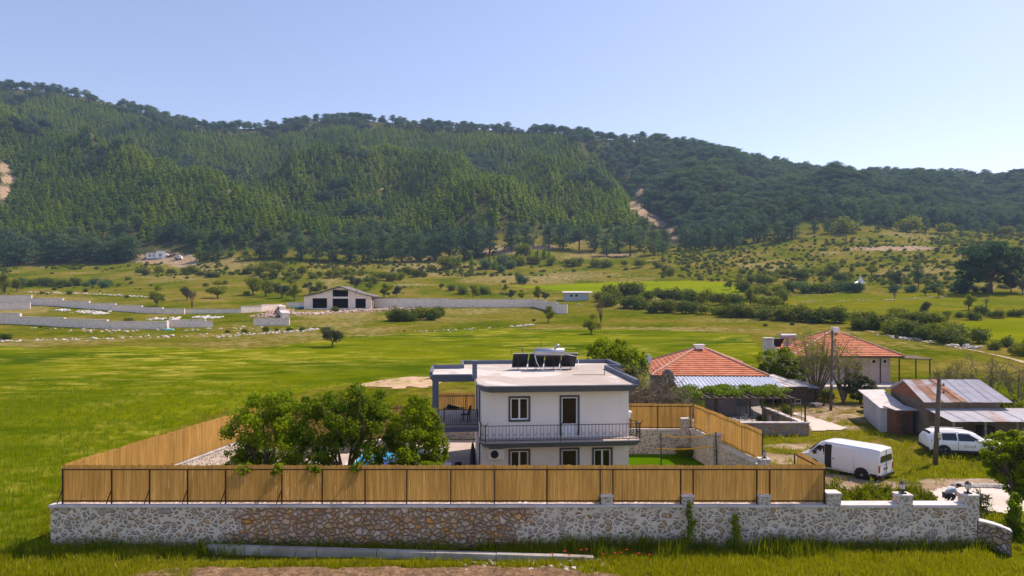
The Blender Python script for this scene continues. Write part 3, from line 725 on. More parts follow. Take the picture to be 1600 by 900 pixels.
def m_reed(name, a, b):
    m, nt, out = new_mat(name); o = objc(nt)
    v = mapping(nt, o, (24, 24, 0.6)); n1 = noise(nt, v, 1.0, 5, 0.75)
    n2 = noise(nt, mapping(nt, o, (0.9, 0.9, 0.25)), 1.0, 4, 0.6); n3 = noise(nt, mapping(nt, o, (5, 5, 0.3)), 1.0, 3, 0.6)
    c = ramp(nt, n1, [(0.3, tuple(x*0.72 for x in a)), (0.5, a), (0.75, b)])
    c = mixc(nt, 0.9, c, ramp(nt, n2, [(0.35, (0.82,0.82,0.80)), (0.65, (1.12,1.10,1.08))]), 'MULTIPLY')
    c = mixc(nt, 0.6, c, ramp(nt, n3, [(0.35, (0.78,0.76,0.74)), (0.65, (1.15,1.15,1.15))]), 'MULTIPLY')
    p = princ(nt, None, c, 0.8, 0, bump(nt, n1, 0.6, 0.01), 0.2); t = N(nt, 'BsdfTranslucent'); L(nt, c, t.inputs[0])
    s = N(nt, 'MixShader'); s.inputs[0].default_value = 0.33; L(nt, p.outputs[0], s.inputs[1]); L(nt, t.outputs[0], s.inputs[2])
    # slits of daylight between the canes
    g = noise(nt, mapping(nt, o, (30, 30, 1.3), loc=(3,1,2)), 1.0, 2, 0.5)
    gr = N(nt, 'MapRange'); L(nt, g, gr.inputs[0]); gr.inputs[1].default_value = 0.66; gr.inputs[2].default_value = 0.74; gr.inputs[3].default_value = 0.0; gr.inputs[4].default_value = 0.45
    tr = N(nt, 'BsdfTransparent'); s2 = N(nt, 'MixShader'); L(nt, gr.outputs[0], s2.inputs[0]); L(nt, s.outputs[0], s2.inputs[1]); L(nt, tr.outputs[0], s2.inputs[2])
    L(nt, s2.outputs[0], out.inputs[0]); return m
M_REED = m_reed('reed_mat', (0.53,0.29,0.075), (0.80,0.51,0.19))

def m_wall():
    """the boundary wall: mortared stone that gives way to a dry-laid stretch between x=-11.6 and 0.8"""
    m, nt, out = new_mat('boundary_stone'); o = objc(nt)
    w = noise(nt, o, 2.5, 3); cb = N(nt, 'CombineXYZ'); L(nt, w, cb.inputs[0]); L(nt, noise(nt, mapping(nt, o, loc=(7,3,1)), 2.5, 3), cb.inputs[2])
    ws = N(nt, 'VectorMath', operation='SCALE'); L(nt, cb.outputs[0], ws.inputs[0]); ws.inputs['Scale'].default_value = 0.30
    ad = N(nt, 'VectorMath', operation='ADD'); L(nt, o, ad.inputs[0]); L(nt, ws.outputs[0], ad.inputs[1]); vec = mapping(nt, ad.outputs[0], (1, 1, 1.2))
    v = N(nt, 'TexVoronoi', feature='F1'); e = N(nt, 'TexVoronoi', feature='DISTANCE_TO_EDGE')
    for q in (v, e): q.inputs['Scale'].default_value = 4.3; L(nt, vec, q.inputs['Vector'])
    sc = N(nt, 'SeparateColor'); L(nt, v.outputs['Color'], sc.inputs[0]); sx = N(nt, 'SeparateXYZ'); L(nt, o, sx.inputs[0])
    def M(op, a, b, c=None):
        n = N(nt, 'Math', operation=op)
        for i, x in enumerate((a, b, c)):
            if x is None: continue
            if hasattr(x, 'is_linked'): L(nt, x, n.inputs[i])
            else: n.inputs[i].default_value = x
        return n.outputs[0]
    xx = M('MULTIPLY_ADD', noise(nt, o, 0.9, 4), 3.0, M('ADD', sx.outputs[0], -1.5)); xx = M('MULTIPLY_ADD', sc.outputs[2], 1.2, M('ADD', xx, -.6))
    inside = M('MULTIPLY', M('GREATER_THAN', xx, -11.2), M('LESS_THAN', xx, 0.6))
    st1 = [(0.42,0.32,0.26),(0.54,0.43,0.34),(0.46,0.41,0.37),(0.56,0.33,0.18),(0.50,0.42,0.35),(0.42,0.37,0.34),(0.55,0.43,0.31),(0.48,0.38,0.31),(0.58,0.50,0.43)]
    st2 = [(0.46,0.30,0.20),(0.68,0.48,0.34),(0.56,0.35,0.22),(0.66,0.29,0.09),(0.64,0.48,0.37),(0.46,0.32,0.25),(0.70,0.42,0.17),(0.58,0.39,0.28),(0.72,0.59,0.48)]
    stops = lambda st: [(i/(len(st)-1), c) for i, c in enumerate(st)]
    stc = mixc(nt, inside, ramp(nt, sc.outputs[0], stops(st1)), ramp(nt, sc.outputs[0], stops(st2)))
    fine = noise(nt, o, 24, 5, 0.7); big = noise(nt, o, 0.8, 4, .6)
    stc = mixc(nt, 0.9, stc, ramp(nt, fine, [(0.3, (0.62,)*3), (0.7, (1.3,)*3)]), 'MULTIPLY')
    mo = mixc(nt, inside, (0.76,0.65,0.55), (0.19,0.14,0.105)); mo = mixc(nt, 0.9, mo, ramp(nt, fine, [(0.3, (0.78,)*3), (0.7, (1.12,)*3)]), 'MULTIPLY')
    width = M('MULTIPLY_ADD', sc.outputs[1], M('MULTIPLY_ADD', inside, -0.12, 0.16), M('MULTIPLY_ADD', inside, -0.02, 0.035))
    sb = M('SUBTRACT', e.outputs['Distance'], width); f = N(nt, 'MapRange'); L(nt, sb, f.inputs[0]); f.inputs[1].default_value = -.015; f.inputs[2].default_value = .03
    c = mixc(nt, f.outputs[0], mo, stc); c = mixc(nt, 0.8, c, ramp(nt, big, [(0.3, (0.80,0.79,0.78)), (0.7, (1.1,1.1,1.08))]), 'MULTIPLY')
    # wall darkens toward its foot with a faint olive tinge, ragged upper edge
    foot = M('MULTIPLY_ADD', big, 0.9, M('MULTIPLY', sx.outputs[2], -1.0)); ff = N(nt, 'MapRange'); L(nt, foot, ff.inputs[0]); ff.inputs[1].default_value = -.15; ff.inputs[2].default_value = .35
    c = mixc(nt, ff.outputs[0], c, mixc(nt, 1.0, c, (0.62,0.63,0.55), 'MULTIPLY'))
    hh = N(nt, 'MapRange', interpolation_type='SMOOTHSTEP'); L(nt, sb, hh.inputs[0]); hh.inputs[1].default_value = -.02; hh.inputs[2].default_value = .18
    princ(nt, out, c, .92, 0, bump(nt, M('MULTIPLY_ADD', fine, .25, hh.outputs[0]), 1.0, .08), .15)
    return m
M_WALL = m_wall()
def sheet(mb, pts, off=0.0): mb.add([(p[0], p[1], p[2]+off) for p in pts], [tuple(range(len(pts)))])
def draped(name, poly, mat, dz=0.004, step=0.5, rough=0.0, label=None):
    """ground cover patch lying on the terrain with an uneven edge"""
    xs = [p[0] for p in poly]; ys = [p[1] for p in poly]
    gx = np.arange(min(xs)-step, max(xs)+step*2, step); gy = np.arange(min(ys)-step, max(ys)+step*2, step)
    X, Y = np.meshgrid(gx, gy, indexing='ij'); nx, ny = X.shape
    Z = hgt(X.ravel(), Y.ravel()) + dz
    idx = np.arange(nx*ny).reshape(nx, ny); Fq = np.stack([idx[:-1,:-1], idx[1:,:-1], idx[1:,1:], idx[:-1,1:]], -1).reshape(-1, 4)
    cx = X.ravel()[Fq].mean(1); cyy = Y.ravel()[Fq].mean(1); wob = rough*(fbm(cx/1.4, cyy/1.4, 19, 5)-.5); keep = inpoly(cx+wob, cyy+wob*1.7, poly); Fq = Fq[keep]
    used = np.unique(Fq); rm = np.zeros(nx*ny, int); rm[used] = np.arange(len(used))
    me = np_mesh(name, np.stack([X.ravel(), Y.ravel(), Z], 1)[used], rm[Fq]); me.shade_smooth()
    o = mk(name, me, mat); o['kind'] = 'structure'
    return o

# ================================================================ compound: stone wall and reed fences
WY0, WX0, WX1 = 27.75, -18.75, 18.9     # outer face, ends
CZ = 1.70
def lantern(x, y, z, label, s=1.0):
    r = thing('pillar_lantern', label, 'lantern', (x, y, z)); r['group'] = 'lanterns on the wall pillars'
    b = MB(); b.prism([(-.10*s,-.10*s),(.10*s,-.10*s),(.10*s,.10*s),(-.10*s,.10*s)], 0, .05, None); b.tube([(0,0,.05),(0,0,.13*s),(0,0,.17*s)], [.045*s,.03*s,.07*s], 8)
    b.prism([(.13*s*math.cos(k*1.047),.13*s*math.sin(k*1.047)) for k in range(6)], .36*s, .46*s, [(.02*s*math.cos(k*1.047),.02*s*math.sin(k*1.047)) for k in range(6)])
    for k in range(6): b.bar((.08*s*math.cos(k*1.047),.08*s*math.sin(k*1.047),.16*s), (.11*s*math.cos(k*1.047),.11*s*math.sin(k*1.047),.37*s), .012)
    b.build('lantern_frame', M_IRON, r)
    g = MB(); g.tube([(0,0,.17*s),(0,0,.35*s)], [.065*s,.09*s], 6); g.build('glass', M_PVC, r)
w = thing('stone_wall', 'long pale mortared stone boundary wall with a brown rubble section, standing in the foreground', 'stone wall', (0, WY0, 0))
def seg(parent, nm, mat, x0, x1, z0=-0.5, z1=CZ, y0=0.0, y1=0.40):
    b = MB(); n = max(1, int((x1-x0)/0.5))
    # front face subdivided and slightly uneven
    rgx = np.random.default_rng(int(abs(x0)*100)); m = 6
    vs = []; fs = []
    for i in range(n+1):
        for j in range(m+1):
            ed = (i in (0, n)) or (j in (0, m)); vs.append((x0+(x1-x0)*i/n, y0+(0 if ed else rgx.normal()*0.02), z0+(z1-z0)*j/m))
    for i in range(n):
        for j in range(m): a = i*(m+1)+j; fs.append((a, a+m+1, a+m+2, a+1))
    b.add(vs, fs)
    b.add([(x0,y0,z0),(x1,y0,z0),(x1,y1,z0),(x0,y1,z0),(x0,y0,z1),(x1,y0,z1),(x1,y1,z1),(x0,y1,z1)], [(0,3,2,1),(4,5,6,7),(1,2,6,5),(2,3,7,6),(3,0,4,7)])
    return b.build(nm, mat, parent)
seg(w, 'masonry', M_WALL, WX0, -11.6); seg(w, 'rubble_section', M_WALL, -11.598, 0.75)['label'] = 'brown dry-laid rubble stretch of the wall'
seg(w, 'masonry', M_WALL, 0.752, WX1)
b = MB(); b.box(WX0-.06, 12.86, -.07, .46, CZ+.002, CZ+.10); b.build('coping', M_COPING, w, bevel=.01)
b = MB(); b.box(13.30, 15.72, -.10, .50, CZ+.002, CZ+.12); b.build('coping', M_COPING, w, bevel=.01)
b = MB(); b.box(16.26, 18.42, -.10, .50, CZ+.002, CZ+.12); b.build('coping', M_COPING, w, bevel=.01)
PIL = [3.86, 7.15, 10.26, 13.08, 15.99, 18.68]
for i, x in enumerate(PIL):
    hw = .24 if i < 3 else .28; top = 2.12 if i < 3 else (2.22 if i == 3 else 2.14)
    b = MB(); b.box(x-hw, x+hw, -.035, .44, CZ-.3 if i < 3 else CZ-.55, top); p = b.build('pillar', M_STONE, w)
    b = MB(); b.box(x-hw-.03, x+hw+.03, -.07, .48, top+.002, top+.07); b.build('pillar_cap', M_COPING, p, bevel=.012)
lantern(15.99, WY0+.2, 2.21, 'small black lantern on the pillar beside the reed-free stretch of wall, above green shrubs', 1.1)
lantern(18.66, WY0+.2, 2.21, 'small black lantern with pale glass on the last pillar before the driveway', 1.1)

def reed_run(parent, p0, p1, z0, z1, zj=0.0, ragged=0.03):
    """one reed mat between two points: a finely pleated sheet with a ragged top"""
    p0, p1 = Vector(p0), Vector(p1); d = p1-p0; Ln = d.length; d.normalize(); nrm = Vector((-d.y, d.x))
    n = max(8, int(Ln/0.06)); rgx = np.random.default_rng(int(abs(p0.x*13+p0.y*37))); vs = []; fs = []
    for i in range(n+1):
        q = p0 + (p1-p0)*(i/n) + nrm*(rgx.normal()*0.003+0.02*math.sin(i*0.11)+0.006*math.sin(i*0.9))
        t = z1+zj+rgx.normal()*ragged*.5 + 0.02*math.sin(i*.05); bt = z0+abs(rgx.normal())*ragged*.6
        vs += [(q.x, q.y, bt), (q.x, q.y, (bt+t)/2), (q.x, q.y, t)]
    for i in range(n): a = 3*i; fs += [(a, a+3, a+4, a+1), (a+1, a+4, a+5, a+2)]
    return vs, fs
def fence(name, label, pts, z0, z1, post_at, outer=-1, rails=True, braces=0, rail_h=(0.12, -0.16), mat=None):
    """reed mats tied to a steel frame; pts: corner points; post_at: list per segment of distances"""
    r = thing(name, label, 'reed fence', (pts[0][0], pts[0][1], 0)); off = Vector(pts[0][:2])
    for (a, c), ds in zip(zip(pts[:-1], pts[1:]), post_at):
        a2, c2 = Vector(a[:2])-off, Vector(c[:2])-off; d = (c2-a2); Ln = d.length; d.normalize(); nr = Vector((-d.y, d.x))*outer*-1
        off2 = nr*0.045*(-1)
        o3 = lambda v, z: (v.x, v.y, z)
        zz0 = z0 if not isinstance(z0, tuple) else z0; 
        if rails:
            b = MB()
            for z in (z0+rail_h[0], z1+rail_h[1]): b.bar(o3(a2+off2, z), o3(c2+off2, z), .04)
            b.build('rail', M_RUSTPOST, r)
        for k, t in enumerate(ds):
            b = MB(); q = a2+d*t+off2; b.bar(o3(q, z0-.05), o3(q, z1+rail_h[1]+.02), .045)
            if k < braces or braces == 99: b.bar(o3(q+d*-.02, z0+.55), o3(q-d*.16-nr*0.30*0, z0-.05)+() if False else o3(q-d*.24, z0-.05), .03)
            b.build('post', M_RUSTPOST, r)
        cuts = sorted(set([0.0, Ln] + [t for t in ds if 0.3 < t < Ln-0.3]))
        cuts = [c_ for i, c_ in enumerate(cuts) if i == 0 or c_-cuts[i-1] > 0.5 or c_ == Ln]
        for i in range(len(cuts)-1):
            if i and i % 2: pass
            vs, fs = reed_run(None, a2+d*cuts[i], a2+d*(cuts[i+1]), z0+.02, z1, random.uniform(-.01,.015))
            b = MB(); b.add(vs, fs); b.build('reed_mat', mat or M_REED, r)
    return r
FZ0, FZ1 = CZ+.10, 3.36
fx = [-18.35,-16.35,-14.8,-13.25,-11.7,-9.4,-7.75,-6.0,-4.3,-2.5,-.72,1.43]
x0 = -18.4
front_posts = [x-x0 for x in fx] + [3.60-x0, 4.12-x0, 6.89-x0, 7.40-x0, 10.0-x0, 10.52-x0, 12.75-x0]
fence('reed_fence', 'long golden reed fence on a black steel frame, on top of the front stone wall', [(x0, WY0+.18), (12.8, WY0+.18)], FZ0, FZ1, [front_posts], braces=6)
def side_wall(label, pts, z0, z1, pillars=(), th=.35):
    r = thing('stone_wall', label, 'stone wall', (pts[0][0], pts[0][1], 0)); off = Vector(pts[0][:2])
    m, c = MB(), MB()
    for a, e in zip(pts[:-1], pts[1:]):
        a2, e2 = Vector(a[:2])-off, Vector(e[:2])-off; d = (e2-a2).normalized(); n = Vector((-d.y, d.x))*th
        q = [a2, e2, e2+n, a2+n]
        m.prism([(p.x, p.y) for p in q], z0, z1)
        n2 = n*1.08; a3 = a2-n*.08-d*.04; e3 = e2-n*.08+d*.04
        c.prism([(p.x, p.y) for p in (a3, e3, e3+n2*1.08, a3+n2*1.08)], z1+.003, z1+.08)
    m.build('masonry', M_STONE, r); c.build('coping', M_COPING, r)
    for (x, y, h) in pillars:
        b = MB(); b.box(x-off.x-.24, x-off.x+.24, y-off.y-.24, y-off.y+.24, z0, h); p = b.build('pillar', M_STONE, r)
        b = MB(); b.box(x-off.x-.28, x-off.x+.28, y-off.y-.28, y-off.y+.28, h+.002, h+.07); b.build('pillar_cap', M_COPING, p)
    return r
LFa, LFb = (-18.45, WY0+.45), (-15.95, 42.5)
side_wall('low stone wall with white coping under the side reed fence, beside the two leafy yard trees', [LFa, LFb], -.3, CZ-.15)
fence('reed_fence', 'sunlit pale reed fence running back from the front corner into the green field', [LFa, LFb], CZ-.07, 3.36, [[k*1.9 for k in range(1, 8)]], outer=1)
side_wall('low stone wall along the back of the yard behind the swimming pool and patio', [(-15.95, 42.5), (-7.2, 46.5), (-5.7, 49.0), (4.6, 49.0), (4.6, 44.7)], -.3, .55)
fence('reed_fence', 'low back reed fence mostly hidden behind the leafy yard trees', [(-15.95, 42.5), (-7.2, 46.5)], .65, 2.85, [[2.4*k for k in range(1, 4)]])
fence('reed_fence', 'back reed fence seen through the open first-floor terrace of the white house', [(-5.7, 49.0), (4.6, 49.0)], .65, 3.32, [[k*2.4 for k in range(1, 5)]])
side_wall('mortared stone wall with pale coping behind the bright green lawn', [(4.8, 44.5), (11.6, 44.3)], -.3, 1.52, [(11.15, 44.05, 2.35)])
fence('reed_fence', 'golden reed fence standing behind the lawn and the volleyball net', [(4.9, 44.7), (11.75, 44.5)], 1.6, 3.24, [[.2, 2.4, 4.6, 6.7]], outer=-1)
RA, RB = (11.75, 44.2), (13.0, 35.4)
side_wall('stone wall descending toward the gate on the far side of the lawn', [(11.40, 44.2), (12.55, 35.4), (12.72, 33.6)], -.3, 1.60, [(11.95, 40.0, 2.15), (12.75, 34.6, 2.0)])
fence('reed_fence', 'golden reed fence on the side wall between lawn and neighbouring red-roofed house', [(11.80, 44.3), (13.0, 35.5)], 1.68, 3.28, [[.1, 2.2, 4.4, 6.6, 8.85]], outer=1)
lantern(12.8, 34.6, 2.07, 'small dark lantern on the gate pillar at the end of the side reed fence', .9)
side_wall('short return of stone wall under the orange reed panel beside the white van', [(12.55, WY0+.42), (12.5, 30.5)], -.3, CZ)
fence('reed_fence', 'short reed panel returning from the front fence corner beside the white van', [(12.82, WY0+.25), (12.75, 30.6)], FZ0, 3.34, [[.05, 2.7]], outer=1)
# sliding gate rail and low gate at the side entrance
g = thing('metal_gate', 'open dark metal gate rail beside the gate pillar', 'gate', (12.9, 31.0, 0))
b = MB(); b.bar((0,0,1.15), (0,3.2,1.25), .05); b.bar((0,0,.1), (0,3.2,.1), .05)
for k in range(12): b.bar((0,k*.29,.1), (0,k*.29,1.16), .02)
b.build('gate_frame', M_IRON, g)

# ================================================================ main house
HX, HYY, HR = -1.60, 36.0, R(5)
house = thing('white_house', 'white two-storey flat-roofed house with slate blue trim and a long front balcony', 'house', (HX, HYY, 0), HR)
def facade(mb, x0, x1, z0, z1, y, th, holes, axis='x'):
    """wall with real openings; holes = (a0,a1,b0,b1)"""
    xs = sorted(set([x0, x1] + [h[0] for h in holes] + [h[1] for h in holes])); zs = sorted(set([z0, z1] + [h[2] for h in holes] + [h[3] for h in holes]))
    P = (lambda a, t, z: (a, y+t, z)) if axis == 'x' else (lambda a, t, z: (y+t, a, z))
    for a0, a1 in zip(xs[:-1], xs[1:]):
        for c0, c1 in zip(zs[:-1], zs[1:]):
            if any(h[0] <= (a0+a1)/2 <= h[1] and h[2] <= (c0+c1)/2 <= h[3] for h in holes): continue
            for t in (0, th): mb.add([P(a0,t,c0), P(a1,t,c0), P(a1,t,c1), P(a0,t,c1)], [(0,1,2,3)])
    for h in holes:
        for (a, c, a_, c_) in ((h[0],h[2],h[1],h[2]), (h[1],h[2],h[1],h[3]), (h[1],h[3],h[0],h[3]), (h[0],h[3],h[0],h[2])):
            mb.add([P(a,0,c), P(a_,0,c_), P(a_,th,c_), P(a,th,c)], [(0,1,2,3)])
    for (a, c, a_, c_) in ((x0,z1,x1,z1), (x0,z0,x0,z1), (x1,z0,x1,z1)):
        mb.add([P(a,0,c), P(a_,0,c_), P(a_,th,c_), P(a,th,c)], [(0,1,2,3)])
def opening(parent, a0, a1, z0, z1, y, axis='x', door=False, sur=.10, curtain=0, split=True, trim=None, glass=True, face=-1):
    """surround > frame, pane, curtain, set in a hole; 'y' is the outer wall face, face=-1 looks to -y/-x"""
    def bx(mb, a, c, t0, t1, e, g):
        t0, t1 = y+t0*-face, y+t1*-face; lo, hi = min(t0,t1), max(t0,t1)
        if axis == 'x': mb.box(a, c, lo, hi, e, g)
        else: mb.box(lo, hi, a, c, e, g)
    b = MB(); s = sur
    bx(b, a0-s, a0, -.045, .02, z0-(0 if door else s), z1+s); bx(b, a1, a1+s, -.045, .02, z0-(0 if door else s), z1+s)
    bx(b, a0, a1, -.045, .02, z1, z1+s)
    if not door: bx(b, a0, a1, -.06, .02, z0-s, z0)
    w = b.build('door' if door else 'window', trim or M_TRIM_D, parent)
    f = MB(); k = .07; zb = z0 + (0.0 if not door else 0.0)
    bx(f, a0, a0+k, .06, .13, zb, z1); bx(f, a1-k, a1, .06, .13, zb, z1); bx(f, a0+k, a1-k, .06, .13, z1-k, z1); bx(f, a0+k, a1-k, .06, .13, zb, zb+k)
    if door: bx(f, a0+k, a1-k, .07, .12, zb+k, zb+.62)
    if split: m = (a0+a1)/2; bx(f, m-.045, m+.045, .055, .135, zb+k, z1-k)
    f.build('frame', M_PVC, w)
    p = MB(); bx(p, a0+k, a1-k, .09, .10, zb+(.62 if door else k), z1-k); p.build('pane', M_GLASS, w)
    if curtain:
        c = MB(); e0, e1 = (a0+.05, a0+(a1-a0)*curtain); n = 10; vs = []
        for i in range(n+1):
            a = e0+(e1-e0)*i/n; t = .24+.03*(i % 2)
            for z in (z0+.03, z1-.03): vs.append((a, y+t*-face, z) if axis == 'x' else (y+t*-face, a, z))
        c.add(vs, [(2*i, 2*i+2, 2*i+3, 2*i+1) for i in range(n)]); c.build('curtain', M_CURT, w)
    return w
HW, HD, Z1, Z2 = 7.9, 10.0, 2.80, 5.30
UW = (1.52, 2.48, 3.73, 4.88); UD = (4.25, 5.12, 2.85, 4.90); LW1 = (1.52, 2.48, 1.05, 2.08); LD = (4.25, 5.12, 0.12, 2.10); LW2 = (6.0, 6.92, .95, 2.08)
b = MB(); facade(b, 0, HW, -.2, Z2, 0, .22, [UW, UD, LW1, LD, LW2])
LWa = (4.6, 5.5, 3.55, 4.9); LWb = (1.2, 2.6, 0.1, 2.2)
LWc = (1.6, 3.0, 3.5, 4.95)
facade(b, .22, HD, -.2, Z2, 0.001, .22, [LWc, LWb, (6.0, 6.9, 2.85, 4.85)], axis='y')
facade(b, .22, HD, -.2, Z2, HW-.221, .22, [(3.0, 4.2, 3.7, 4.8)], axis='y')
facade(b, 0.22, HW-.22, -.2, Z2, HD-.22, .22, [])
b.build('walls', M_WHITE, house)
b = MB(); b.box(.225, HW-.225, .225, HD-.225, 2.60, 2.84); b.box(3.3, 3.4, .3, HD-.3, 0, 2.6); b.box(3.3, 3.4, .3, HD-.3, 2.85, 5.28); b.build('inner_floor', M_WHITE, house)
opening(house, *UW, 0, curtain=.42); opening(house, *UD, 0, door=True, split=False); opening(house, *LW1, 0, curtain=.2); opening(house, *LD, 0, door=True, split=False); opening(house, *LW2, 0, curtain=.12)
opening(house, *LWc, 0, axis='y', trim=M_TRIM); opening(house, *LWb, 0, axis='y', door=True, trim=M_TRIM); opening(house, 6.0, 6.9, 2.85, 4.85, 0, axis='y', door=True, split=False, trim=M_TRIM)
opening(house, 3.0, 4.2, 3.7, 4.8, HW, axis='y', face=1)
# roof slab with tapering slate-blue fascia
RP = [(0.12,-1.0),(-0.28,-0.15),(-0.38,3.8),(-2.85,3.8),(-2.85,7.7),(-0.95,7.7),(-0.95,10.5),(9.25,10.5),(9.25,6.6),(8.22,6.6),(8.22,-1.0)]
RB_ = [(0.42,-.72),(-0.02,-0.02),(-0.14,3.98),(-2.68,3.98),(-2.68,7.6),(-0.8,7.6),(-0.8,10.3),(9.0,10.3),(9.0,6.75),(7.92,6.75),(7.92,-.72)]
def ngon_slab(mb, top, bot, z0, z1):
    n = len(top); mb.add([(p[0],p[1],z0) for p in bot]+[(p[0],p[1],z1) for p in top], [tuple(range(n-1,-1,-1)), tuple(range(n,2*n))]+[(i,(i+1)%n,n+(i+1)%n,n+i) for i in range(n)])
b = MB(); ngon_slab(b, RP, RB_, 5.28, 5.62); fas = b.build('roof', M_TRIM, house)
ins = [(p[0]+(0.07 if p[0] < 4 else -0.07), p[1]+(0.07 if p[1] < 5.2 and p[1] < 3 else (-0.07 if p[1] > 7 else 0.0))) for p in RP]
b = MB(); ngon_slab(b, [(0.2,-.93),(-.2,-.1),(-.3,3.88),(-2.77,3.88),(-2.77,7.62),(-.87,7.62),(-.87,10.42),(9.17,10.42),(9.17,6.68),(8.14,6.68),(8.14,-.93)], [(0.2,-.93),(-.2,-.1),(-.3,3.88),(-2.77,3.88),(-2.77,7.62),(-.87,7.62),(-.87,10.42),(9.17,10.42),(9.17,6.68),(8.14,6.68),(8.14,-.93)], 5.61, 5.655)
b.build('roof_surface', M_ROOF, fas)
b = MB()
def par(p, q, h=.28, wd=.16):
    z = 5.623; b.bar((p[0],p[1],z+h/2), (q[0],q[1],z+h/2), wd, h)
par((8.14,-.92),(8.14,6.66)); par((8.23,6.68),(9.10,6.68)); par((9.17,6.77),(9.17,10.34)); par((9.25,10.42),(-.95,10.42)); par((-.87,10.33),(-.87,7.70)); par((-.96,7.62),(-2.77,7.62)); par((-2.77,7.53),(-2.77,3.97), .24)
par((-2.69,3.88),(-.40,3.88), .10); 
b.build('parapet', M_TRIM, fas)
b = MB(); b.box(-.42,-.16,2.15,2.6,5.62,6.62); b.box(-.45,-.13,2.12,2.63,6.60,6.66); b.build('chimney', M_TRIM, fas, bevel=.01)
# lamp, box and conduit bits on the roof
b = MB(); b.bar((7.3,3.2,5.70),(5.4,3.1,5.72),.03); b.bar((7.3,3.2,5.66),(7.3,3.2,6.0),.04); b.bar((8.2,2.0,6.0),(8.2,4.6,6.0),.03); b.bar((8.2,2.0,5.9),(8.2,2.0,6.0),.03); b.bar((8.2,4.6,5.9),(8.2,4.6,6.0),.03)
b.build('roof_pipe', M_WOOD_G, fas)
# balcony
b = MB(); bt = [(0.06,-1.12),(-.18,-.72),(-.10,-.002),(8.0,-.002),(8.3,-.3),(8.3,-1.12)]; bb = [(0.40,-.86),(0.10,-.55),(0.10,-.002),(7.85,-.002),(8.0,-.25),(8.0,-.86)]
ngon_slab(b, bt, bb, 2.44, 2.72); bal = b.build('balcony', M_TRIM, house)
b = MB(); ngon_slab(b, [(p[0]*.995+.02, p[1]*.97-.012) for p in bt], [(p[0]*.995+.02, p[1]*.97-.012) for p in bt], 2.725, 2.765); b.build('balcony_floor', M_PAVE, bal)
def railing(parent, pts, z0, h=.85, pitch=.175, scroll=True, ends=True, mat=None):
    b = MB()
    for (p, q) in zip(pts[:-1], pts[1:]):
        p, q = Vector(p), Vector(q); d = q-p; Ln = d.length; d.normalize()
        b.bar((p.x,p.y,z0+h), (q.x,q.y,z0+h), .045, .03); b.bar((p.x,p.y,z0+.09), (q.x,q.y,z0+.09), .03)
        n = max(1, int(Ln/pitch))
        for i in range(n+1):
            s = p+d*(Ln*i/n); b.bar((s.x,s.y,z0+.09), (s.x,s.y,z0+h), .018)
            if scroll and i < n:
                m = p+d*(Ln*(i+.5)/n); 
                if i % 2 == 0:
                    c = [(m.x+d.x*.05*math.cos(t), m.y+d.y*.05*math.cos(t), z0+.38+.07*math.sin(t)) for t in np.linspace(0, 6.28, 7)]
                    b.tube(c, .010, 3, False)
    for i, p in enumerate(pts):
        b.bar((p[0],p[1],z0-.02), (p[0],p[1],z0+h+.04), .05)
    return b.build('railing', mat or M_IRON, parent)
railing(bal, [(-.06,-.05),(-.08,-.72),(.14,-1.05),(4.05,-1.05),(8.22,-1.05),(8.22,-.32),(8.0,-.05)], 2.765)
b = MB()
for (x, y, dx) in ((.14,-1.05,.16),(-.06,-.1,-.12),(4.05,-1.05,.10),(8.22,-1.05,.14),(8.0,-.05,-.12)):
    b = MB(); b.tube([(x,y,3.55),(x+dx*.4,y-.04,3.68),(x+dx,y-.05,3.82)], [.03,.02,.01], 5); b.build('finial', M_IRON, bal)
# first-floor terrace on the left
b = MB(); b.box(-2.72,-.001,3.95,9.6,2.35,2.62); ter = b.build('terrace_deck', M_TRIM, house)
b = MB(); b.box(-2.70,-.02,3.97,9.58,2.623,2.66); b.build('deck_floor', M_PAVE, ter)
for (x, y, z0, z1) in ((-2.7,4.0,2.66,5.28),(-2.7,7.3,2.66,5.28),(-2.7,9.2,-.1,2.35),(-2.7,4.1,-.1,2.35)):
    b = MB(); b.box(x, x+.30, y, y+.30, z0, z1); b.build('column', M_TRIM, house)
railing(ter, [(-.06,4.05),(-2.4,4.05)], 2.66, .95, .12, False); railing(ter, [(-2.64,4.35),(-2.64,9.5),(-.1,9.5)], 2.66, .95, .14, False)
# air conditioner, wall lamp
ac = MB(); ac.box(.36,1.18,-.34,-.02,1.72,2.28); ac = ac.build('air_conditioner', M_PVC, house, bevel=.02)
b = MB(); b.tube([(.66,-.35,2.0),(.66,-.37,2.0)], [.21,.21], 16); b.build('fan', M_BLACK, ac)
b = MB(); b.bar((.30,-.02,1.70),(.30,-.02,.3),.03); b.bar((1.05,-.2,1.70),(1.05,-.02,1.70),.04); b.bar((.5,-.2,1.70),(.5,-.02,1.70),.04); b.build('bracket', M_PVC, ac)
b = MB(); b.box(HW+.002,HW+.30,.4,.75,3.9,4.0); b.box(HW+.05,HW+.22,.45,.7,3.62,3.9); b.build('wall_box', M_PVC, house)
b = MB(); b.box(-.012,.0,-.0,.0,0,0) if False else b.tube([(-.03,.12,0),(-.03,.12,5.2)], .03, 6); b.build('downpipe', M_PVC, house)

def loc_house(x, y, z): 
    v = Matrix.Rotation(HR, 4, 'Z') @ Vector((x, y, z)); return (v.x+HX, v.y+HYY, z)
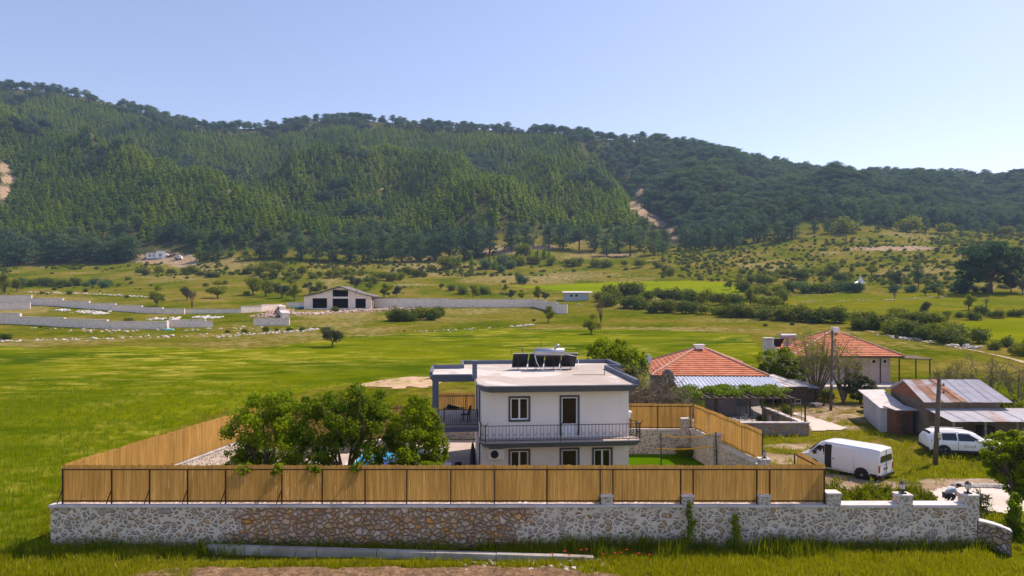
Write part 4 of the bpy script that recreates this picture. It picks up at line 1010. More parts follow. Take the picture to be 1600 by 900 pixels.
# solar water heater on the roof
sh = thing('solar_water_heater', 'solar water heater with shiny tank and four dark collectors on the white house roof', 'water heater', loc_house(2.25, 6.3, 5.655), HR)
for k in range(4):
    x0_ = k*1.03-.05; c = MB()
    c.hexa([(x0_,.62,.12),(x0_+.93,.62,.12),(x0_+.93,.70,.12),(x0_,.70,.12)], [(x0_+.05,-.02,1.02),(x0_+.98,-.02,1.02),(x0_+.98,.08,1.06),(x0_+.05,.08,1.06)]); cc = c.build('solar_panel', M_PANELBACK, sh)
    c = MB(); c.bar((x0_-.02,.60,.12),(x0_+.95,.60,.12),.05); c.bar((x0_+.03,-.03,1.05),(x0_+1.0,-.03,1.05),.05); c.build('panel_edge', M_GALV, cc)
b = MB()
for x in (.3,1.45,2.5,3.6): b.bar((x,-.05,.0),(x,.02,1.0),.035); b.bar((x,.6,.0),(x,-.05,.02),.03)
b.bar((1.3,-.35,0),(1.35,-.3,1.1),.04); b.bar((2.9,-.35,0),(2.9,-.3,1.1),.04); b.bar((1.35,-.3,.85),(2.9,-.3,.85),.03)
b.bar((-.15,0,1.25),(1.3,0,1.28),.025); b.bar((-.15,0,.95),(-.15,0,1.25),.025); b.bar((.55,0,.9),(.55,0,1.4),.04)
b.build('support_frame', M_IRON, sh)
t = MB(); t.tube([(1.28,-.3,1.15),(1.30,-.3,1.15),(3.12,-.3,1.15),(3.14,-.3,1.15)], [.215,.25,.25,.215], 20); tk = t.build('tank', M_TANK, sh, smooth=False)
for p in tk.data.polygons: p.use_smooth = len(p.vertices) == 4
M_INK = m_plain('blue_lettering', (0.10,0.12,0.30), 0.5, var=0.2); M_INK2 = m_plain('pale_lettering', (0.33,0.36,0.50), 0.5, var=0.2)
for zc, mt, n_, w_ in ((1.20, M_INK2, 9, .075), (1.09, M_INK, 11, .055)):
    t = MB(); rgx = np.random.default_rng(4)
    for i in range(n_):
        xx = 1.80+i*(.76/n_); h_ = .035
        yy = -.3-math.sqrt(.25**2-(zc-1.15)**2)-.004
        t.box(xx, xx+w_*.28, yy, yy+.004, zc-h_, zc+h_); t.box(xx+w_*.28, xx+w_*.75, yy, yy+.004, zc+(h_-.018 if i % 3 else -.008), zc+(h_ if i % 3 else .010))
        if i % 2: t.box(xx+w_*.28, xx+w_*.75, yy, yy+.004, zc-h_, zc-h_+.018)
    t.build('lettering', mt, tk)
t = MB(); t.ball((2.72,-.3,1.54), .12, 12, 8); t.tube([(2.64,-.3,1.40),(2.70,-.3,1.50)], [.05,.05], 8); t.build('float_ball', M_TANK, tk, smooth=True)
t = MB(); t.tube([(1.68,-.3,1.40),(1.68,-.3,1.85)], .012, 5); t.build('antenna', M_IRON, sh)
t = MB(); t.tube([(1.30,-.45,1.2),(1.28,-.55,.9),(1.40,-.55,.5),(1.65,-.5,.08)], .022, 6); t.tube([(3.15,-.4,1.0),(3.5,-.2,.95),(4.0,-.1,.85),(4.1,.0,.5),(3.9,-.2,.02)], .02, 6)
t.tube([(1.65,-.5,.06),(2.2,-.8,.03),(2.8,-.75,.03)], .02, 6)
t.tube([(.95,-.0,.25),(.7,-.6,.03)], .025, 5); t.tube([(2.0,.0,.25),(1.75,-.6,.03)], .025, 5); t.tube([(3.05,.0,.25),(2.85,-.6,.03)], .025, 5)
t.build('hose', M_PVC, sh, smooth=True)

# terrace furniture
def dining_table(loc, label, s=(1.3,.8,.74), mat=M_WOOD, grp=None):
    r = thing('dining_table', label, 'table', loc, HR, grp); b = MB(); b.box(-s[0]/2,s[0]/2,-s[1]/2,s[1]/2,s[2]-.05,s[2]); b.build('tabletop', mat, r)
    for a in (-1,1):
        for c in (-1,1): b = MB(); b.box(a*(s[0]/2-.06)-.035,a*(s[0]/2-.06)+.035,c*(s[1]/2-.06)-.035,c*(s[1]/2-.06)+.035,0,s[2]-.05); b.build('leg', mat, r)
    return r
def chair(loc, rz, label, mat=M_BLACK, grp=None):
    r = thing('chair', label, 'chair', loc, rz, grp)
    b = MB(); b.box(-.24,.24,-.24,.24,.42,.47); b.build('seat', mat, r, bevel=.01)
    b = MB(); b.hexa([(-.24,.20,.48),(.24,.20,.48),(.24,.25,.48),(-.24,.25,.48)], [(-.20,.30,.98),(.20,.30,.98),(.20,.34,.98),(-.20,.34,.98)]); b.build('backrest', mat, r, bevel=.01)
    for a in (-1,1):
        for c in (-1,1): b = MB(); b.bar((a*.20,c*.20,.42),(a*.22,c*.23,0),.04); b.build('leg', mat, r)
    return r
dining_table(loc_house(-1.45,6.0,2.66), 'brown wooden dining table on the first-floor terrace')
chair(loc_house(-.75,5.5,2.66), HR-1.9, 'dark chair pulled up to the wooden table on the first-floor terrace')
ph = thing('folded_cover', 'dark folded cover heaped on the terrace table', 'cover', loc_house(-1.6,6.0,3.40)); b = MB(); b.ball((0,0,.08), (.32,.2,.1), 12, 6); b.ball((.25,.05,.05), (.2,.15,.07), 10, 6); b.ball((-.12,0,.17), (.14,.12,.08)); b.build('cloth', M_BLACK, ph, smooth=True)

# yard: paving, pool, lawn
M_LAWN = m_field('mown_lawn', (0.045,0.13,0.001), (0.08,0.18,0.002), (0.11,0.19,0.01), patch=0.7)
draped('lawn', [(6.3,33.0),(12.6,33.6),(12.2,36),(11.25,44.1),(5.6,44.4)], M_LAWN, .03, .25)
draped('patio', [(-15.8,33.6),(-1.7,33.6),(-1.7,36.2),(-1.9,48.6),(-5.6,48.4),(-7.2,46.2),(-15.6,42.4)], M_PAVE, .03, .3)
M_WATER, nt, out = new_mat('pool_water'); princ(nt, out, (0.0,0.38,0.75), 0.08, 0, bump(nt, noise(nt, objc(nt), 4, 3), 0.3, 0.03), 0.6)
pool = thing('swimming_pool', 'bright blue garden pool with white edge, half hidden behind the yard trees', 'pool', (-7.6, 41.0, 0))
b = MB()
for (x0_,x1_,y0_,y1_) in ((-2.2,2.2,-3.4,-3.0),(-2.2,2.2,3.0,3.4),(-2.2,-1.8,-2.998,2.998),(1.8,2.2,-2.998,2.998)): b.box(x0_,x1_,y0_,y1_,.0,.42)
b.build('pool_edge', m_plain('pool_white', (0.75,0.75,0.75), 0.5, var=.05), pool, bevel=.03)
b = MB(); b.box(-1.799,1.799,-2.999,2.999,.02,.34); b.build('water', M_WATER, pool)
def lounger(x, y, rz, lab):
    r = thing('sun_lounger', lab, 'lounger', (x, y, .02), rz, 'white loungers round the pool'); b = MB(); b.box(-.33,.33,-.9,.45,.28,.34); b.build('seat', M_PVC, r)
    b = MB(); b.hexa([(-.33,.46,.28),(.33,.46,.28),(.33,.5,.24),(-.33,.5,.24)],[(-.33,.95,.78),(.33,.95,.78),(.33,1.0,.74),(-.33,1.0,.74)]); b.build('backrest', M_PVC, r)
    for a in (-1,1):
        for c in (-.8,.4): b = MB(); b.bar((a*.28,c,.28),(a*.28,c,0),.05); b.build('leg', M_PVC, r)
lounger(-10.9,39.0,1.2,'white sun lounger on the paving near the pool edge, glimpsed under the yard trees'); lounger(-4.7,39.2,-.9,'white sun lounger beside the blue pool, nearest to the white house')
dining_table(loc_house(-2.2,2.9,.02), 'pale round-cornered table on the paved patio under the terrace', (1.2,.9,.72), M_PVC)
chair(loc_house(-1.1,2.0,.02), HR+.4, 'black chair on the patio paving right of the pale table'); chair(loc_house(-1.9,1.7,.02), HR+3.3, 'black chair half hidden by leaves in front of the pale patio table')
pr = thing('folded_parasol', 'dark folded parasol standing against the corner of the white house', 'parasol', loc_house(-.42,1.6,.02))
b = MB(); b.tube([(0,0,0),(0,0,2.25)], .025, 6); b.tube([(0,0,0),(0,0,.06)], [.24,.22], 12); b.build('pole', M_IRON, pr); b = MB(); b.tube([(0,0,.55),(.0,0,.9),(0,0,1.6),(0,0,2.15),(0,0,2.22)], [.12,.17,.15,.06,.01], 9); b.build('canopy', M_BLACK, pr)
# volleyball net
vn = thing('volleyball_net', 'volleyball net with yellow tapes strung between two thin posts over the lawn', 'net', (0, 38, 0))
for (x, z) in ((8.3,2.62),(11.42,2.72)):
    b = MB(); b.tube([(x,0,0),(x+(-.02 if x < 9 else -.08),0,z)], .035, 7); b.build('post', M_IRON, vn)
def tape(p, q, sag, r=.028, n=12):
    P_ = [Vector(p).lerp(Vector(q), i/n) - Vector((0,0,sag*4*(i/n)*(1-i/n))) for i in range(n+1)]; return P_
b = MB(); T1 = tape((8.3,0,2.56),(11.35,0,2.66),.20); T2 = tape((8.0,0,1.80),(11.15,0,1.92),.10)
for T in (T1, T2):
    for a_, c_ in zip(T[:-1], T[1:]): b.bar(a_, c_, .02, .06)
b.build('tape', M_ORANGE, vn)
b = MB()
for k in range(22):
    i = k/21*11.99; a_ = T1[int(i)].lerp(T1[int(i)+1], i%1); c_ = T2[int(i)].lerp(T2[int(i)+1], i%1); b.bar(a_, c_, .006)
for f in (.25,.5,.75):
    for i in range(12): b.bar(T1[i].lerp(T2[i], f), T1[i+1].lerp(T2[i+1], f), .006)
b.build('mesh_cords', M_IRON, vn)
# ================================================================ neighbouring houses and sheds
def m_tiles():
    m, nt, out = new_mat('red_roof_tiles'); o = objc(nt)
    n1 = noise(nt, o, 1.3, 7, 0.7); n2 = noise(nt, o, 9.0, 3, 0.6)
    c = ramp(nt, n1, [(0.3, (0.34,0.10,0.055)), (0.5, (0.50,0.17,0.09)), (0.72, (0.58,0.27,0.17))])
    c = mixc(nt, 0.8, c, ramp(nt, n2, [(0.3, (0.7,0.68,0.66)), (0.7, (1.2,1.2,1.2))]), 'MULTIPLY')
    princ(nt, out, c, 0.8, 0, None, 0.2); return m
M_TILE = m_tiles(); M_RIDGE = m_plain('pale_ridge_tiles', (0.50,0.27,0.19), 0.85, var=0.3, scale=5, stain=(0.6,0.5,0.42))
M_BLUEMETAL = m_plain('bluish_roof_sheet', (0.50,0.56,0.66), 0.5, 0.15, var=0.10, scale=1.0, bmp=0.05, stain=(0.42,0.46,0.52))
M_ZINC = m_plain('weathered_zinc_sheet', (0.50,0.50,0.54), 0.55, 0.2, var=0.14, scale=1.6, bmp=0.08, stain=(0.40,0.38,0.38))
M_RUSTY = m_plain('rusty_sheet', (0.34,0.17,0.10), 0.85, 0.0, var=0.3, scale=2.2, bmp=0.15, stain=(0.50,0.44,0.42))
M_RUSTZ = m_plain('half_rusted_sheet', (0.48,0.46,0.47), 0.6, 0.1, var=0.12, scale=1.4, bmp=0.1, stain=(0.40,0.17,0.08))
M_BRICKY = m_plain('brown_block_wall', (0.19,0.14,0.10), 0.9, var=0.25, scale=2.5, bmp=0.3, stain=(0.25,0.19,0.14))
M_RBRICK = m_plain('red_brick_infill', (0.30,0.10,0.055), 0.9, var=0.35, scale=3.5, bmp=0.3, stain=(0.20,0.10,0.07))
M_TARP = m_plain('pale_tarpaulin', (0.50,0.50,0.52), 0.7, var=0.12, scale=1.3, bmp=0.5, stain=(0.36,0.38,0.42))
M_TEAL = m_plain('teal_sheet', (0.06,0.12,0.16), 0.6, var=0.2, scale=2, bmp=0.1)
M_BROWNSHEET = m_plain('brown_sheet', (0.17,0.07,0.04), 0.7, var=0.3, scale=3, bmp=0.1)

def tiled_face(mb, e0, e1, r0, r1, course=0.34, lift=0.06):
    """one roof slope in overlapping courses: eave e0-e1, top r0-r1"""
    e0, e1, r0, r1 = map(Vector, (e0, e1, r0, r1)); n = max(3, int(((e0+e1)/2-(r0+r1)/2).length/course))
    nr = (e1-e0).cross(r0-e0 if (r0-e0).length > 1e-3 else r1-e0).normalized()
    for i in range(n):
        t0, t1 = i/n, (i+1)/n; a, b_, c, d = e0.lerp(r0,t0), e1.lerp(r1,t0), e1.lerp(r1,t1), e0.lerp(r0,t1)
        a2, b2 = a+nr*lift, b_+nr*lift
        mb.add([a, b_, b2, a2, c+nr*.012, d+nr*.012], [(0,1,2,3), (3,2,4,5)])
def hip_roof(parent, FL, FR, BR, BL, z, A, B, course=.40):
    """A,B ridge ends (x,y,z); corners (x,y)"""
    fl, fr, br, bl = [(p[0],p[1],z) for p in (FL,FR,BR,BL)]
    mb = MB(); tiled_face(mb, fl, fr, A, B, course); tiled_face(mb, fr, br, B, B, course); tiled_face(mb, br, bl, B, A, course); tiled_face(mb, bl, fl, A, A, course)
    ro = mb.build('roof', M_TILE, parent)
    f = MB(); f.hexa([(p[0],p[1],z-.16) for p in (fl,fr,br,bl)], [(p[0],p[1],z-.01) for p in (fl,fr,br,bl)]); f.build('eaves', M_DARKW, ro)
    r = MB()
    for (p, q) in ((fl,A),(fr,B),(br,B),(bl,A),(A,B)):
        p, q = Vector(p), Vector(q)
        if (q-p).length < .05: continue
        n = max(2, int((q-p).length/.4))
        for i in range(n): s, e = p.lerp(q,i/n), p.lerp(q,(i+1.08)/n); r.tube([s+Vector((0,0,.05)), e+Vector((0,0,.09))], [.12,.09], 6)
    r.build('ridge_tiles', M_RIDGE, ro)
    return ro
def corr_sheet(mb, e0, e1, t0, t1, waves, amp=.025, thick=.01):
    """corrugated sheet, eave e0-e1, top t0-t1"""
    e0, e1, t0, t1 = map(Vector, (e0,e1,t0,t1)); n = waves*4; nr = (e1-e0).cross(t0-e0).normalized(); vs = []
    for i in range(n+1):
        s = i/n; h = nr*amp*math.cos(s*waves*2*math.pi); vs += [e0.lerp(e1,s)+h, t0.lerp(t1,s)+h]
    m_ = len(vs); vs += [v-nr*thick for v in vs]
    mb.add(vs, [(2*i,2*i+2,2*i+3,2*i+1) for i in range(n)] + [(m_+2*i,m_+2*i+1,m_+2*i+3,m_+2*i+2) for i in range(n)] + [(2*i,m_+2*i,m_+2*i+2,2*i+2) for i in range(n)])

# --- house with hipped red roof and blue metal porch roof
O = Vector((13.0, 62.0, 0)); h1 = thing('red_roofed_house', 'low house with hipped red tile roof and bluish metal porch roof, behind the reed fence', 'house', O)
def W(parent, o0):  # world builder relative to an origin
    return lambda x, y, z: (x-o0[0], y-o0[1], z)
q = W(h1, O)
hip_roof(h1, q(12.7,62.3,0), q(23.3,61.9,0), q(25.0,74.2,0), q(14.4,74.6,0), 3.02, q(18.3,67.6,5.15), q(18.9,68.6,5.15))
b = MB(); P4 = [q(13.4,63.6,0),q(22.9,63.2,0),q(24.2,73.6,0),q(14.9,73.9,0)]; b.prism([(p[0],p[1]) for p in P4], -.2, 2.86); b.build('walls', M_GREYWALL, h1)
b = MB(); b.box(*[v for v in (q(18.1,0,0)[0], q(18.95,0,0)[0])], q(0,67.3,0)[1], q(0,68.0,0)[1], 5.05, 5.42); b.box(q(18.02,0,0)[0], q(19.03,0,0)[0], q(0,67.2,0)[1], q(0,68.1,0)[1], 5.42, 5.48); b.build('chimney', M_PVC, h1)
b = MB(); corr_sheet(b, q(14.05,57.5,2.45), q(23.0,57.3,2.45), q(14.45,62.2,2.96), q(23.35,61.8,2.96), 26, .055); b.build('porch_roof', M_BLUEMETAL, h1)
for x in (14.3, 17.2, 20.1, 22.8):
    b = MB(); b.bar(q(x,57.6,0), q(x,57.6,2.40), .10); b.build('porch_post', M_DARKW, h1)
b = MB(); b.box(q(19.6,0,0)[0], q(20.5,0,0)[0], q(0,63.1,0)[1], q(0,63.38,0)[1], .0, 2.1); b.build('door', M_DARKW, h1)
b = MB(); b.box(q(16.2,0,0)[0], q(17.4,0,0)[0], q(0,63.2,0)[1], q(0,63.5,0)[1], .9, 2.0); b.build('window', M_DARKIN, h1)
b = MB(); b.box(q(13.6,0,0)[0], q(23.2,0,0)[0], q(0,56.6,0)[1], q(0,63.4,0)[1], -.1, .09); b.build('porch_floor', M_CONC, h1)
b = MB(); b.box(q(14.2,0,0)[0], q(19.0,0,0)[0], q(0,57.75,0)[1], q(0,57.85,0)[1], .09, 2.3); b.build('porch_screen', M_GREYWALL, h1)
# --- pergola with vine
pg = thing('pergola', 'dark wooden pergola frame in front of the metal porch roof, overgrown by vine', 'pergola', (14.6, 52.6, 0))
for x in (0, 2.3, 4.7, 6.9):
    for y in (0, 3.6): b = MB(); b.bar((x,y,0),(x,y,2.35),.09); b.build('post', M_DARKW, pg)
b = MB()
for y in (0,1.2,2.4,3.6): b.bar((-.3,y,2.38),(7.3,y,2.38),.09,.10)
b.build('beam', M_DARKW, pg)
b = MB()
for k in range(13): b.bar((k*.58,-.4,2.46),(k*.58,4.0,2.46),.07,.05)
b.build('rafter', M_WOOD_G, pg)
M_VINE = m_leaf('leaf_vine', (0.06,0.12,0.006), (0.17,0.25,0.012), 0.4, third=(0.26,0.32,0.03))
rgv = np.random.default_rng(5); bl = [(rgv.uniform(-.4,7.4), rgv.uniform(.6,4.0), 2.62+rgv.uniform(0,.2), .65, .6, .22) for _ in range(34)] + [(rgv.uniform(-2.6,.2), rgv.uniform(-.2,2), rgv.uniform(.9,2.9), .5,.5,.45) for _ in range(22)] + [(4.75,.1,2.0,.16,.16,.5,.25),(6.3,.1,2.5,.2,.2,.2,.2)]
V, Fq, ti = leaf_cloud(bl, 10500, .17, rgv, .3); o = mk('vine', np_mesh('vine', V, Fq, ti), M_VINE); o.location = (14.6,52.6,0); tag(o, 'bright green grape vine sprawling over the wooden pergola', 'vine')
# clutter under the pergola
r = thing('plastic_table', 'small pale table standing in the shade under the vine pergola', 'table', (17.0, 53.2, 0)); b = MB(); b.prism([(.5*math.cos(k*.52),.5*math.sin(k*.52)) for k in range(12)], .70, .74); b.build('tabletop', M_GALV, r)
for k in range(4): b = MB(); b.bar((.3*math.cos(k*1.57),.3*math.sin(k*1.57),.7),(.42*math.cos(k*1.57),.42*math.sin(k*1.57),0),.04); b.build('leg', M_GALV, r)
r = thing('bicycle', 'old bicycle leaning in the shade below the vine pergola', 'bicycle', (18.0, 53.4, 0), .3)
for x in (-.52,.52):
    b = MB(); b.tube([(x+.34*math.cos(t),0,.34+.34*math.sin(t)) for t in np.linspace(0,6.283,17)], .022, 5, False)
    for k in range(6): b.bar((x,0,.34),(x+.33*math.cos(k*1.05),0,.34+.33*math.sin(k*1.05)),.006)
    b.build('wheel', M_GALV, r)
b = MB(); b.bar((-.52,0,.34),(-.15,0,.8),.03); b.bar((-.15,0,.8),(.40,0,.82),.03); b.bar((.40,0,.82),(.52,0,.34),.03); b.bar((.40,0,.80),(0,0,.32),.03); b.bar((-.17,0,.9),(0,0,.32),.03); b.bar((-.52,0,.34),(0,0,.32),.02); b.bar((.36,-.25,1.0),(.36,.25,1.0),.025); b.bar((.36,0,1.0),(.42,0,.8),.03); b.build('frame', M_GALV, r)
b = MB(); b.box(-.30,-.06,-.06,.06,.9,.95); b.build('saddle', M_BLACK, r)
chair((20.2, 53.0, 0), .6, 'pale wooden chair at the right-hand end of the pergola', M_WOOD_G)
draped('porch_paving', [(14.0,50.6),(20.6,50.6),(22.2,55.5),(23.5,57),(14,57)], M_CONC_L, .05, .25)
# --- satellite dishes
def dish(x, y, z, s, rz, label, mat):
    r = thing('satellite_dish', label, 'satellite dish', (x, y, 0), rz); b = MB(); b.tube([(0,0,0),(0,0,z)], .045, 7); b.build('mast', M_GALV, r)
    b = MB(); rings = 6; vs = [(0,.0,z)]; n = 20
    for i in range(1, rings+1):
        rr_ = s*i/rings
        for k in range(n): t = 2*math.pi*k/n; vs.append((rr_*.82*math.cos(t), -.28*s*(i/rings)**2+ .0, z+rr_*1.1*math.sin(t)))
    fs = [(0,1+k,1+(k+1)%n) for k in range(n)] + [(1+(i)*n+k, 1+(i+1)*n+k, 1+(i+1)*n+(k+1)%n, 1+i*n+(k+1)%n) for i in range(rings-1) for k in range(n)]
    b.add(vs, fs); o = b.build('reflector', mat, r, smooth=True); sm = o.modifiers.new('t','SOLIDIFY'); sm.thickness = .02
    b = MB(); b.bar((0,-.2*s,z-s*.9),(0,-1.1*s,z-.1),.025); b.box(-.05,.05,-1.2*s,-1.05*s,z-.14,z-.03); b.build('feed_arm', M_IRON, r)
dish(12.75, 56.0, 3.55, .66, math.pi-.5, 'large dull brown satellite dish on a pale mast left of the red tiled roof', m_plain('dish_brown', (0.17,0.14,0.13), .6, .2, var=.15))
dish(11.6, 58.5, 4.9, .42, -.3, 'white satellite dish rising above the leafy tree behind the white house', M_PVC)
# --- plank lean-to beside the house
s1 = thing('plank_shed', 'low plank shed with pale sheet roof right of the bluish porch roof', 'shed', (25.4, 63.6, 0), .08)
b = MB(); facade(b, 0, 2.2, -.1, 1.75, 0, .08, []); facade(b, .08, 3.6, -.1, 1.75, 0.001, .08, [], 'y'); facade(b, .08, 3.6, -.1, 1.9, 2.119, .08, [], 'y')
for k in range(11): b.box(k*.2+.01,k*.2+.17,-.025,-.001,0,1.74)
b.build('plank_wall', M_DARKW, s1)
b = MB(); b.hexa([(-.9,-.35,1.80),(2.1,-.35,1.84),(1.0,4.2,2.42),(-2.2,4.2,2.42)], [(-.9,-.35,1.86),(2.1,-.35,1.90),(1.0,4.2,2.48),(-2.2,4.2,2.48)])
for k in range(5): b.bar((-.9+k*.72,-.35,1.89),(-2.2+k*.76,4.2,2.50),.05)
b.build('roof', M_COPING, s1)
b = MB(); b.hexa([(2.1,-.3,1.72),(3.4,-.1,1.62),(3.2,3.0,1.9),(1.5,3.4,2.1)], [(2.1,-.3,1.80),(3.4,-.1,1.70),(3.2,3.0,1.98),(1.5,3.4,2.18)]); b.build('tarpaulin', m_plain('blue_grey_tarp', (.16,.18,.24), .6, var=.2, bmp=.4), s1)
b = MB(); b.bar((3.3,0,0),(3.3,0,1.65),.08); b.bar((3.1,2.8,0),(3.1,2.8,1.9),.08); b.build('post', M_DARKW, s1)
b = MB(); b.box(2.3,3.2,.6,2.4,0,1.3); b.build('stored_crate', M_DARKW, s1)
r = thing('metal_chair', 'pale metal chair frame on the grass in front of the plank shed', 'chair', (25.8,62.2,0)); b = MB()
for x in (0,.5):
    b.bar((x,0,0),(x,0,.85),.03); b.bar((x,.45,0),(x,.45,.45),.03); b.bar((x,0,.45),(x,.45,.45),.03)
b.bar((0,0,.85),(.5,0,.85),.03); b.bar((0,0,.45),(.5,0,.45),.03); b.bar((0,.45,.45),(.5,.45,.45),.03); b.build('tubing', M_GALV, r)
r = thing('wheelbarrow', 'pale upturned wheelbarrow lying near the foot of the nearer-to-house utility pole', 'wheelbarrow', (28.0,62.8,.02), .4); b = MB(); b.hexa([(-.35,-.25,.05),(.35,-.2,.05),(.35,.2,.05),(-.35,.25,.05)],[(-.6,-.36,.42),(.5,-.32,.40),(.5,.32,.40),(-.6,.36,.42)]); b.build('tray', M_GALV, r)
b = MB(); b.bar((-1.3,-.25,.5),(.5,-.12,.1),.04); b.build('handle', M_WOOD_G, r); b = MB(); b.bar((-1.3,.25,.5),(.5,.12,.1),.04); b.build('handle', M_WOOD_G, r); b = MB(); b.tube([(.75,-.04,.2),(.75,.04,.2)], .2, 14); b.build('wheel', M_BLACK, r)
# --- stone garden wall with thin posts, concrete path
r = thing('garden_wall', 'low brown stone wall with thin iron posts beside the pale concrete path', 'stone wall', (16.4,50.0,0))
b = MB(); b.prism([(0,0),(5.35,0),(5.2,.35),(0,.35)], -.2, .95); b.prism([(4.95,.352),(5.25,.352),(4.95,7.2),(4.65,7.2)], -.2, .90); b.build('masonry', M_STONE_BROWN, r)
b = MB(); b.prism([(-.05,-.05),(5.42,-.05),(5.25,.40),(-.05,.40)], .952, 1.02); b.prism([(4.92,.41),(5.28,.41),(4.98,7.25),(4.60,7.25)], .90, .98); b.build('coping', M_COPING, r)
for k in range(5): b = MB(); b.tube([(.3+k*.95,.17,1.0),(.3+k*.95,.17,2.0)], .02, 5); b.build('post', M_IRON, r)
for k in range(5): b = MB(); b.tube([(5.05-k*.04,.6+k*1.4,.95),(5.05-k*.04,.6+k*1.4,1.95)], .02, 5); b.build('post', M_IRON, r)
b = MB(); b.tube([(5.15,.2,.9),(5.15,.2,2.35)], .06, 6); b.build('corner_post', M_RUSTPOST, r)
b = MB(); b.bar((.3,.17,1.9),(5.05,.17,1.9),.012); b.bar((.3,.17,1.5),(5.05,.17,1.5),.012); b.build('wire', M_IRON, r)
draped('concrete_path', world_poly([(1216,641),(1242,646),(1268,652),(1322,669),(1316,673),(1268,674),(1258,655),(1228,645)]), M_CONC_L, .05, .22)

# --- second house, pink, red hip roof
O2 = Vector((33, 77.5, 0)); GZ = .32
h2 = thing('pink_house', 'pink rendered house with wide red tiled roof and dark porch posts, behind the leafless branches', 'house', O2); q = W(h2, O2)
ro = hip_roof(h2, q(31.5,76.6,0), q(43.6,75.8,0), q(45.2,88.5,0), q(33.4,89.3,0), 3.55, q(38.4,81.8,6.15), q(38.8,82.8,6.15))
b = MB(); facade(b, q(32.6,0,0)[0], q(43.0,0,0)[0], 0.1, 3.4, q(0,77.6,0)[1], .25, [(q(39.05,0,0)[0], q(39.6,0,0)[0], 1.9, 2.75), (q(40.9,0,0)[0], q(41.3,0,0)[0], 2.65, 3.0), (q(42.2,0,0)[0], q(42.55,0,0)[0], 2.65, 3.0)])
b.prism([(q(32.6,77.86,0)[0],q(0,77.86,0)[1]),(q(43.0,0,0)[0],q(0,77.86,0)[1]),(q(44.2,0,0)[0],q(0,87.6,0)[1]),(q(33.8,0,0)[0],q(0,87.9,0)[1])], .1, 3.4); b.build('walls', M_PINK, h2)
for (x0_, x1_, z0_, z1_) in ((39.05,39.6,1.9,2.75),(40.9,41.3,2.65,3.0),(42.2,42.55,2.65,3.0)):
    b = MB(); a0, a1 = q(x0_,0,0)[0], q(x1_,0,0)[0]; yy = q(0,77.6,0)[1]; f_ = .09
    b.box(a0-f_,a0,yy-.04,yy+.03,z0_-f_,z1_+f_); b.box(a1,a1+f_,yy-.04,yy+.03,z0_-f_,z1_+f_); b.box(a0,a1,yy-.04,yy+.03,z1_,z1_+f_); b.box(a0,a1,yy-.04,yy+.03,z0_-f_,z0_); wi = b.build('window', M_PVC, h2)
    b = MB(); b.box(a0,a1,yy+.10,yy+.12,z0_,z1_); b.build('pane', M_BLACK, wi)
b = MB(); b.hexa([q(43.3,75.4,3.30),q(46.4,75.3,3.22),q(47.2,79.6,3.22),q(43.4,79.6,3.38)], [q(43.3,75.4,3.40),q(46.4,75.3,3.30),q(47.2,79.6,3.30),q(43.4,79.6,3.46)]); b.build('porch_roof', M_DARKW, h2)
for x, y in ((36.4,76.2),(41.1,76.2),(43.1,76.0),(46.2,75.5),(46.9,79.3)): b = MB(); b.bar(q(x,y,.2), q(x,y,3.32), .10); b.build('porch_post', M_RUSTPOST, h2)
b = MB(); b.prism([(q(32,0,0)[0],q(0,73.6,0)[1]),(q(43.4,0,0)[0],q(0,73.2,0)[1]),(q(44,0,0)[0],q(0,77.59,0)[1]),(q(32,0,0)[0],q(0,77.59,0)[1])], 0, .52); b.build('porch_floor', M_CONC_L, h2)
b = MB(); b.bar(q(41.3,73.9,1.4), q(43.3,73.9,1.4), .05)
for k in range(9): b.bar(q(41.3+k*.25,73.9,.5), q(41.3+k*.25,73.9,1.4), .02)
b.build('railing', M_IRON, h2)
b = MB(); b.box(q(38.3,0,0)[0], q(39.0,0,0)[0], q(0,81.3,0)[1], q(0,82.0,0)[1], 5.9, 6.55); b.build('chimney', M_PVC, h2)
b = MB(); b.prism([(q(30.2,0,0)[0]+.62*math.cos(k*.52), q(0,80.5,0)[1]+.62*math.sin(k*.52)) for k in range(12)], 0.1, 5.25); b.box(q(29.6,0,0)[0], q(30.8,0,0)[0], q(0,79.8,0)[1], q(0,81.0,0)[1], 5.25, 5.36); b.hexa([q(30.3,80.0,3.2),q(31.8,80.0,3.2),q(31.8,81.2,3.2),q(30.3,81.2,3.2)], [q(30.5,80.0,4.9),q(30.9,80.0,4.2),q(30.9,81.2,4.2),q(30.5,81.2,4.9)]); b.build('chimney_stack', M_COPING, h2)
sh2 = thing('solar_water_heater', 'solar water heater with grey tank on a rusty frame beside the tall pale chimney stack', 'water heater', (31.6,81.0,3.5))
b = MB(); b.hexa([(-.9,.3,.7),(.3,.3,.7),(.3,.4,.7),(-.9,.4,.7)],[(-.3,-.1,1.7),(.7,-.1,1.7),(.7,0,1.75),(-.3,0,1.75)]); b.build('solar_panel', M_PANELBACK, sh2); b = MB(); b.hexa([(.7,.3,.8),(1.5,.3,.8),(1.5,.4,.8),(.7,.4,.8)],[(.9,-.1,1.7),(1.9,-.1,1.7),(1.9,0,1.75),(.9,0,1.75)]); b.build('solar_panel', M_TARP, sh2)
b = MB(); b.tube([(.1,-.35,2.0),(1.9,-.35,2.0)], .30, 14); b.build('tank', m_plain('dull_tank', (.40,.38,.42), .5, .3, var=.15), sh2)
b = MB()
for x in (-.6,.2,1.0,1.8): b.bar((x,0,-.6),(x,-.3,1.9),.05)
b.bar((-.6,-.3,1.5),(-.3,-.3,2.2),.03); b.bar((-.3,-.3,2.2),(.1,-.3,2.2),.03); b.build('support_frame', M_RUSTPOST, sh2)

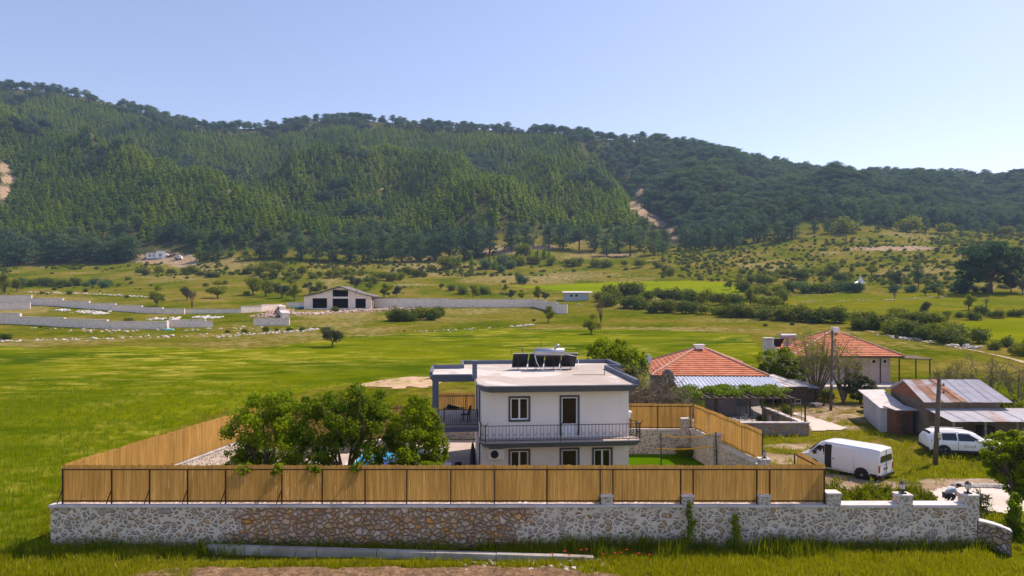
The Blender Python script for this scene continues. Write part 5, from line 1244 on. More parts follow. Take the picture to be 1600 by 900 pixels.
# --- utility poles
M_POLE = m_plain('tarred_pole', (0.13,0.10,0.08), 0.9, var=0.3, scale=5, bmp=0.5)
def pole(px, row, D, top, tilt, label, r0=.13):
    x = (px-800)/F*D; r = thing('utility_pole', label, 'utility pole', (x, D, zg(x,D)-.2)); b = MB(); b.tube([(0,0,0),(tilt*.5,0,(top+.2)*.5),(tilt,0,top+.2)], [r0,r0*.88,r0*.75], 10); b.build('mast', M_POLE, r, smooth=True)
    b = MB()
    for z in (.25,.7): b.bar((tilt-.05,-.1,top-z),(tilt+.22,-.1,top-z),.04); b.tube([(tilt+.2,-.1,top-z),(tilt+.2,-.1,top-z+.14)], [.05,.03], 6)
    b.build('insulator_bracket', M_RUSTPOST, r); b = MB(); b.box(tilt*.6-.1,tilt*.6+.1,-r0-.12,-r0,top*.35,top*.35+.3) if r0 > .12 else b.bar((tilt*.9,-.15,top-.9),(tilt*.9+.1,-.15,top-.7),.05); b.build('meter_box', M_GALV, r)
pole(1298, 640, 61.0, 7.1, .18, 'tall weathered wooden utility pole standing before the pink house with red roof', .125)
pole(1461, 730, 41.0, 5.2, .26, 'dark leaning wooden utility pole standing in front of the white parked car', .15)

# --- barn with rusty metal roof
O3 = Vector((29.0, 47.6, 0)); bn = thing('metal_roofed_barn', 'old block barn with striped zinc and rust roof and open lean-to behind the white car', 'barn', O3); q = W(bn, O3)
EL, ER, RL, RR_, BL_, BR_ = (28.4,47.1,2.95), (34.4,47.0,2.95), (29.55,51.7,3.95), (35.3,51.7,3.95), (30.7,56.2,2.6), (36.2,56.2,2.6)
lerp = lambda a, c, t: tuple(a[i]+(c[i]-a[i])*t for i in range(3))
n_ = 9
for k in range(n_):
    t0, t1 = k/n_, (k+1)/n_; b = MB(); dz = .012*(k % 2); A0, A1, C0, C1 = [list(q(*lerp(EL,ER,t0))), list(q(*lerp(EL,ER,t1+.01))), list(q(*lerp(RL,RR_,t0))), list(q(*lerp(RL,RR_,t1+.01)))]
    for v in (A0,A1,C0,C1): v[2] += dz
    corr_sheet(b, A0, A1, C0, C1, 7, .018); b.build('roof_sheet', [M_RUSTZ,M_RUSTY,M_RUSTZ,M_RUSTY,M_ZINC][k] if k < 5 and k != 4 else (M_RUSTY if k == 4 and False else M_ZINC), bn)
b = MB(); corr_sheet(b, q(*lerp(EL,ER,.43)), q(*lerp(EL,ER,.50)), q(*lerp(RL,RR_,.36)), q(*lerp(RL,RR_,.42)), 2, .02)
for i, v in enumerate(b.v): b.v[i] = (v[0], v[1], v[2]+.05)
b.build('roof_sheet', M_RUSTY, bn)
b = MB(); corr_sheet(b, q(*BL_)[::1], q(*BR_), q(*RL), q(*RR_), 60, .018); b.build('roof_sheet', M_ZINC, bn)
b = MB(); f4 = [q(28.9,47.5,0), q(33.9,47.45,0), q(35.8,55.9,0), q(31.0,55.9,0)]
b.hexa([(p[0],p[1],-.2) for p in f4], [(f4[0][0],f4[0][1],2.93), (f4[1][0],f4[1][1],2.93), (f4[2][0],f4[2][1],2.55), (f4[3][0],f4[3][1],2.55)]); b.build('walls', M_BRICKY, bn)
b = MB(); g0, g1, g2 = q(28.86,47.42,2.9), q(29.85,51.7,3.86), q(30.95,55.9,2.55); b.add([g0,g2,g1,(g0[0]+.2,g0[1],g0[2]),(g2[0]+.2,g2[1],g2[2]),(g1[0]+.2,g1[1],g1[2])], [(0,1,2),(3,5,4),(0,2,5,3),(2,1,4,5)]); b.build('gable', M_RBRICK, bn)
b = MB(); b.hexa([q(28.9,47.35,2.5),q(34.2,47.4,2.5),q(38.6,47.4,2.42),q(38.6,47.3,2.42)],[q(28.9,47.35,2.55),q(34.2,47.4,2.55),q(38.6,47.4,2.47),q(38.6,47.3,2.47)])
b = MB(); n_ = 10; LA, LB, TA, TB = (28.9,44.9,2.0), (38.4,44.6,2.05), (28.6,47.38,2.48), (38.6,47.38,2.48)
for k in range(n_):
    b = MB(); t0, t1 = k/n_, (k+1)/n_+.01; A0, A1, C0, C1 = [list(q(*v)) for v in (lerp(LA,LB,t0), lerp(LA,LB,t1), lerp(TA,TB,t0), lerp(TA,TB,t1))]
    for v in (A0,A1,C0,C1): v[2] += .012*(k % 2)+.01
    corr_sheet(b, A0, A1, C0, C1, 7, .016); b.build('lean_to_sheet', M_RUSTZ if k in (3,6) else M_ZINC, bn)
for x in (29.1,31.2,33.3,35.4,37.6): b = MB(); b.bar(q(x,45.0,.1), q(x,45.0,2.0), .10); b.build('lean_to_post', M_WOOD_G, bn)
b = MB(); b.box(q(34.0,0,0)[0], q(38.6,0,0)[0], q(0,47.6,0)[1], q(0,47.8,0)[1], 0, 2.4); b.build('lean_to_back', M_BRICKY, bn)
b = MB(); b.box(q(31.5,0,0)[0],q(32.4,0,0)[0],q(0,45.8,0)[1],q(0,46.4,0)[1],.3,1.5); b.build('stored_drum', M_DARKIN, bn)
# --- tarpaulin shed with a makeshift door
ts = thing('tarpaulin_shed', 'patched grey tarpaulin shed with pale sheet roof leaning against the barn', 'shed', (28.0, 51.0, 0)); q = W(ts, (28.0,51.0,0))
b = MB(); b.hexa([q(27.6,51.2,-.1),q(29.0,50.4,-.1),q(31.0,57.0,-.1),q(29.9,58.0,-.1)], [q(27.6,51.2,1.85),q(29.0,50.4,1.95),q(31.0,57.0,2.25),q(29.8,58.0,2.1)]); b.build('walls', M_TARP, ts)
b = MB(); b.hexa([q(27.45,50.9,1.86),q(29.1,50.3,1.97),q(31.0,57.0,2.40),q(29.5,58.2,2.2)], [q(27.45,50.9,1.94),q(29.1,50.3,2.05),q(31.0,57.0,2.48),q(29.5,58.2,2.28)]); b.build('roof', M_COPING, ts)
ds_ = thing('privy', 'narrow brown board cabin with crumpled pale roof beside the tarpaulin shed', 'shed', (27.9,49.6,.1)); b = MB(); b.hexa([(0,0,0),(1.15,-.15,0),(1.3,1.2,0),(.1,1.4,0)],[(0,0,1.75),(1.15,-.15,1.85),(1.3,1.2,1.9),(.1,1.4,1.8)]); b.build('walls', M_BROWNSHEET, ds_)
b = MB(); b.box(.35,.95,-.13,-.09,.05,1.6); b.build('door', M_DARKW, ds_)
b = MB(); b.hexa([(-.15,-.25,1.86),(1.4,-.35,1.90),(1.4,1.4,1.95),(-.1,1.6,1.9)],[(-.15,-.25,1.93),(1.4,-.35,2.0),(1.4,1.4,2.03),(-.1,1.6,1.97)]); b.build('roof', M_RUSTZ, ds_)
b = MB(); b.box(1.4,2.2,-.02,.05,0,1.75); b.box(1.36,1.4,-.04,.07,0,1.8); b.build('side_panel', M_TEAL, ds_)
# --- things stored behind the olive tree
r = thing('water_barrel', 'blue plastic tank standing on a stack near the olive tree', 'tank', (32.0,60.4,.55)); b = MB(); b.box(-.75,.75,-.45,.45,0,.9); b.build('body', m_plain('blue_plastic', (.06,.14,.24), .5, var=.15), r, bevel=.08)
b = MB(); b.tube([(-.4,0,.9),(-.4,0,1.0)], .15, 10); b.build('cap', M_BLACK, r)
for k, (x, y, z, mt, lb) in enumerate([(31.0,59.8,.0,M_BLACK,'dark pallet at the bottom of the heap beside the olive tree'),(31.6,60.3,.28,M_DARKW,'dark brown pallet carrying the blue tank'),(32.4,59.5,.0,M_CONC,'grey pallet leaning by the corner of the tarpaulin shed')]):
    r = thing('pallet', lb, 'pallet', (x,y,z+.02), .1*k); b = MB()
    for j in range(6): b.box(-.6+j*.22,-.46+j*.22,-.5,.5,.14,.17)
    for yy in (-.45,0,.45): b.box(-.6,.66,yy-.05,yy+.05,0,.139)
    b.build('slats', mt, r)
# --- coping / stone edging right of the driveway
draped('driveway', world_poly([(1455,770),(1470,764),(1500,758),(1560,757),(1640,766),(1640,806),(1575,806),(1540,799),(1500,795),(1465,790)]), M_CONC_L, .04, .2)
r = thing('stone_kerb', 'rough grey stone kerb along the far edge of the pale driveway', 'kerb', (24,36,0)); b = MB(); rgx = np.random.default_rng(3)
for k in range(13):
    g0 = gpt(1496+k*6.5, 760+.35*k); s = .22+rgx.random()*.14; b.ball((g0.x-24, g0.y-36, g0.z+.05), (s*1.4,s,.14+.05*rgx.random()), 7, 5)
b.build('stones', M_CONC, r)
cw = thing('curved_wall', 'short curved stone retaining wall with pale top at the driveway corner', 'stone wall', (18.95,27.4,0))
pts = [(0,.35),(.26,.22),(.48,.02),(.62,-.25),(.68,-.58)]; b = MB(); inner = [(p[0]-.38*(.35+.16*i), p[1]+.4) for i, p in enumerate(pts)]
n_ = len(pts)
for i in range(n_-1):
    b.hexa([(pts[i][0],pts[i][1],-.6),(pts[i+1][0],pts[i+1][1],-.6),(pts[i+1][0]+.16,pts[i+1][1]+.34,-.6),(pts[i][0]+.1,pts[i][1]+.45,-.6)] , [(pts[i][0],pts[i][1],1.10-.03*i),(pts[i+1][0],pts[i+1][1],1.07-.03*i),(pts[i+1][0]+.16,pts[i+1][1]+.34,1.07-.03*i),(pts[i][0]+.1,pts[i][1]+.45,1.10-.03*i)])
b.build('masonry', M_RUBBLE, cw); b = MB()
for i in range(n_-1):
    z = 1.105-.03*i; b.hexa([(pts[i][0],pts[i][1]-.03,z),(pts[i+1][0],pts[i+1][1]-.03,z-.03),(pts[i+1][0]+.18,pts[i+1][1]+.34,z-.03),(pts[i][0]+.1,pts[i][1]+.45,z)], [(pts[i][0],pts[i][1]-.03,z+.06),(pts[i+1][0],pts[i+1][1]-.03,z+.03),(pts[i+1][0]+.18,pts[i+1][1]+.34,z+.03),(pts[i][0]+.1,pts[i][1]+.45,z+.06)])
b.build('coping', M_COPING, cw)
# --- long concrete kerb and ploughed earth in front of the wall
r = thing('concrete_kerb', 'long weathered grey concrete kerb lying in the grass before the stone wall', 'kerb', (-12.2,27.15,0), -.035); b = MB(); xs_ = [0,2.2,4.5,6.9,9.2,11.6,13.8,15.4]; 
for i in range(7): b.hexa([(xs_[i],-.03*i*1.2,-.3),(xs_[i+1]-.02,-.03*(i+1)*1.2,-.3),(xs_[i+1]-.02,-.03*(i+1)*1.2+.28,-.3),(xs_[i],-.03*i*1.2+.28,-.3)], [(xs_[i],-.03*i*1.2,.34-.02*i),(xs_[i+1]-.02,-.03*(i+1)*1.2,.33-.025*i),(xs_[i+1]-.02,-.03*(i+1)*1.2+.28,.33-.025*i),(xs_[i],-.03*i*1.2+.28,.34-.02*i)])
b.build('segments', M_CONC, r, bevel=.02)
def m_soil():
    m, nt, out = new_mat('ploughed_soil'); p = wpos(nt); n1 = noise(nt, p, 5, 7, .7); n2 = noise(nt, p, .8, 4)
    c = ramp(nt, n1, [(.3,(.10,.06,.035)),(.55,(.24,.16,.10)),(.75,(.42,.32,.22))]); c = mixc(nt, .7, c, ramp(nt, n2, [(.3,(.7,.7,.7)),(.7,(1.2,1.15,1.1))]), 'MULTIPLY')
    princ(nt, out, c, .95, 0, bump(nt, n1, 1.0, .1), .1); return m
M_SOIL = m_soil()
xs = np.arange(-14.5, 4.6, .09); ys = np.arange(22.0, 26.0, .09); X, Y = np.meshgrid(xs, ys, indexing='ij'); X = X.ravel(); Y = Y.ravel()
edge = 25.9+.5*(fbm(X/1.3, Y*0, 12)-.5) - .9*np.clip(-(X+11.5)/3, 0, 1)**1.5 - .9*np.clip((X-1.5)/3, 0, 1)
Z = hgt(X, Y)+np.clip((edge-Y)*.35, -.1, .10)+(fbm(X/.35, Y/.35, 44)-.42)*.26*np.clip((edge-Y)*3, 0, 1)
nx, ny = len(xs), len(ys); idx = np.arange(nx*ny).reshape(nx, ny); Fq = np.stack([idx[:-1,:-1],idx[1:,:-1],idx[1:,1:],idx[:-1,1:]], -1).reshape(-1,4)
o = mk('bare_soil', np_mesh('bare_soil', np.stack([X,Y,Z],1), Fq), M_SOIL, smooth=True); o['kind'] = 'structure'

# ================================================================ vehicles
M_CAR = m_plain('white_car_paint', (0.80,0.80,0.82), 0.22, var=0.01, bmp=0.0, spec=0.6); M_TYRE = m_plain('tyre_rubber', (0.02,0.02,0.02), 0.85, var=.1)
M_RIM = m_plain('alloy_rim', (0.45,0.45,0.47), 0.35, .7, var=.05); M_CGLASS, nt, out = new_mat('dark_car_glass'); princ(nt, out, (.012,.016,.022), .05, 0, None, .8)
M_REDL, nt, out = new_mat('red_lamp'); princ(nt, out, (.45,.01,.015), .2, 0, None, .6)
M_CLEAR, nt, out = new_mat('headlamp_glass'); princ(nt, out, (.65,.67,.7), .1, .3, None, .8)
def wheel(parent, x, y, r=.33, w=.22, side=1):
    b = MB(); n = 24; prof = [(-w/2,r*.72),(-w/2,r*.94),(-w*.35,r),(w*.35,r),(w/2,r*.94),(w/2,r*.72)]
    for (yy, rr_) in prof:
        for k in range(n): b.v.append((x+rr_*math.cos(2*math.pi*k/n), y+yy, r+rr_*math.sin(2*math.pi*k/n)))
    for i in range(5):
        for k in range(n): b.f.append((i*n+k, i*n+(k+1)%n, (i+1)*n+(k+1)%n, (i+1)*n+k)); b.m.append(0)
    t = b.build('wheel', M_TYRE, parent, smooth=True)
    c = MB(); yy = y+side*w*.30; c.tube([(x,y-w*.2,r),(x,y+w*.2,r)], r*.70, 20)
    for k in range(7):
        a = 2*math.pi*k/7; c.bar((x+.06*math.cos(a),yy,r+.06*math.sin(a)), (x+r*.68*math.cos(a),yy,r+r*.68*math.sin(a)), .05, .03)
    c.tube([(x,yy-.03,r),(x,yy+.03*side+.0,r)], .07, 10); c.build('rim', M_RIM, t)
def loft_body(sections):
    """sections along x: (x, half widths and heights list of (y,z)) -> skin mirrored in y"""
    b = MB(); n = len(sections[0][1]); m = 2*n
    for (x, pr) in sections:
        for (y, z) in pr: b.v.append((x, y, z))
        for (y, z) in reversed(pr): b.v.append((x, -y, z))
    for i in range(len(sections)-1):
        for k in range(m): b.f.append((i*m+k, (i+1)*m+k, (i+1)*m+(k+1)%m, i*m+(k+1)%m)); b.m.append(0)
    b.f.append(tuple(range(m))); b.m.append(0); b.f.append(tuple((len(sections)-1)*m+k for k in range(m))[::-1]); b.m.append(0)
    return b
# van: x forward
vx, vy = 20.9, 38.15
van = thing('delivery_van', 'white panel van with open side door, parked on bare ground beside the reed fence', 'van', (vx, vy, zg(vx,vy)-.10), math.atan2(.777,-.63)); van.scale = (.93,.93,.93)
S_ = .96
def vsec(x, hw, zb, zs, zt, ht): return (x, [(hw*.96,zb),(hw,zb+.25),(hw,zs),(ht+(hw-ht)*.35,zt-.16),(ht*.93,zt-.03),(ht*.55,zt)])
secs = [vsec(0.0,.93,.34,1.15,1.90,.80), vsec(.06,.97,.32,1.15,1.95,.86), vsec(.5,.98,.30,1.2,1.99,.88), vsec(3.05,.98,.30,1.2,1.99,.86), vsec(3.45,.98,.30,1.2,1.96,.80), vsec(3.75,.98,.30,1.18,1.82,.72), vsec(4.15,.97,.30,1.14,1.42,.74), vsec(4.38,.95,.30,1.08,1.22,.78), vsec(4.80,.90,.34,.92,1.05,.72), vsec(4.98,.78,.38,.72,.84,.60)]
b = loft_body(secs); vb = b.build('body', M_CAR, van, smooth=True)
em = vb.modifiers.new('e','EDGE_SPLIT'); em.split_angle = R(32)
YL = 1   # the side turned to the camera is +y of the van (left side)
for sd in (1, -1):
    b = MB(); y = sd*.985
    b.add([(4.28,sd*.90,1.12),(3.30,y+.004*sd,1.16),(3.30,sd*.90,1.72),(3.72,sd*.83,1.66)], [(0,1,2,3)] if sd > 0 else [(3,2,1,0)]); o = b.build('side_window', M_CGLASS, vb); o.modifiers.new('t','SOLIDIFY').thickness = .02
b = MB(); b.hexa([(4.36,-.72,1.235),(4.36,.72,1.235),(3.74,.62,1.80),(3.74,-.62,1.80)], [(4.40,-.72,1.26),(4.40,.72,1.26),(3.77,.62,1.835),(3.77,-.62,1.835)]); b.build('windscreen', M_CGLASS, vb)
b = MB(); b.hexa([(2.84,.90,.40),(3.26,.90,.40),(3.26,.994,.40),(2.84,.994,.40)], [(2.84,.90,1.22),(3.26,.90,1.22),(3.26,.994,1.22),(2.84,.994,1.22)]); b.hexa([(2.84,.85,1.221),(3.26,.85,1.221),(3.26,.994,1.221),(2.84,.994,1.221)], [(2.84,.80,1.82),(3.26,.80,1.82),(3.26,.935,1.82),(2.84,.935,1.82)]); b.build('door_opening', M_BLACK, vb)
b = MB(); b.hexa([(3.04,.99,.7),(3.2,.99,.7),(3.2,.99,1.15),(3.04,.99,1.15)],[(3.04,1.0,.7),(3.2,1.0,.7),(3.2,1.0,1.15),(3.04,1.0,1.15)]); b.build('seat_edge', m_plain('blue_seat', (.03,.05,.09), .8), vb)
b = MB(); b.hexa([(1.5,.97,.42),(2.82,.97,.42),(2.82,1.005,.42),(1.5,1.005,.42)], [(1.5,.97,1.2),(2.82,.97,1.2),(2.82,1.005,1.2),(1.5,1.005,1.2)]); b.hexa([(1.5,.97,1.2),(2.82,.97,1.2),(2.82,1.005,1.2),(1.5,1.005,1.2)], [(1.5,.91,1.80),(2.82,.91,1.80),(2.82,.945,1.80),(1.5,.945,1.80)]); dr = b.build('sliding_door', M_CAR, vb, bevel=.01); dr['label'] = 'sliding side door pushed back'
for y0_, y1_ in ((-.80,-.02),(.02,.80)): b = MB(); b.hexa([(-.035,y0_,1.20),(.02,y0_,1.20),(.02,y1_,1.20),(-.035,y1_,1.20)], [(.02,y0_*.93,1.78),(.06,y0_*.93,1.78),(.06,y1_*.93,1.78),(.02,y1_*.93,1.78)]); b.build('rear_window', M_CGLASS, vb)
b = MB(); b.box(-.10,.12,-.95,.95,.30,.48); b.build('bumper', M_BLACK, vb, bevel=.03)
b = MB(); b.box(.12,1.05,.955,.99,.30,.50); b.build('side_trim', M_BLACK, vb); b = MB(); b.box(.12,.5,-.99,-.955,.30,.50); b.build('side_trim', M_BLACK, vb)
for sd in (1,-1): b = MB(); b.box(-.03,.06,sd*.90-.06,sd*.90+.06,.62,1.05); b.build('tail_light', M_REDL, vb, bevel=.015)
b = MB(); b.box(-.045,-.01,-.15,.33,.72,.85); b.build('number_plate', M_PVC if False else m_plain('dark_plate', (.12,.12,.13), .5), vb)
b = MB(); b.box(-.03,-.01,-.01,.01,.45,1.9); b.build('door_seam', M_BLACK, vb)
for sd in (1,-1):
    b = MB(); b.tube([(1.0,sd*.86,.34),(1.0,sd*.993,.34)], .44, 24); b.build('wheel_arch', M_BLACK, vb)
    b = MB(); b.tube([(4.0,sd*.86,.34),(4.0,sd*.987,.34)], .43, 24); b.build('wheel_arch', M_BLACK, vb)
    wheel(van, 1.0, sd*.90, .33, .22, sd); wheel(van, 4.0, sd*.90, .33, .22, sd)
    b = MB(); b.box(3.80,3.95,sd*1.0-.02,sd*1.0+.17*sd,1.12,1.36) if sd > 0 else b.box(3.80,3.95,-1.2,-1.0,1.12,1.36); b.build('mirror', M_BLACK, vb, bevel=.02)
    b = MB(); b.box(4.72,4.9,sd*.72-.12,sd*.72+.12,.78,.98); b.build('headlight', M_CLEAR, vb, bevel=.03)
b = MB(); b.ball((.55,1.0,.46), (.07,.03,.05)); b.build('rust_spot', M_RUSTY, vb)
for (x0_, x1_, z0_, z1_) in ((1.46,1.475,.42,1.2),(.62,.635,.5,1.2),(.12,2.8,.695,.71)): b = MB(); b.box(x0_,x1_,.975,.990 if x0_ < 1.4 or x1_ > 2 else .992,z0_,z1_); b.build('panel_seam', M_TARP, vb)
b = MB(); b.box(2.62,2.76,1.005,1.03,.98,1.02); b.build('door_handle', M_BLACK, vb); b = MB(); b.box(-.05,-.02,.06,.16,.98,1.02); b.build('door_handle', M_BLACK, vb)
b = MB(); b.bar((4.35,.5,1.26),(3.95,.1,1.60),.02); b.bar((4.35,-.2,1.26),(3.95,-.5,1.60),.02); b.build('wiper', M_BLACK, vb)
# SUV
sx, sy = 26.25, 43.6
suv = thing('suv', 'white estate car parked in front of the barn with lettering on its door', 'car', (sx, sy, zg(sx,sy)), math.atan2(-.95, 4.35)); suv.scale = (1,1,.90)
def csec(x, hw, zb, zm, zs, ht, zt): return (x, [(hw*.93,zb),(hw,zm),(hw*.985,zs),(ht,zt-.07),(ht*.86,zt-.005),(ht*.45,zt+.01)])
cs = [csec(0,.78,.42,.70,.98,.74,1.05), csec(.05,.88,.34,.72,1.02,.70,1.22), csec(.28,.91,.30,.72,1.06,.64,1.55), csec(.55,.92,.28,.72,1.06,.63,1.64), csec(1.6,.93,.27,.72,1.03,.64,1.68), csec(2.4,.93,.27,.72,1.01,.63,1.63), csec(2.75,.93,.27,.72,1.0,.62,1.54), csec(3.35,.92,.27,.72,.99,.72,1.12), csec(3.6,.92,.27,.72,.96,.76,1.04), csec(4.2,.90,.28,.70,.88,.74,.95), csec(4.42,.84,.30,.62,.76,.66,.84), csec(4.5,.72,.36,.52,.62,.58,.68)]
b = loft_body(cs); sb_ = b.build('body', M_CAR, suv, smooth=True); sb_.modifiers.new('e','EDGE_SPLIT').split_angle = R(34)
def ysurf(x, z):
    """outer y of the body skin at x, z (above the shoulder)"""
    xs_ = [s[0] for s in cs]; j = max(0, min(len(cs)-2, int(np.searchsorted(xs_, x))-1)); t = (x-xs_[j])/(xs_[j+1]-xs_[j]); pr = [(a[0]+(c[0]-a[0])*t, a[1]+(c[1]-a[1])*t) for a, c in zip(cs[j][1], cs[j+1][1])]
    (y0_, z0_), (y1_, z1_) = pr[2], pr[3]; return y0_+(y1_-y0_)*(z-z0_)/(z1_-z0_)
for sd in (1,-1):
    for (x0_, x1_, a, c) in ((.42,.72,1.12,1.12),(.80,1.62,1.08,1.08),(1.70,2.62,1.06,1.06)):
        b = MB(); p = []
        for (x, z) in ((x0_,a),(x1_,c),(x1_-(.30 if x1_ > 2.5 else 0),1.50 if x1_ > 2.5 else 1.55),(x0_+(.10 if x0_ < .5 else 0),1.52)):
            p.append((x, sd*(ysurf(x,z)+.006), z))
        if x1_ > 2.5: p[1] = (3.05, sd*(ysurf(3.05,1.05)+.006), 1.05)
        b.add(p, [(0,1,2,3)]); o = b.build('side_window', M_CGLASS, sb_); s2 = o.modifiers.new('t','SOLIDIFY'); s2.thickness = .016; s2.offset = 0
    b = MB(); b.box(.12,4.30,sd*.925-.02,sd*.925+.02,.24,.42); b.build('sill_trim', M_BLACK, sb_, bevel=.01)
    for x in (.85,3.55): b = MB(); b.tube([(x,sd*.80,.36),(x,sd*.937,.36)], .41, 24); b.build('wheel_arch', M_BLACK, sb_); wheel(suv, x, sd*.85, .35, .22, sd)
    b = MB(); b.box(2.72,2.92,sd*1.0-.09,sd*1.0+.09,1.03,1.18); b.build('mirror', M_CAR, sb_, bevel=.03)
    b = MB(); b.hexa([(-.01,sd*.60,.92),(.18,sd*.925,.92),(.20,sd*.90,1.02),(.0,sd*.58,1.02)],[(-.01+.02,sd*.60,1.06),(.22,sd*.905,1.08),(.22,sd*.88,1.09),(.02,sd*.58,1.07)]); b.build('tail_light', M_REDL, sb_)
    b = MB(); b.box(4.15,4.42,sd*.66-.14,sd*.66+.12,.68,.80); b.build('headlight', M_CLEAR, sb_, bevel=.03)
    b = MB(); b.bar((.6,sd*.58,1.70),(2.5,sd*.58,1.70),.03); b.build('roof_rail', M_GALV, sb_)
    b = MB(); b.box(1.66,1.675,sd*.930-.004,sd*.930+.004,.45,1.03); b.build('door_seam', M_BLACK, sb_)
b = MB(); b.hexa([(.055,-.56,1.10),(.10,.56,1.10),(.30,.52,1.52),(.30,-.52,1.52)],[(.02,-.56,1.11),(.02,.56,1.11),(.25,.52,1.55),(.25,-.52,1.55)]); b.build('rear_window', M_CGLASS, sb_)
b = MB(); b.hexa([(3.32,-.62,1.10),(3.32,.62,1.10),(2.82,.54,1.52),(2.82,-.54,1.52)],[(3.36,-.62,1.12),(3.36,.62,1.12),(2.85,.54,1.55),(2.85,-.54,1.55)]); b.build('windscreen', M_CGLASS, sb_)
b = MB(); b.box(-.04,.10,-.84,.84,.32,.55); b.build('bumper', M_BLACK, sb_, bevel=.03)
b = MB(); y = -.945
for (x, z, w_, h_) in ((2.02,.80,.10,.02),(2.08,.74,.02,.10),(2.16,.76,.05,.02),(2.24,.76,.04,.02),(2.32,.76,.05,.02),(2.40,.76,.04,.02),(2.56,.80,.10,.02),(2.60,.74,.02,.10),(2.28,.67,.62,.012)): b.box(x-w_/2,x+w_/2,y-.004,y+.004,z-h_/2,z+h_/2)
b.build('lettering', m_plain('red_black_ink', (.10,.02,.03), .5), sb_)

# ================================================================ far buildings and stone walls
def far_wall(name, label, pts, th=.5, mat=None, cope=True):
    """pts: (px, row_top, row_foot); each run keeps a level top, so the tops step"""
    P_ = [gpt(p[0], p[2]) for p in pts]; Hs = [(p[2]-p[1])*g.y/F for p, g in zip(pts, P_)]
    r = thing(name, label, 'stone wall', (P_[0].x, P_[0].y, 0)); m, c = MB(), MB()
    for i in range(len(pts)-1):
        a, e = P_[i], P_[i+1]; zt = max(a.z+Hs[i], .0); d = (e-a); d.z = 0; d.normalize(); n = Vector((-d.y, d.x, 0))*th; zb = min(a.z, e.z)-.8
        q4 = [a-P_[0], e-P_[0], e-P_[0]+n, a-P_[0]+n]
        m.prism([(v.x, v.y) for v in q4], zb, zt); 
        if cope: c.prism([(v.x, v.y) for v in (q4[0]-n*.15, q4[1]-n*.15, q4[2]+n*.15, q4[3]+n*.15)], zt+.01, zt+.16)
    m.build('masonry', mat or M_STONE_FAR, r)
    if cope: c.build('coping', M_COPING, r)
    return r
far_wall('stepped_wall', 'rear stepped stone wall of the empty plot, far left beyond the green crop', [(-80,462,476),(49,467,477),(98,470.5,479.5),(139,474.5,483),(180,477.5,486),(221,480.5,489),(254,483,490.5),(288,484,491)])
far_wall('stepped_wall', 'front stepped stone wall of the empty plot, nearest to the green crop', [(-80,489,503),(31,495.5,507),(100,499,511),(167,503,514),(261,503,515)])
far_wall('cross_wall', 'short pale cross wall joining the two stepped walls of the empty plot', [(262,503,514.5),(288,484,491.5)], .9, M_COPING, False)
far_wall('stone_wall', 'low stone wall continuing from the cross wall toward the unfinished stone house', [(263,500.5,512),(321,503,511.5),(333,507,511)])
far_wall('stone_wall', 'stepped stone wall running left from the unfinished stone house', [(288,484,490.5),(377,479,489),(409,476.5,487),(441,475,485)])
far_wall('stone_wall', 'short isolated stone wall on the grass before the unfinished stone house', [(396,498,509),(452,498,508.5)])
far_wall('stone_wall', 'thick curved stone wall end beside the rubble heap and blue sheet', [(452,490,507),(446,480,492),(444,473.5,484)], 1.6)
far_wall('stone_wall', 'wall piece joining the curved wall to the unfinished stone house', [(448,473.5,480),(478,473.5,481)])
far_wall('long_stone_wall', 'long straight stone wall stretching right from the unfinished stone house', [(583,467,481),(700,468,480.5),(833,469.5,480),(852,472,484),(870,476,490),(886,476,490)])
far_wall('block_wall', 'pale block wall at the far left edge of the empty plot', [(-80,474,486),(47,474,483.5)])
far_wall('brick_stub', 'dark brick stub beside the rear stepped wall, far left', [(-60,463,475),(21,464,472),(30,469,472)], .5, M_BRICKY, False)
# unfinished stone house
gD = gpt(527, 484); D0 = gD.y; z0 = gD.z; sc_ = D0/F
fb = thing('unfinished_house', 'unfinished stone house with stepped gable and three black openings, on the far meadow', 'house', ((475-800)*sc_, D0, z0), 0)
X_ = lambda px: (px-475)*sc_; Zr = lambda row: (484-row)*sc_
b = MB(); holes = [(X_(488),X_(511),Zr(481.5),Zr(466)), (X_(519.5),X_(544),Zr(481.5),Zr(466.5)), (X_(519.5),X_(544),Zr(465),Zr(452.5)), (X_(555),X_(571.5),Zr(481.5),Zr(466.5))]
facade(b, X_(475), X_(580), -1.2, Zr(463.5), 0, .6, holes[:2]+holes[3:])
b.build('front_wall', M_STONE_FAR, fb)
b = MB(); zz = Zr(463.5)+.002
b.add([(X_(475),0,zz),(X_(519.5),0,zz),(X_(519.5),0,Zr(452.5)),(X_(506),0,Zr(456)),(X_(504),0,Zr(458))], [(0,1,2,3,4)])
b.add([(X_(544),0,zz),(X_(580),0,zz),(X_(556),0,Zr(458)),(X_(554),0,Zr(456)),(X_(544),0,Zr(452.5))], [(0,1,2,3,4)])
b.add([(X_(519.5),0,Zr(452.5)),(X_(544),0,Zr(452.5)),(X_(531),0,Zr(449.2))], [(0,1,2)])
gb = b.build('gable', M_STONE_FAR, fb); gb.modifiers.new('t','SOLIDIFY').thickness = .5
b = MB(); b.box(X_(475),X_(475)+.6,.602,13,-1.2,Zr(463.5)); b.box(X_(580)-.6,X_(580),.602,13,-1.2,Zr(463.5)); b.box(X_(475)+.6,X_(580)-.6,12.5,13,-1.2,Zr(463.5)); b.box(X_(515),X_(515)+.4,.61,12.4,-.5,Zr(464)); b.box(X_(549),X_(549)+.4,.61,12.4,-.5,Zr(464)); b.box(X_(476),X_(579),.61,12.4,-.6,-.02); b.build('side_walls', M_BRICKY, fb)
b = MB()
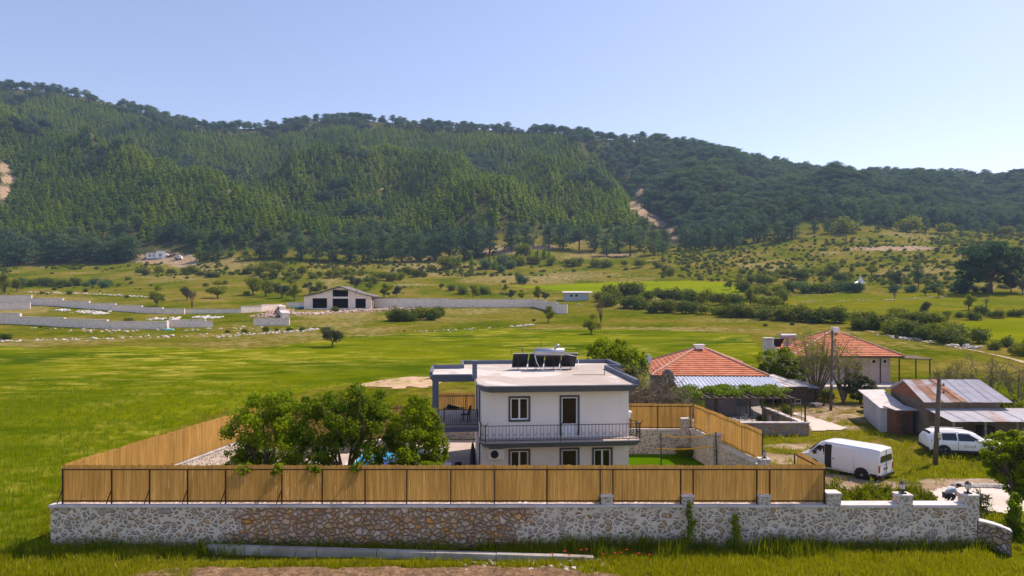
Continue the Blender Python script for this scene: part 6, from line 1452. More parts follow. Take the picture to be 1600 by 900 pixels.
for (a, c) in (((473,462.6),(504,456.6)),((502,456.2),(531.2,447.4)),((531.2,447.4),(556.5,456.2)),((555,456.6),(583.5,463))):
    p0_, p1_ = (X_(a[0]), Zr(a[1])), (X_(c[0]), Zr(c[1])); b.hexa([(p0_[0],-.8,p0_[1]-.18),(p1_[0],-.8,p1_[1]-.18),(p1_[0],13.4,p1_[1]-.18),(p0_[0],13.4,p0_[1]-.18)], [(p0_[0],-.8,p0_[1]+.12),(p1_[0],-.8,p1_[1]+.12),(p1_[0],13.4,p1_[1]+.12),(p0_[0],13.4,p0_[1]+.12)])
b.build('roof', M_GREYWALL, fb)
b = MB(); b.box(X_(519.5),X_(544),.05,.5,Zr(466.5),Zr(465)); b.build('lintel', M_STONE_FAR, fb)
b = MB(); b.box(X_(476),X_(579),2.6,2.8,-.5,Zr(464)); b.box(X_(506),X_(556),2.6,2.8,Zr(464)+.01,Zr(454)); b.build('shade_backing', m_plain('deep_shade', (.010,.009,.008), .95, var=.1, bmp=0, spec=.05), fb)  # near-black sheets added behind the openings, standing in for interior shade
# white cabin
g0 = gpt(905, 470); s_ = g0.y/F; cb_ = thing('white_cabin', 'small white prefabricated cabin with flat pale roof beside the dark hedge', 'cabin', ((882-800)*s_, g0.y, g0.z))
b = MB(); facade(b, 0, 38*s_, -.4, 12*s_, 0, .1, [(9*s_,12.5*s_,6*s_,9.5*s_),(17*s_,20.5*s_,6*s_,9.5*s_)]); b.box(.1*0,.1,.1,5,-.4,12*s_); b.box(38*s_-.1,38*s_,.1,5,-.4,12*s_); b.build('walls', m_plain('cabin_grey', (.42,.44,.46), .7), cb_)
b = MB(); b.box(.12,38*s_-.12,1.5,1.6,0,11.8*s_); b.build('inner_wall', M_DARKIN, cb_)
b = MB(); b.hexa([(-.5,-.8,12.1*s_),(44*s_,-.8,12.1*s_),(44*s_,6,13.8*s_),(-.5,6,13.8*s_)],[(-.5,-.8,12.9*s_),(44*s_,-.8,12.9*s_),(44*s_,6,14.6*s_),(-.5,6,14.6*s_)]); b.build('roof', M_PVC, cb_)
b = MB(); b.bar((43*s_,-.6,-.3),(43*s_,-.6,12*s_),.12); b.build('post', M_IRON, cb_)
# far small house at the edge of the wood
g0 = gpt(250, 404); s_ = g0.y/F; fh = thing('hillside_house', 'tiny white house with dark windows at the foot of the wooded slope, far left', 'house', ((228-800)*s_, g0.y, g0.z))
b = MB(); facade(b, 0, 16*s_, -1.5, 8.5*s_, .5, .3, [(4*s_,7*s_,2*s_,6*s_),(10*s_,13*s_,2*s_,6*s_)]); facade(b, 16*s_, 30*s_, -1.5, 11.5*s_, 0, .3, [(20*s_,25*s_,2.5*s_,7*s_)]); b.box(.3,30*s_-.3,2,6,-1.5,8*s_); b.build('walls', M_PVC, fh)
b = MB(); b.box(-.4,16*s_-.02,.1,6.5,8.6*s_,9.4*s_); b.box(16*s_,30*s_+.4,-.3,6.6,11.6*s_,12.3*s_); b.box(30*s_+.5,44*s_,1,5,7.5*s_,8.4*s_); b.build('roof', m_plain('faded_roof', (.34,.25,.22), .8), fh)
b = MB(); b.bar((43*s_,1.2,-1.5),(43*s_,1.2,7.4*s_),.2); b.bar((36*s_,1.2,-1.5),(36*s_,1.2,7.4*s_),.2); b.build('post', M_IRON, fh)
g1 = gpt(279, 406); r = thing('parked_truck', 'tiny pale vehicle standing right of the hillside house', 'truck', (g1.x, g1.y, g1.z)); s_ = g1.y/F
b = MB(); b.box(-5*s_,2.2*s_,-1,1,.7,3.0); b.build('cargo_box', M_CONC_L, r); b = MB(); b.hexa([(2.3*s_,-1,.6),(6*s_,-1,.6),(6*s_,1,.6),(2.3*s_,1,.6)],[(2.3*s_,-.9,2.4),(4.6*s_,-.9,2.4),(4.6*s_,.9,2.4),(2.3*s_,.9,2.4)]); b.build('cab', M_PVC, r)
for x in (-3.5*s_, 4*s_): b = MB(); b.tube([(x,-1.05,.5),(x,1.05,.5)], .5, 12); b.build('wheel', M_TYRE, r)
g0 = gpt(1341, 443); r = thing('white_tent', 'small white pointed tent among the trees on the far slope, right side', 'tent', (g0.x,g0.y,g0.z)); b = MB(); b.add([(-2.4,-1.5,0),(2.2,-1.5,0),(2.2,1.5,0),(-2.4,1.5,0),(-.2,0,1.0),(.9,0,2.9)], [(0,1,4),(1,5,4),(1,2,5),(2,3,4,5),(3,0,4),(0,3,2,1)]); b.build('canvas', M_PVC, r)
g0 = gpt(263, 516); r = thing('turquoise_sheet', 'turquoise plastic sheet lying at the corner of the empty walled plot', 'sheet', (g0.x,g0.y,g0.z)); b = MB(); b.hexa([(-1.2,-.5,0),(1.3,-.5,0),(1.2,.6,0),(-1,.6,0)],[(-1,-.4,.25),(1.1,-.4,.2),(1,.5,.3),(-.9,.5,.3)]); b.build('plastic', m_plain('turquoise', (.05,.42,.42), .5), r)
g0 = gpt(467, 482); r = thing('blue_tarpaulin', 'blue tarpaulin heap beside the left end of the unfinished stone house', 'tarpaulin', (g0.x,g0.y,g0.z)); b = MB(); b.ball((0,0,.2), (1.6,.8,.5), 9, 5); b.ball((1.2,.3,.2), (.9,.6,.35), 9, 5); b.build('plastic', m_plain('teal_blue', (.03,.25,.33), .5), r)
# dirt track up the valley
tr = [(1338,514),(1372,521),(1420,530),(1470,539),(1520,548),(1560,556),(1600,566),(1660,580)]
c_ = [gpt(*p) for p in tr]; poly = [(g.x-.2, g.y+.6+.2*i) for i, g in enumerate(c_)] + [(g.x+.2, g.y-.9) for g in reversed(c_)]
M_TRACK = m_plain('track_dust', (.42,.32,.20), .95, var=.25, scale=.8, bmp=.3, stain=(.24,.24,.06)); draped('dirt_track', poly, M_TRACK, .07, .22, 1.4)
M_DUST = m_plain('bare_earth', (.46,.32,.20), .95, var=.25, scale=.9, bmp=.5, stain=(.22,.22,.03)); draped('bare_patch', world_poly([(566,601),(590,596),(640,590),(672,589),(690,596),(670,607),(600,608)]), M_DUST, .06, .18, 3.5)
# ================================================================ trees in the yard and around the houses
def big_tree(name, x, y, blobs, nleaf, lsize, r0, label, cat, leafm, seed, group=None, barkm=None, inner=.35, twigs=4):
    rg = np.random.default_rng(seed); r = thing(name, label, cat, (x, y, zg(x, y)), 0, group)
    mb = MB(); limbs(mb, (0,0,0), blobs, r0, rg, .18, 7, twigs); mb.build('trunk', barkm or M_BARK, r, smooth=True)
    sub = []
    fine = leafm is not M_LF_OLIVE
    for b_ in blobs:      # each bough carries several uneven tufts
        sub.append((*b_[:3], b_[3]*.72, b_[4]*.72, b_[5]*.72, .28*b_[3]*b_[4]))
        for _ in range(11):
            d = rg.normal(size=3); d /= np.linalg.norm(d); s = .20+.24*rg.random()
            sub.append((b_[0]+d[0]*b_[3]*.8, b_[1]+d[1]*b_[4]*.8, b_[2]+d[2]*b_[5]*.8, b_[3]*s, b_[4]*s, b_[5]*s, b_[3]*b_[4]*.13))
    V, Fq, ti = leaf_cloud(sub, nleaf, lsize, rg, inner, .3, .55); o = mk('crown', np_mesh('crown', V, Fq, ti), leafm, r)
    return r
def ry(px, D): return (px-800)/F*D
def zr(row, D): return H-(row-HY)*D/F
def blobs_px(x0, D, spec):
    """spec: (px,row,rpx,rrow,dy)"""
    gz = zg(x0, D)
    return [((ry(p, D+dy)-x0), dy, zr(r_, D+dy)-gz, a*D/F*1.12, a*D/F*1.0, c*D/F*1.12) for (p, r_, a, c, dy) in spec]
D = 31.2; x = ry(415, D)
big_tree('yard_tree', x, D, blobs_px(x, D, [(410,640,34,24,.2),(440,632,26,20,.9),(385,668,32,26,-.3),(425,672,34,28,.1),(455,668,24,32,.6),(372,702,20,18,.2),(405,706,30,22,.5),(450,708,22,22,-.4),(365,730,16,12,-.9),(432,732,14,9,-1.0),(400,722,22,12,.2),(455,722,20,12,.3),(480,690,16,20,.8),(380,732,11,8,-3.2),(436,734,10,8,-3.2)]), 20000, .13, .13, 'leafy fruit tree leftmost in the row behind the front reed fence', 'tree', M_LF_YARD, 1)
D = 31.6; x = ry(540, D)
big_tree('yard_tree', x, D, blobs_px(x, D, [(500,630,28,22,.4),(545,625,32,22,.1),(585,632,30,22,.6),(490,665,28,30,.0),(530,668,34,30,-.3),(570,664,36,30,.2),(600,668,28,24,.8),(480,705,20,24,.3),(515,702,24,20,-.4),(575,706,26,24,-.2),(462,738,12,8,-1.1),(500,724,22,12,.2),(610,690,12,16,.8),(492,731,9,6,-3.6),(556,729,10,6,-3.6)]), 25000, .13, .15, 'widest and darkest leafy tree, in the middle of the yard row', 'tree', M_LF_YARD, 2)
D = 32.2; x = ry(648, D)
M_LF_BRIGHT = m_leaf('leaf_bright_tree', (0.05,0.10,0.002), (0.24,0.32,0.004), 0.5, third=(0.44,0.50,0.015))
big_tree('yard_tree', x, D, blobs_px(x, D, [(650,640,24,18,.3),(630,662,28,24,0),(668,668,26,26,.4),(648,695,38,26,-.2),(622,715,24,20,.3),(678,702,20,24,.1),(660,728,26,10,-.8),(690,712,12,10,.3),(632,732,18,8,-.4)]), 19000, .13, .13, 'bright green leafy tree nearest to the terrace of the white house', 'tree', M_LF_BRIGHT, 3)
# small conifers by the side wall
for (px, row, h, lb) in ((327,728,1.5,'small conical shrub standing nearest to the front fence corner'),(361,722,1.9,'slightly taller conical shrub just left of the leafy yard trees')):
    D = 33.5 if px < 340 else 34.5; x = ry(px, D); r = thing('conical_shrub', lb, 'shrub', (x, D, zg(x,D)), 0, 'conical shrubs along the side wall')
    rg = np.random.default_rng(px); V, Fq, ti = leaf_cloud([(0,0,.3,.42,.42,.3),(0,0,.7,.40,.4,.35),(0,0,1.2,.28,.28,.35),(0,0,1.6,.15,.15,.3,.03),(0,0,h+.25,.07,.07,.25,.01)], 2600, .09, rg, .4); mk('crown', np_mesh('crown', V, Fq, ti), M_LF_YARD, r)
    b = MB(); b.tube([(0,0,0),(0,0,1.5)], [.05,.02], 6); b.build('trunk', M_BARK, r)
for (x, y, s) in ((11.0,43.6,.8),(5.9,44.0,.7)):
    place('bushlight', x, y, s, 'round_shrub', 'small round green shrub against the back wall %s' % ('below the corner pillar by the net' if x > 8 else 'next to the corner of the white house'), 'shrub', 'round shrubs by the lawn wall')
# tree behind the white house, bare thicket, tree before pink house, olive
D = 53; x = ry(960, D); big_tree('leafy_tree', x, D, blobs_px(x, D, [(945,548,26,16,0),(972,546,22,16,.5),(930,565,18,16,.2),(960,570,30,20,0),(990,572,20,22,.4),(975,592,24,16,.4),(1003,562,10,12,.6)]), 9500, .20, .16, 'dark green leafy tree rising behind the right end of the white house', 'tree', M_LF_BRIGHT, 5)
M_TWIG = m_plain('dry_twigs', (0.21,0.165,0.12), .95, var=.3, scale=4)
def bare_tree(x, y, hh, wd, label, seed, leaf=None, nl=0, name='bare_tree', z=None, grp=None, tw=9):
    rg = np.random.default_rng(seed); r = thing(name, label, 'tree', (x, y, zg(x,y)), 0, grp); mb = MB(); ends = []
    for k in range(tw):
        a = rg.random()*6.28; q = Vector((wd*.5*math.cos(a)*rg.random()**.6, wd*.5*math.sin(a)*rg.random()**.6, hh*(.55+.42*rg.random()))); m = Vector((q.x*.35,q.y*.35,hh*.3)); mb.tube([(0,0,0), m, q], [.075*hh/4,.04*hh/4,.012], 5)
        for _ in range(9):
            s0 = m.lerp(q,.2+.75*rg.random()); e = s0+Vector((rg.normal(),rg.normal(),rg.normal()*.7+.25))*hh*.13; mb.tube([s0,(s0+e)/2+Vector(rg.normal(size=3))*.06,e], [.025,.016,.007], 4, False)
            for _ in range(5):
                e2 = e.lerp(s0,.5*rg.random())+Vector(rg.normal(size=3))*hh*.06; mb.tube([e.lerp(s0,.4),e2], [.010,.005], 3, False)
                ends.append(e2)
    mb.build('trunk', M_TWIG, r)
    if nl:
        bl = [(e.x,e.y,e.z,.16,.16,.13) for e in ends]; V, Fq, ti = leaf_cloud(bl, nl, .12, rg, .2); mk('crown', np_mesh('crown', V, Fq, ti), leaf, r)
    return r
for k, (px, D, h_, w_) in enumerate([(1005,48,4.9,3.0),(1028,48.5,5.3,3.0),(1050,50,4.6,2.6),(990,49,4.2,2.4)]):
    bare_tree(ry(px,D), D, h_, w_, ['leafless grey-brown bush just right of the white house roof corner','leafless twiggy tree below the brown satellite dish','low leafless thicket beside the vine leaves','smallest leafless bush, touching the white house outline'][k], 60+k, M_LF_OLIVE, 160, tw=14)
D = 69; x = ry(1215, D); big_tree('leafy_tree', x, D, blobs_px(x, D, [(1200,562,18,14,0),(1225,556,16,12,.5),(1195,582,14,12,0),(1222,578,20,14,.2),(1248,566,18,12,.5),(1250,588,16,10,.3)]), 6500, .24, .16, 'dense green tree in front of the tall pale chimney stack', 'tree', M_LF_BRIGHT, 8)
D = 67; bare_tree(ry(1275,D), D, 7.2, 7.4, 'sparse spring tree with open branches crossing the red roof of the pink house', 71, M_LF_BRIGHT, 4200, 'sparse_tree', tw=18)
D = 65; bare_tree(ry(1318,D), D, 6.4, 5.0, 'thin open tree right of the tall utility pole', 72, M_LF_FIELD, 1800, 'sparse_tree', tw=11)
D = 64.5; x = ry(1345, D); big_tree('olive_tree', x, D, blobs_px(x, D, [(1340,590,16,12,0),(1325,602,14,12,.2),(1358,600,14,12,0),(1342,612,22,11,.2),(1366,612,9,9,.3)]), 4500, .19, .12, 'round grey-green olive tree standing left of the tarpaulin shed', 'tree', M_LF_OLIVE, 9)
for k, (px, row, s, kd, lb) in enumerate([(1268,618,1.5,'bushlight','yellow-green bush between the plank shed and the utility pole'),(1290,628,1.2,'bush','dark bush at the foot of the sparse spring tree'),(1228,650,1.0,'bush','dark bush behind the garden wall beside the path'),(1205,655,.9,'bushlight','grey-green shrub under the vine pergola edge'),(1190,660,.7,'bush','small dark shrub on the garden wall below the pergola')]):
    g0 = gpt(px, row); place(kd, g0.x, g0.y, s, 'garden_bush', lb, 'shrub')
# thicket right of the barn
for k, (px, D, h_, w_, lb) in enumerate([(1440,62,2.6,2.2,'low leafless bush behind the ridge of the barn roof, left end'),(1500,66,3.6,4.0,'grey leafless tree behind the barn roof'),(1545,62,4.4,4.4,'open leafless tree right of the barn roof ridge'),(1590,60,4.6,4.0,'twiggy tree at the right edge behind the barn'),(1475,70,3.0,3.0,'small grey thorn tree behind the middle of the barn roof')]):
    bare_tree(ry(px,D), D, h_, w_, lb, 80+k, M_LF_FIELD, 700, tw=10)
for (px, D, s, kd, lb) in [(1560,57,1.6,'bushlight','bright yellow-green bush right of the barn roof'),(1590,54,2.2,'bushlight','large yellow-green bush at the right edge above the lean-to'),(1600,50,2.0,'bush','dark round bush at the right edge beside the barn'),(1520,60,1.2,'bush','grey-green bush just behind the barn roof ridge')]:
    x = ry(px, D); place(kd, x, D, s, 'garden_bush', lb, 'shrub')
# near tree at the right edge and its ivy-like dark base
D = 30.5; x = ry(1583, D)
big_tree('roadside_tree', x, D, blobs_px(x, D, [(1572,690,22,14,.2),(1600,684,26,16,.3),(1556,708,18,12,-.1),(1590,712,30,20,0),(1620,705,30,26,.4),(1565,734,20,14,.2),(1600,742,26,20,0),(1546,690,11,8,-.3),(1585,765,14,14,.3),(1625,760,20,22,.2),(1580,738,26,18,.1),(1610,715,26,22,-.2),(1556,722,18,12,.2),(1590,690,22,14,.1),(1600,762,22,14,0)]), 19000, .13, .11, 'leafy tree leaning in from the right edge beside the driveway', 'tree', M_LF_BRIGHT, 14)
big_tree('ivy_bush', ry(1585,28.6), 28.6, blobs_px(ry(1585,28.6), 28.6, [(1583,790,11,18,0),(1588,815,13,20,0),(1582,840,11,14,0)]), 4200, .11, .05, 'narrow dark bush around the tree foot beyond the curved wall', 'shrub', M_LF_YARD, 15)
bare_tree(ry(1536,30.0), 30.0, 1.9, .7, 'slender sapling with a few leaves beside the last lantern pillar', 90, M_LF_FIELD, 260, 'sapling', tw=4)

# ================================================================ field trees and bushes one can tell apart
def tree_at(px, row, hpx, kind, label, cat='tree', name=None, group=None, wide=1.0):
    g0 = gpt(px, row); h = hpx*g0.y/F
    return place(kind, g0.x, g0.y, h, name or {'field':'field_tree','olive':'olive_tree','pine':'pine_tree','bare':'bare_tree','bush':'bush','bushlight':'bush','bushpine':'bush','young':'young_pine'}[kind], label, cat, group, wide)
for (px, row, h, kd, wd, lb) in [
 (519,542,40,'olive',1.1,'lone dark tree with leaning trunk in the green crop, nearest to the unfinished stone house'),
 (924,522,36,'field',1.0,'lone tree with pale trunk at the edge of the green crop above the roof tank'),
 (939,504,34,'bare',.8,'thin tree just behind the pale-trunked lone tree'),
 (857,504,32,'field',.75,'slim tree before the right end of the long stone wall'),
 (1513,485,28,'field',1.0,'small round tree standing alone in the meadow at right, before the umbrella pine'),
 (1541,482,16,'bare',.9,'tiny leafless tree right of the round meadow tree'),
 (245,479,38,'field',.75,'upright dark tree behind the rear stepped wall'),(292,470,28,'olive',.9,'left of two thin trees behind the cross wall'),(300,482,26,'bare',1.0,'right of two thin trees behind the cross wall'),
 (340,466,32,'field',1.2,'wide low-branching tree right of the thin pair behind the stepped walls'),(8,458,34,'field',1.0,'bright bushy tree at the left edge above the stone walls'),(26,456,24,'field',.9,'small tree next to the left-edge tree'),
 (395,462,38,'field',1.1,'pale green tree left of the tree cluster beside the unfinished house'),(415,464,36,'field',1.1,'bright green tree in the cluster left of the unfinished house, second of it'),(440,466,30,'olive',1.1,'darker tree in the cluster, touching the unfinished house'),(460,470,30,'field',1.0,'dark green tree directly behind the left roof end of the unfinished house'),
 (555,452,26,'olive',.9,'dark round tree behind the roof of the unfinished house'),(578,453,18,'field',.9,'small round tree right above the unfinished house roof'),(600,466,26,'field',1.1,'leafy round tree right of the unfinished house'),(620,464,22,'olive',.9,'narrow tree right of the round leafy one by the long wall'),
 (455,447,20,'field',.9,'small tree on the terrace above the unfinished house'),(425,436,18,'bush',.8,'dark upright bush on the terrace far above the tree cluster'),(412,438,16,'field',1.0,'small round tree next to the dark upright bush on the terrace'),
 (500,458,24,'field',1.0,'pale tree behind the middle of the unfinished house roof'),(485,462,26,'olive',1.0,'grey tree behind the left slope of the unfinished house roof'),
 (656,432,16,'olive',.9,'small grey tree on the open slope above the long wall'),(739,464,22,'field',1.0,'round tree behind the middle of the long stone wall'),(799,468,20,'olive',.8,'left tree of the trio behind the end of the long wall'),(815,468,18,'field',.8,'middle tree of the trio behind the end of the long wall'),(841,470,28,'field',.8,'tallest tree behind the end of the long wall'),(852,470,18,'olive',.8,'slim tree right of the tallest one at the end of the long wall'),
 (790,456,14,'field',.9,'tiny tree left of the far bright green field'),(812,443,18,'bushpine',.7,'dark cone-shaped bush at the left end of the far bright green field'),(821,444,12,'bushpine',.7,'smaller dark cone-shaped bush beside the field end'),
 (1173,480,34,'field',.8,'tall slim tree rising out of the hedge, second hedge'),(1446,462,18,'field',1.1,'left of two small round trees in the meadow strip'),(1466,465,20,'field',.95,'right of two small round trees in the meadow strip'),(1398,470,14,'bare',.9,'tiny sparse tree on the stony line in the meadow'),(1445,493,28,'olive',.8,'pale grey tree at the upper end of the roadside hedge'),
 (1362,430,20,'field',1.3,'round bright tree on the slope above the white tent'),(1332,428,14,'field',1.0,'small round tree left of the round bright one on the slope'),(1400,448,30,'olive',.9,'dark upright tree between the tent and the umbrella pine'),(1435,452,40,'pine',.7,'slim dark pine left of the umbrella pine'),(1580,458,36,'olive',.9,'bare-looking grey tree right of the umbrella pine'),(1598,460,34,'olive',.9,'grey tree at the right edge beside the umbrella pine'),(1505,458,30,'bushpine',.8,'dark dense bush at the left foot of the umbrella pine')]:
    tree_at(px, row, h, kd, lb, 'tree', None, None, wd)
gp = gpt(1548, 458); D = gp.y
big_tree('umbrella_pine', gp.x, D, blobs_px(gp.x, D, [(1550,388,26,10,0),(1524,394,24,10,1),(1572,395,22,10,-1),(1508,410,20,10,2),(1535,408,28,13,-2),(1565,408,28,13,1),(1586,412,16,10,0),(1512,424,18,9,-1),(1588,426,14,8,1),(1545,424,26,10,2),(1530,434,16,7,-2),(1570,434,14,7,1)]), 14000, .75, .5, 'huge dark umbrella pine standing above the far meadow', 'tree', M_LF_PINE, 44, None, M_BARK2)
rgb = np.random.default_rng(99)
def hedge(pts, n, h0, h1, kd, label, group, spread=5, name='hedge_bush', wide=1.15, cat='shrub'):
    spots = []
    for k in range(n):
        t = (k+.2+.6*rgb.random())/n*(len(pts)-1); i = int(t); f = t-i; px = pts[i][0]+(pts[i+1][0]-pts[i][0])*f+rgb.normal()*2; row = pts[i][1]+(pts[i+1][1]-pts[i][1])*f+rgb.normal()*spread*.5
        spots.append((px, row))
    label = label[2:] if label.startswith('a ') else label
    for k, (px, row) in enumerate(sorted(spots)):
        lb = '%s, %s from the left' % (label, ORD[k]) if n > 1 else label
        tree_at(px, row, h0+(h1-h0)*rgb.random(), kd if isinstance(kd, str) else kd[rgb.integers(len(kd))], lb, cat, name, group, wide)
ORD = 'first second third fourth fifth sixth seventh eighth ninth tenth eleventh twelfth thirteenth fourteenth fifteenth sixteenth seventeenth eighteenth nineteenth twentieth twenty-first twenty-second twenty-third twenty-fourth twenty-fifth'.split()
hedge([(930,470),(985,480),(1040,490),(1110,490),(1160,495),(1205,497)], 20, 15, 25, ['bush','bush','bushlight'], 'bush in the hedge beside the white cabin', 'hedge bushes right of the white cabin', 4)
hedge([(950,466),(1020,468),(1070,470),(1150,478),(1230,482)], 16, 14, 24, ['bush','bushlight','bush'], 'bush behind the cabin hedge, below the far field', 'back rank of the hedge', 5)
hedge([(1190,500),(1225,498),(1260,502),(1285,505),(1310,506)], 9, 18, 30, ['bush','bush','bushlight'], 'bush in the hedge above the pink house', 'hedge bushes above the pink house', 3)
hedge([(1335,510),(1365,512),(1395,518),(1425,524),(1460,530),(1495,536)], 19, 15, 27, ['bush','bushlight','bush'], 'bush in the thicket by the dirt track', 'thicket beside the dirt track', 7)
hedge([(1390,500),(1430,508),(1470,514),(1500,528)], 9, 16, 24, ['bushlight','bush'], 'bush at the back of the track thicket', 'back of the track thicket', 5)
hedge([(1500,535),(1555,543),(1600,552),(1640,556)], 8, 12, 24, ['bush','bush','bushlight'], 'bush between track and yellow field', 'bushes below the yellow-green field', 6)
hedge([(1478,498),(1540,496),(1600,494)], 8, 8, 18, 'bush', 'bush above the yellow field', 'bushes above the yellow-green field', 3)
hedge([(1245,459),(1280,458),(1320,456),(1352,456)], 9, 13, 20, ['bushpine','bush'], 'dark bush below the white tent', 'dark bushes below the tent', 2)
hedge([(1185,462),(1215,460),(1235,459)], 5, 10, 20, ['bush','bushlight'], 'bush left of the tent row', 'bushes beside the tent row', 4)
hedge([(1390,456),(1440,456),(1500,457),(1545,458)], 9, 9, 15, 'bushpine', 'low dark bush before the umbrella pine', 'dark bushes by the umbrella pine', 2)
hedge([(1140,452),(1165,450),(1190,440),(1230,430),(1290,432),(1330,440)], 16, 10, 20, ['bush','bushlight','field'], 'green bush right of the far green field', 'bushes right of the far field', 8)
hedge([(610,500),(628,501),(650,499),(676,498),(688,497)], 9, 12, 24, ['bushlight','bush'], 'bush in the clump below the long wall', 'clump below the long wall', 3)
hedge([(20,448),(60,447),(100,447),(140,448),(175,447)], 12, 8, 14, ['bush','bushpine'], 'dark bush above the walled plot', 'bush row above the walled plot', 2)
hedge([(205,428),(260,424),(310,430),(340,430)], 9, 8, 14, ['bush','bushlight'], 'bush below the hillside house', 'bushes below the hillside house', 5)
hedge([(380,430),(440,428),(500,432),(560,436),(620,434),(680,426)], 24, 8, 16, ['bushlight','bush','bushlight'], 'terrace bush above the unfinished house', 'bushes above the unfinished house', 7)
hedge([(690,425),(730,420),(770,418),(800,415),(850,418)], 14, 12, 24, ['bushpine','bushlight','young'], 'dense bush at the wood corner', 'young growth at the wood corner', 8)
hedge([(800,405),(840,402),(865,410)], 9, 12, 22, ['young','bushlight'], 'young tree on the grassy knoll', 'young pines on the knoll', 6, 'young_pine', 1.0, 'pine tree')
hedge([(680,452),(720,458),(760,456)], 6, 9, 16, ['bush','olive'], 'dark bush behind the long wall', 'bushes behind the long wall', 4)
hedge([(880,412),(900,418),(960,420),(1030,425),(1050,432)], 10, 9, 15, ['bush','bushlight'], 'bush below the tall slope pines', 'bushes below the tall pines', 8)
hedge([(5,530),(12,531)], 2, 10, 13, 'bush', 'dark bush at the left edge by the crop', 'left edge bushes', 1)
hedge([(350,520),(400,519),(440,518),(490,515)], 6, 4, 8, 'bush', 'low tuft on the stony bank', 'low tufts on the stony bank', 2)
# pines at the foot of the wood that can be told apart
GP = 'old pines along the foot of the wood'
PN = sorted([(765,396,44),(800,392,46),(822,388,42),(858,386,40),(880,390,44),(905,391,38),(930,392,44),(948,400,36),(966,394,42),(985,400,46),(1000,392,42),(1035,408,34),(1022,398,40),(745,402,50),(725,405,48),(702,404,50),(680,407,46),(655,408,48),(628,410,46),(600,409,48),(575,411,50),(548,410,44),(520,408,46),(495,407,42),(470,405,40),(440,404,38)])
nl_ = nr_ = 0
for (px, row, h) in PN:
    if px > 850: nr_ += 1; lb = 'tall dark pine above the grassy slope, %s from the left' % ORD[nr_-1]; gr = GP+' above the grassy slope'
    else: nl_ += 1; lb = 'tall dark pine above the long stone wall, %s from the left' % ORD[nl_-1]; gr = GP+' above the long wall'
    tree_at(px, row, h, 'pine' if px > 850 and px % 2 else 'pinefull', lb, 'pine tree', 'pine_tree', gr, 1.15)
hedge([(0,414),(60,412),(120,410),(180,408),(215,402)], 12, 32, 48, 'pinefull', 'spreading pine left of the hillside house', 'old pines left of the hillside house', 4, 'pine_tree', 1.25, 'pine tree')
hedge([(300,408),(350,406),(400,404),(430,404)], 8, 22, 34, ['pinefull','young'], 'pine right of the hillside house', 'pines right of the hillside house', 4, 'pine_tree', 1.1, 'pine tree')
hedge([(1060,392),(1095,390),(1130,388),(1170,380),(1215,376),(1240,372)], 12, 30, 46, 'pinefull', 'dark pine at the foot of the rounded hill', 'pines at the right hill edge', 5, 'pine_tree', 1.1, 'pine tree')
hedge([(1270,364),(1330,360),(1400,362),(1470,366),(1540,368),(1600,366)], 14, 16, 28, ['pinefull','bushlight','pinefull'], 'dark tree above the scrub slope', 'pines above the scrub slope', 4, 'pine_tree', 1.1, 'pine tree')

# ================================================================ grass, weeds, stones
def blade_mesh(seed, n, h, w, spread):
    rg = np.random.default_rng(seed); V = []; Fq = []; ti = []
    for k in range(n):
        a = rg.random()*6.28; r0 = spread*rg.random()**.6; x, y = r0*math.cos(a), r0*math.sin(a); hh = h*(.5+.7*rg.random()); l = .35*hh*rg.random(); b_ = rg.random()*6.28
        dx, dy = math.cos(b_)*w/2, math.sin(b_)*w/2; lx, ly = math.cos(a+rg.normal())*l, math.sin(a+rg.normal())*l; i = len(V)
        V += [(x-dx,y-dy,0),(x+dx,y+dy,0),(x+lx*.4+dx*.8,y+ly*.4+dy*.8,hh*.6),(x+lx*.4-dx*.8,y+ly*.4-dy*.8,hh*.6),(x+lx+dx*.25,y+ly+dy*.25,hh),(x+lx-dx*.25,y+ly-dy*.25,hh)]
        Fq += [(i,i+1,i+2,i+3),(i+3,i+2,i+4,i+5)]; t = rg.random(); ti += [t,t]
    return np_mesh('grass_tuft', V, Fq, ti)
M_GRASS = m_leaf('grass_blades', (0.15,0.19,0.002), (0.33,0.335,0.006), 0.4, third=(0.60,0.50,0.10))
M_GRASS2 = m_leaf('tall_weeds', (0.08,0.115,0.002), (0.20,0.24,0.004), 0.4, third=(0.38,0.34,0.05))
M_CROPB = m_leaf('crop_blades', (0.13,0.20,0.0), (0.24,0.31,0.002), 0.4, third=(0.48,0.44,0.04))
def in_region(X, Y, nm): return inpoly(X, Y, ground_region(nm))
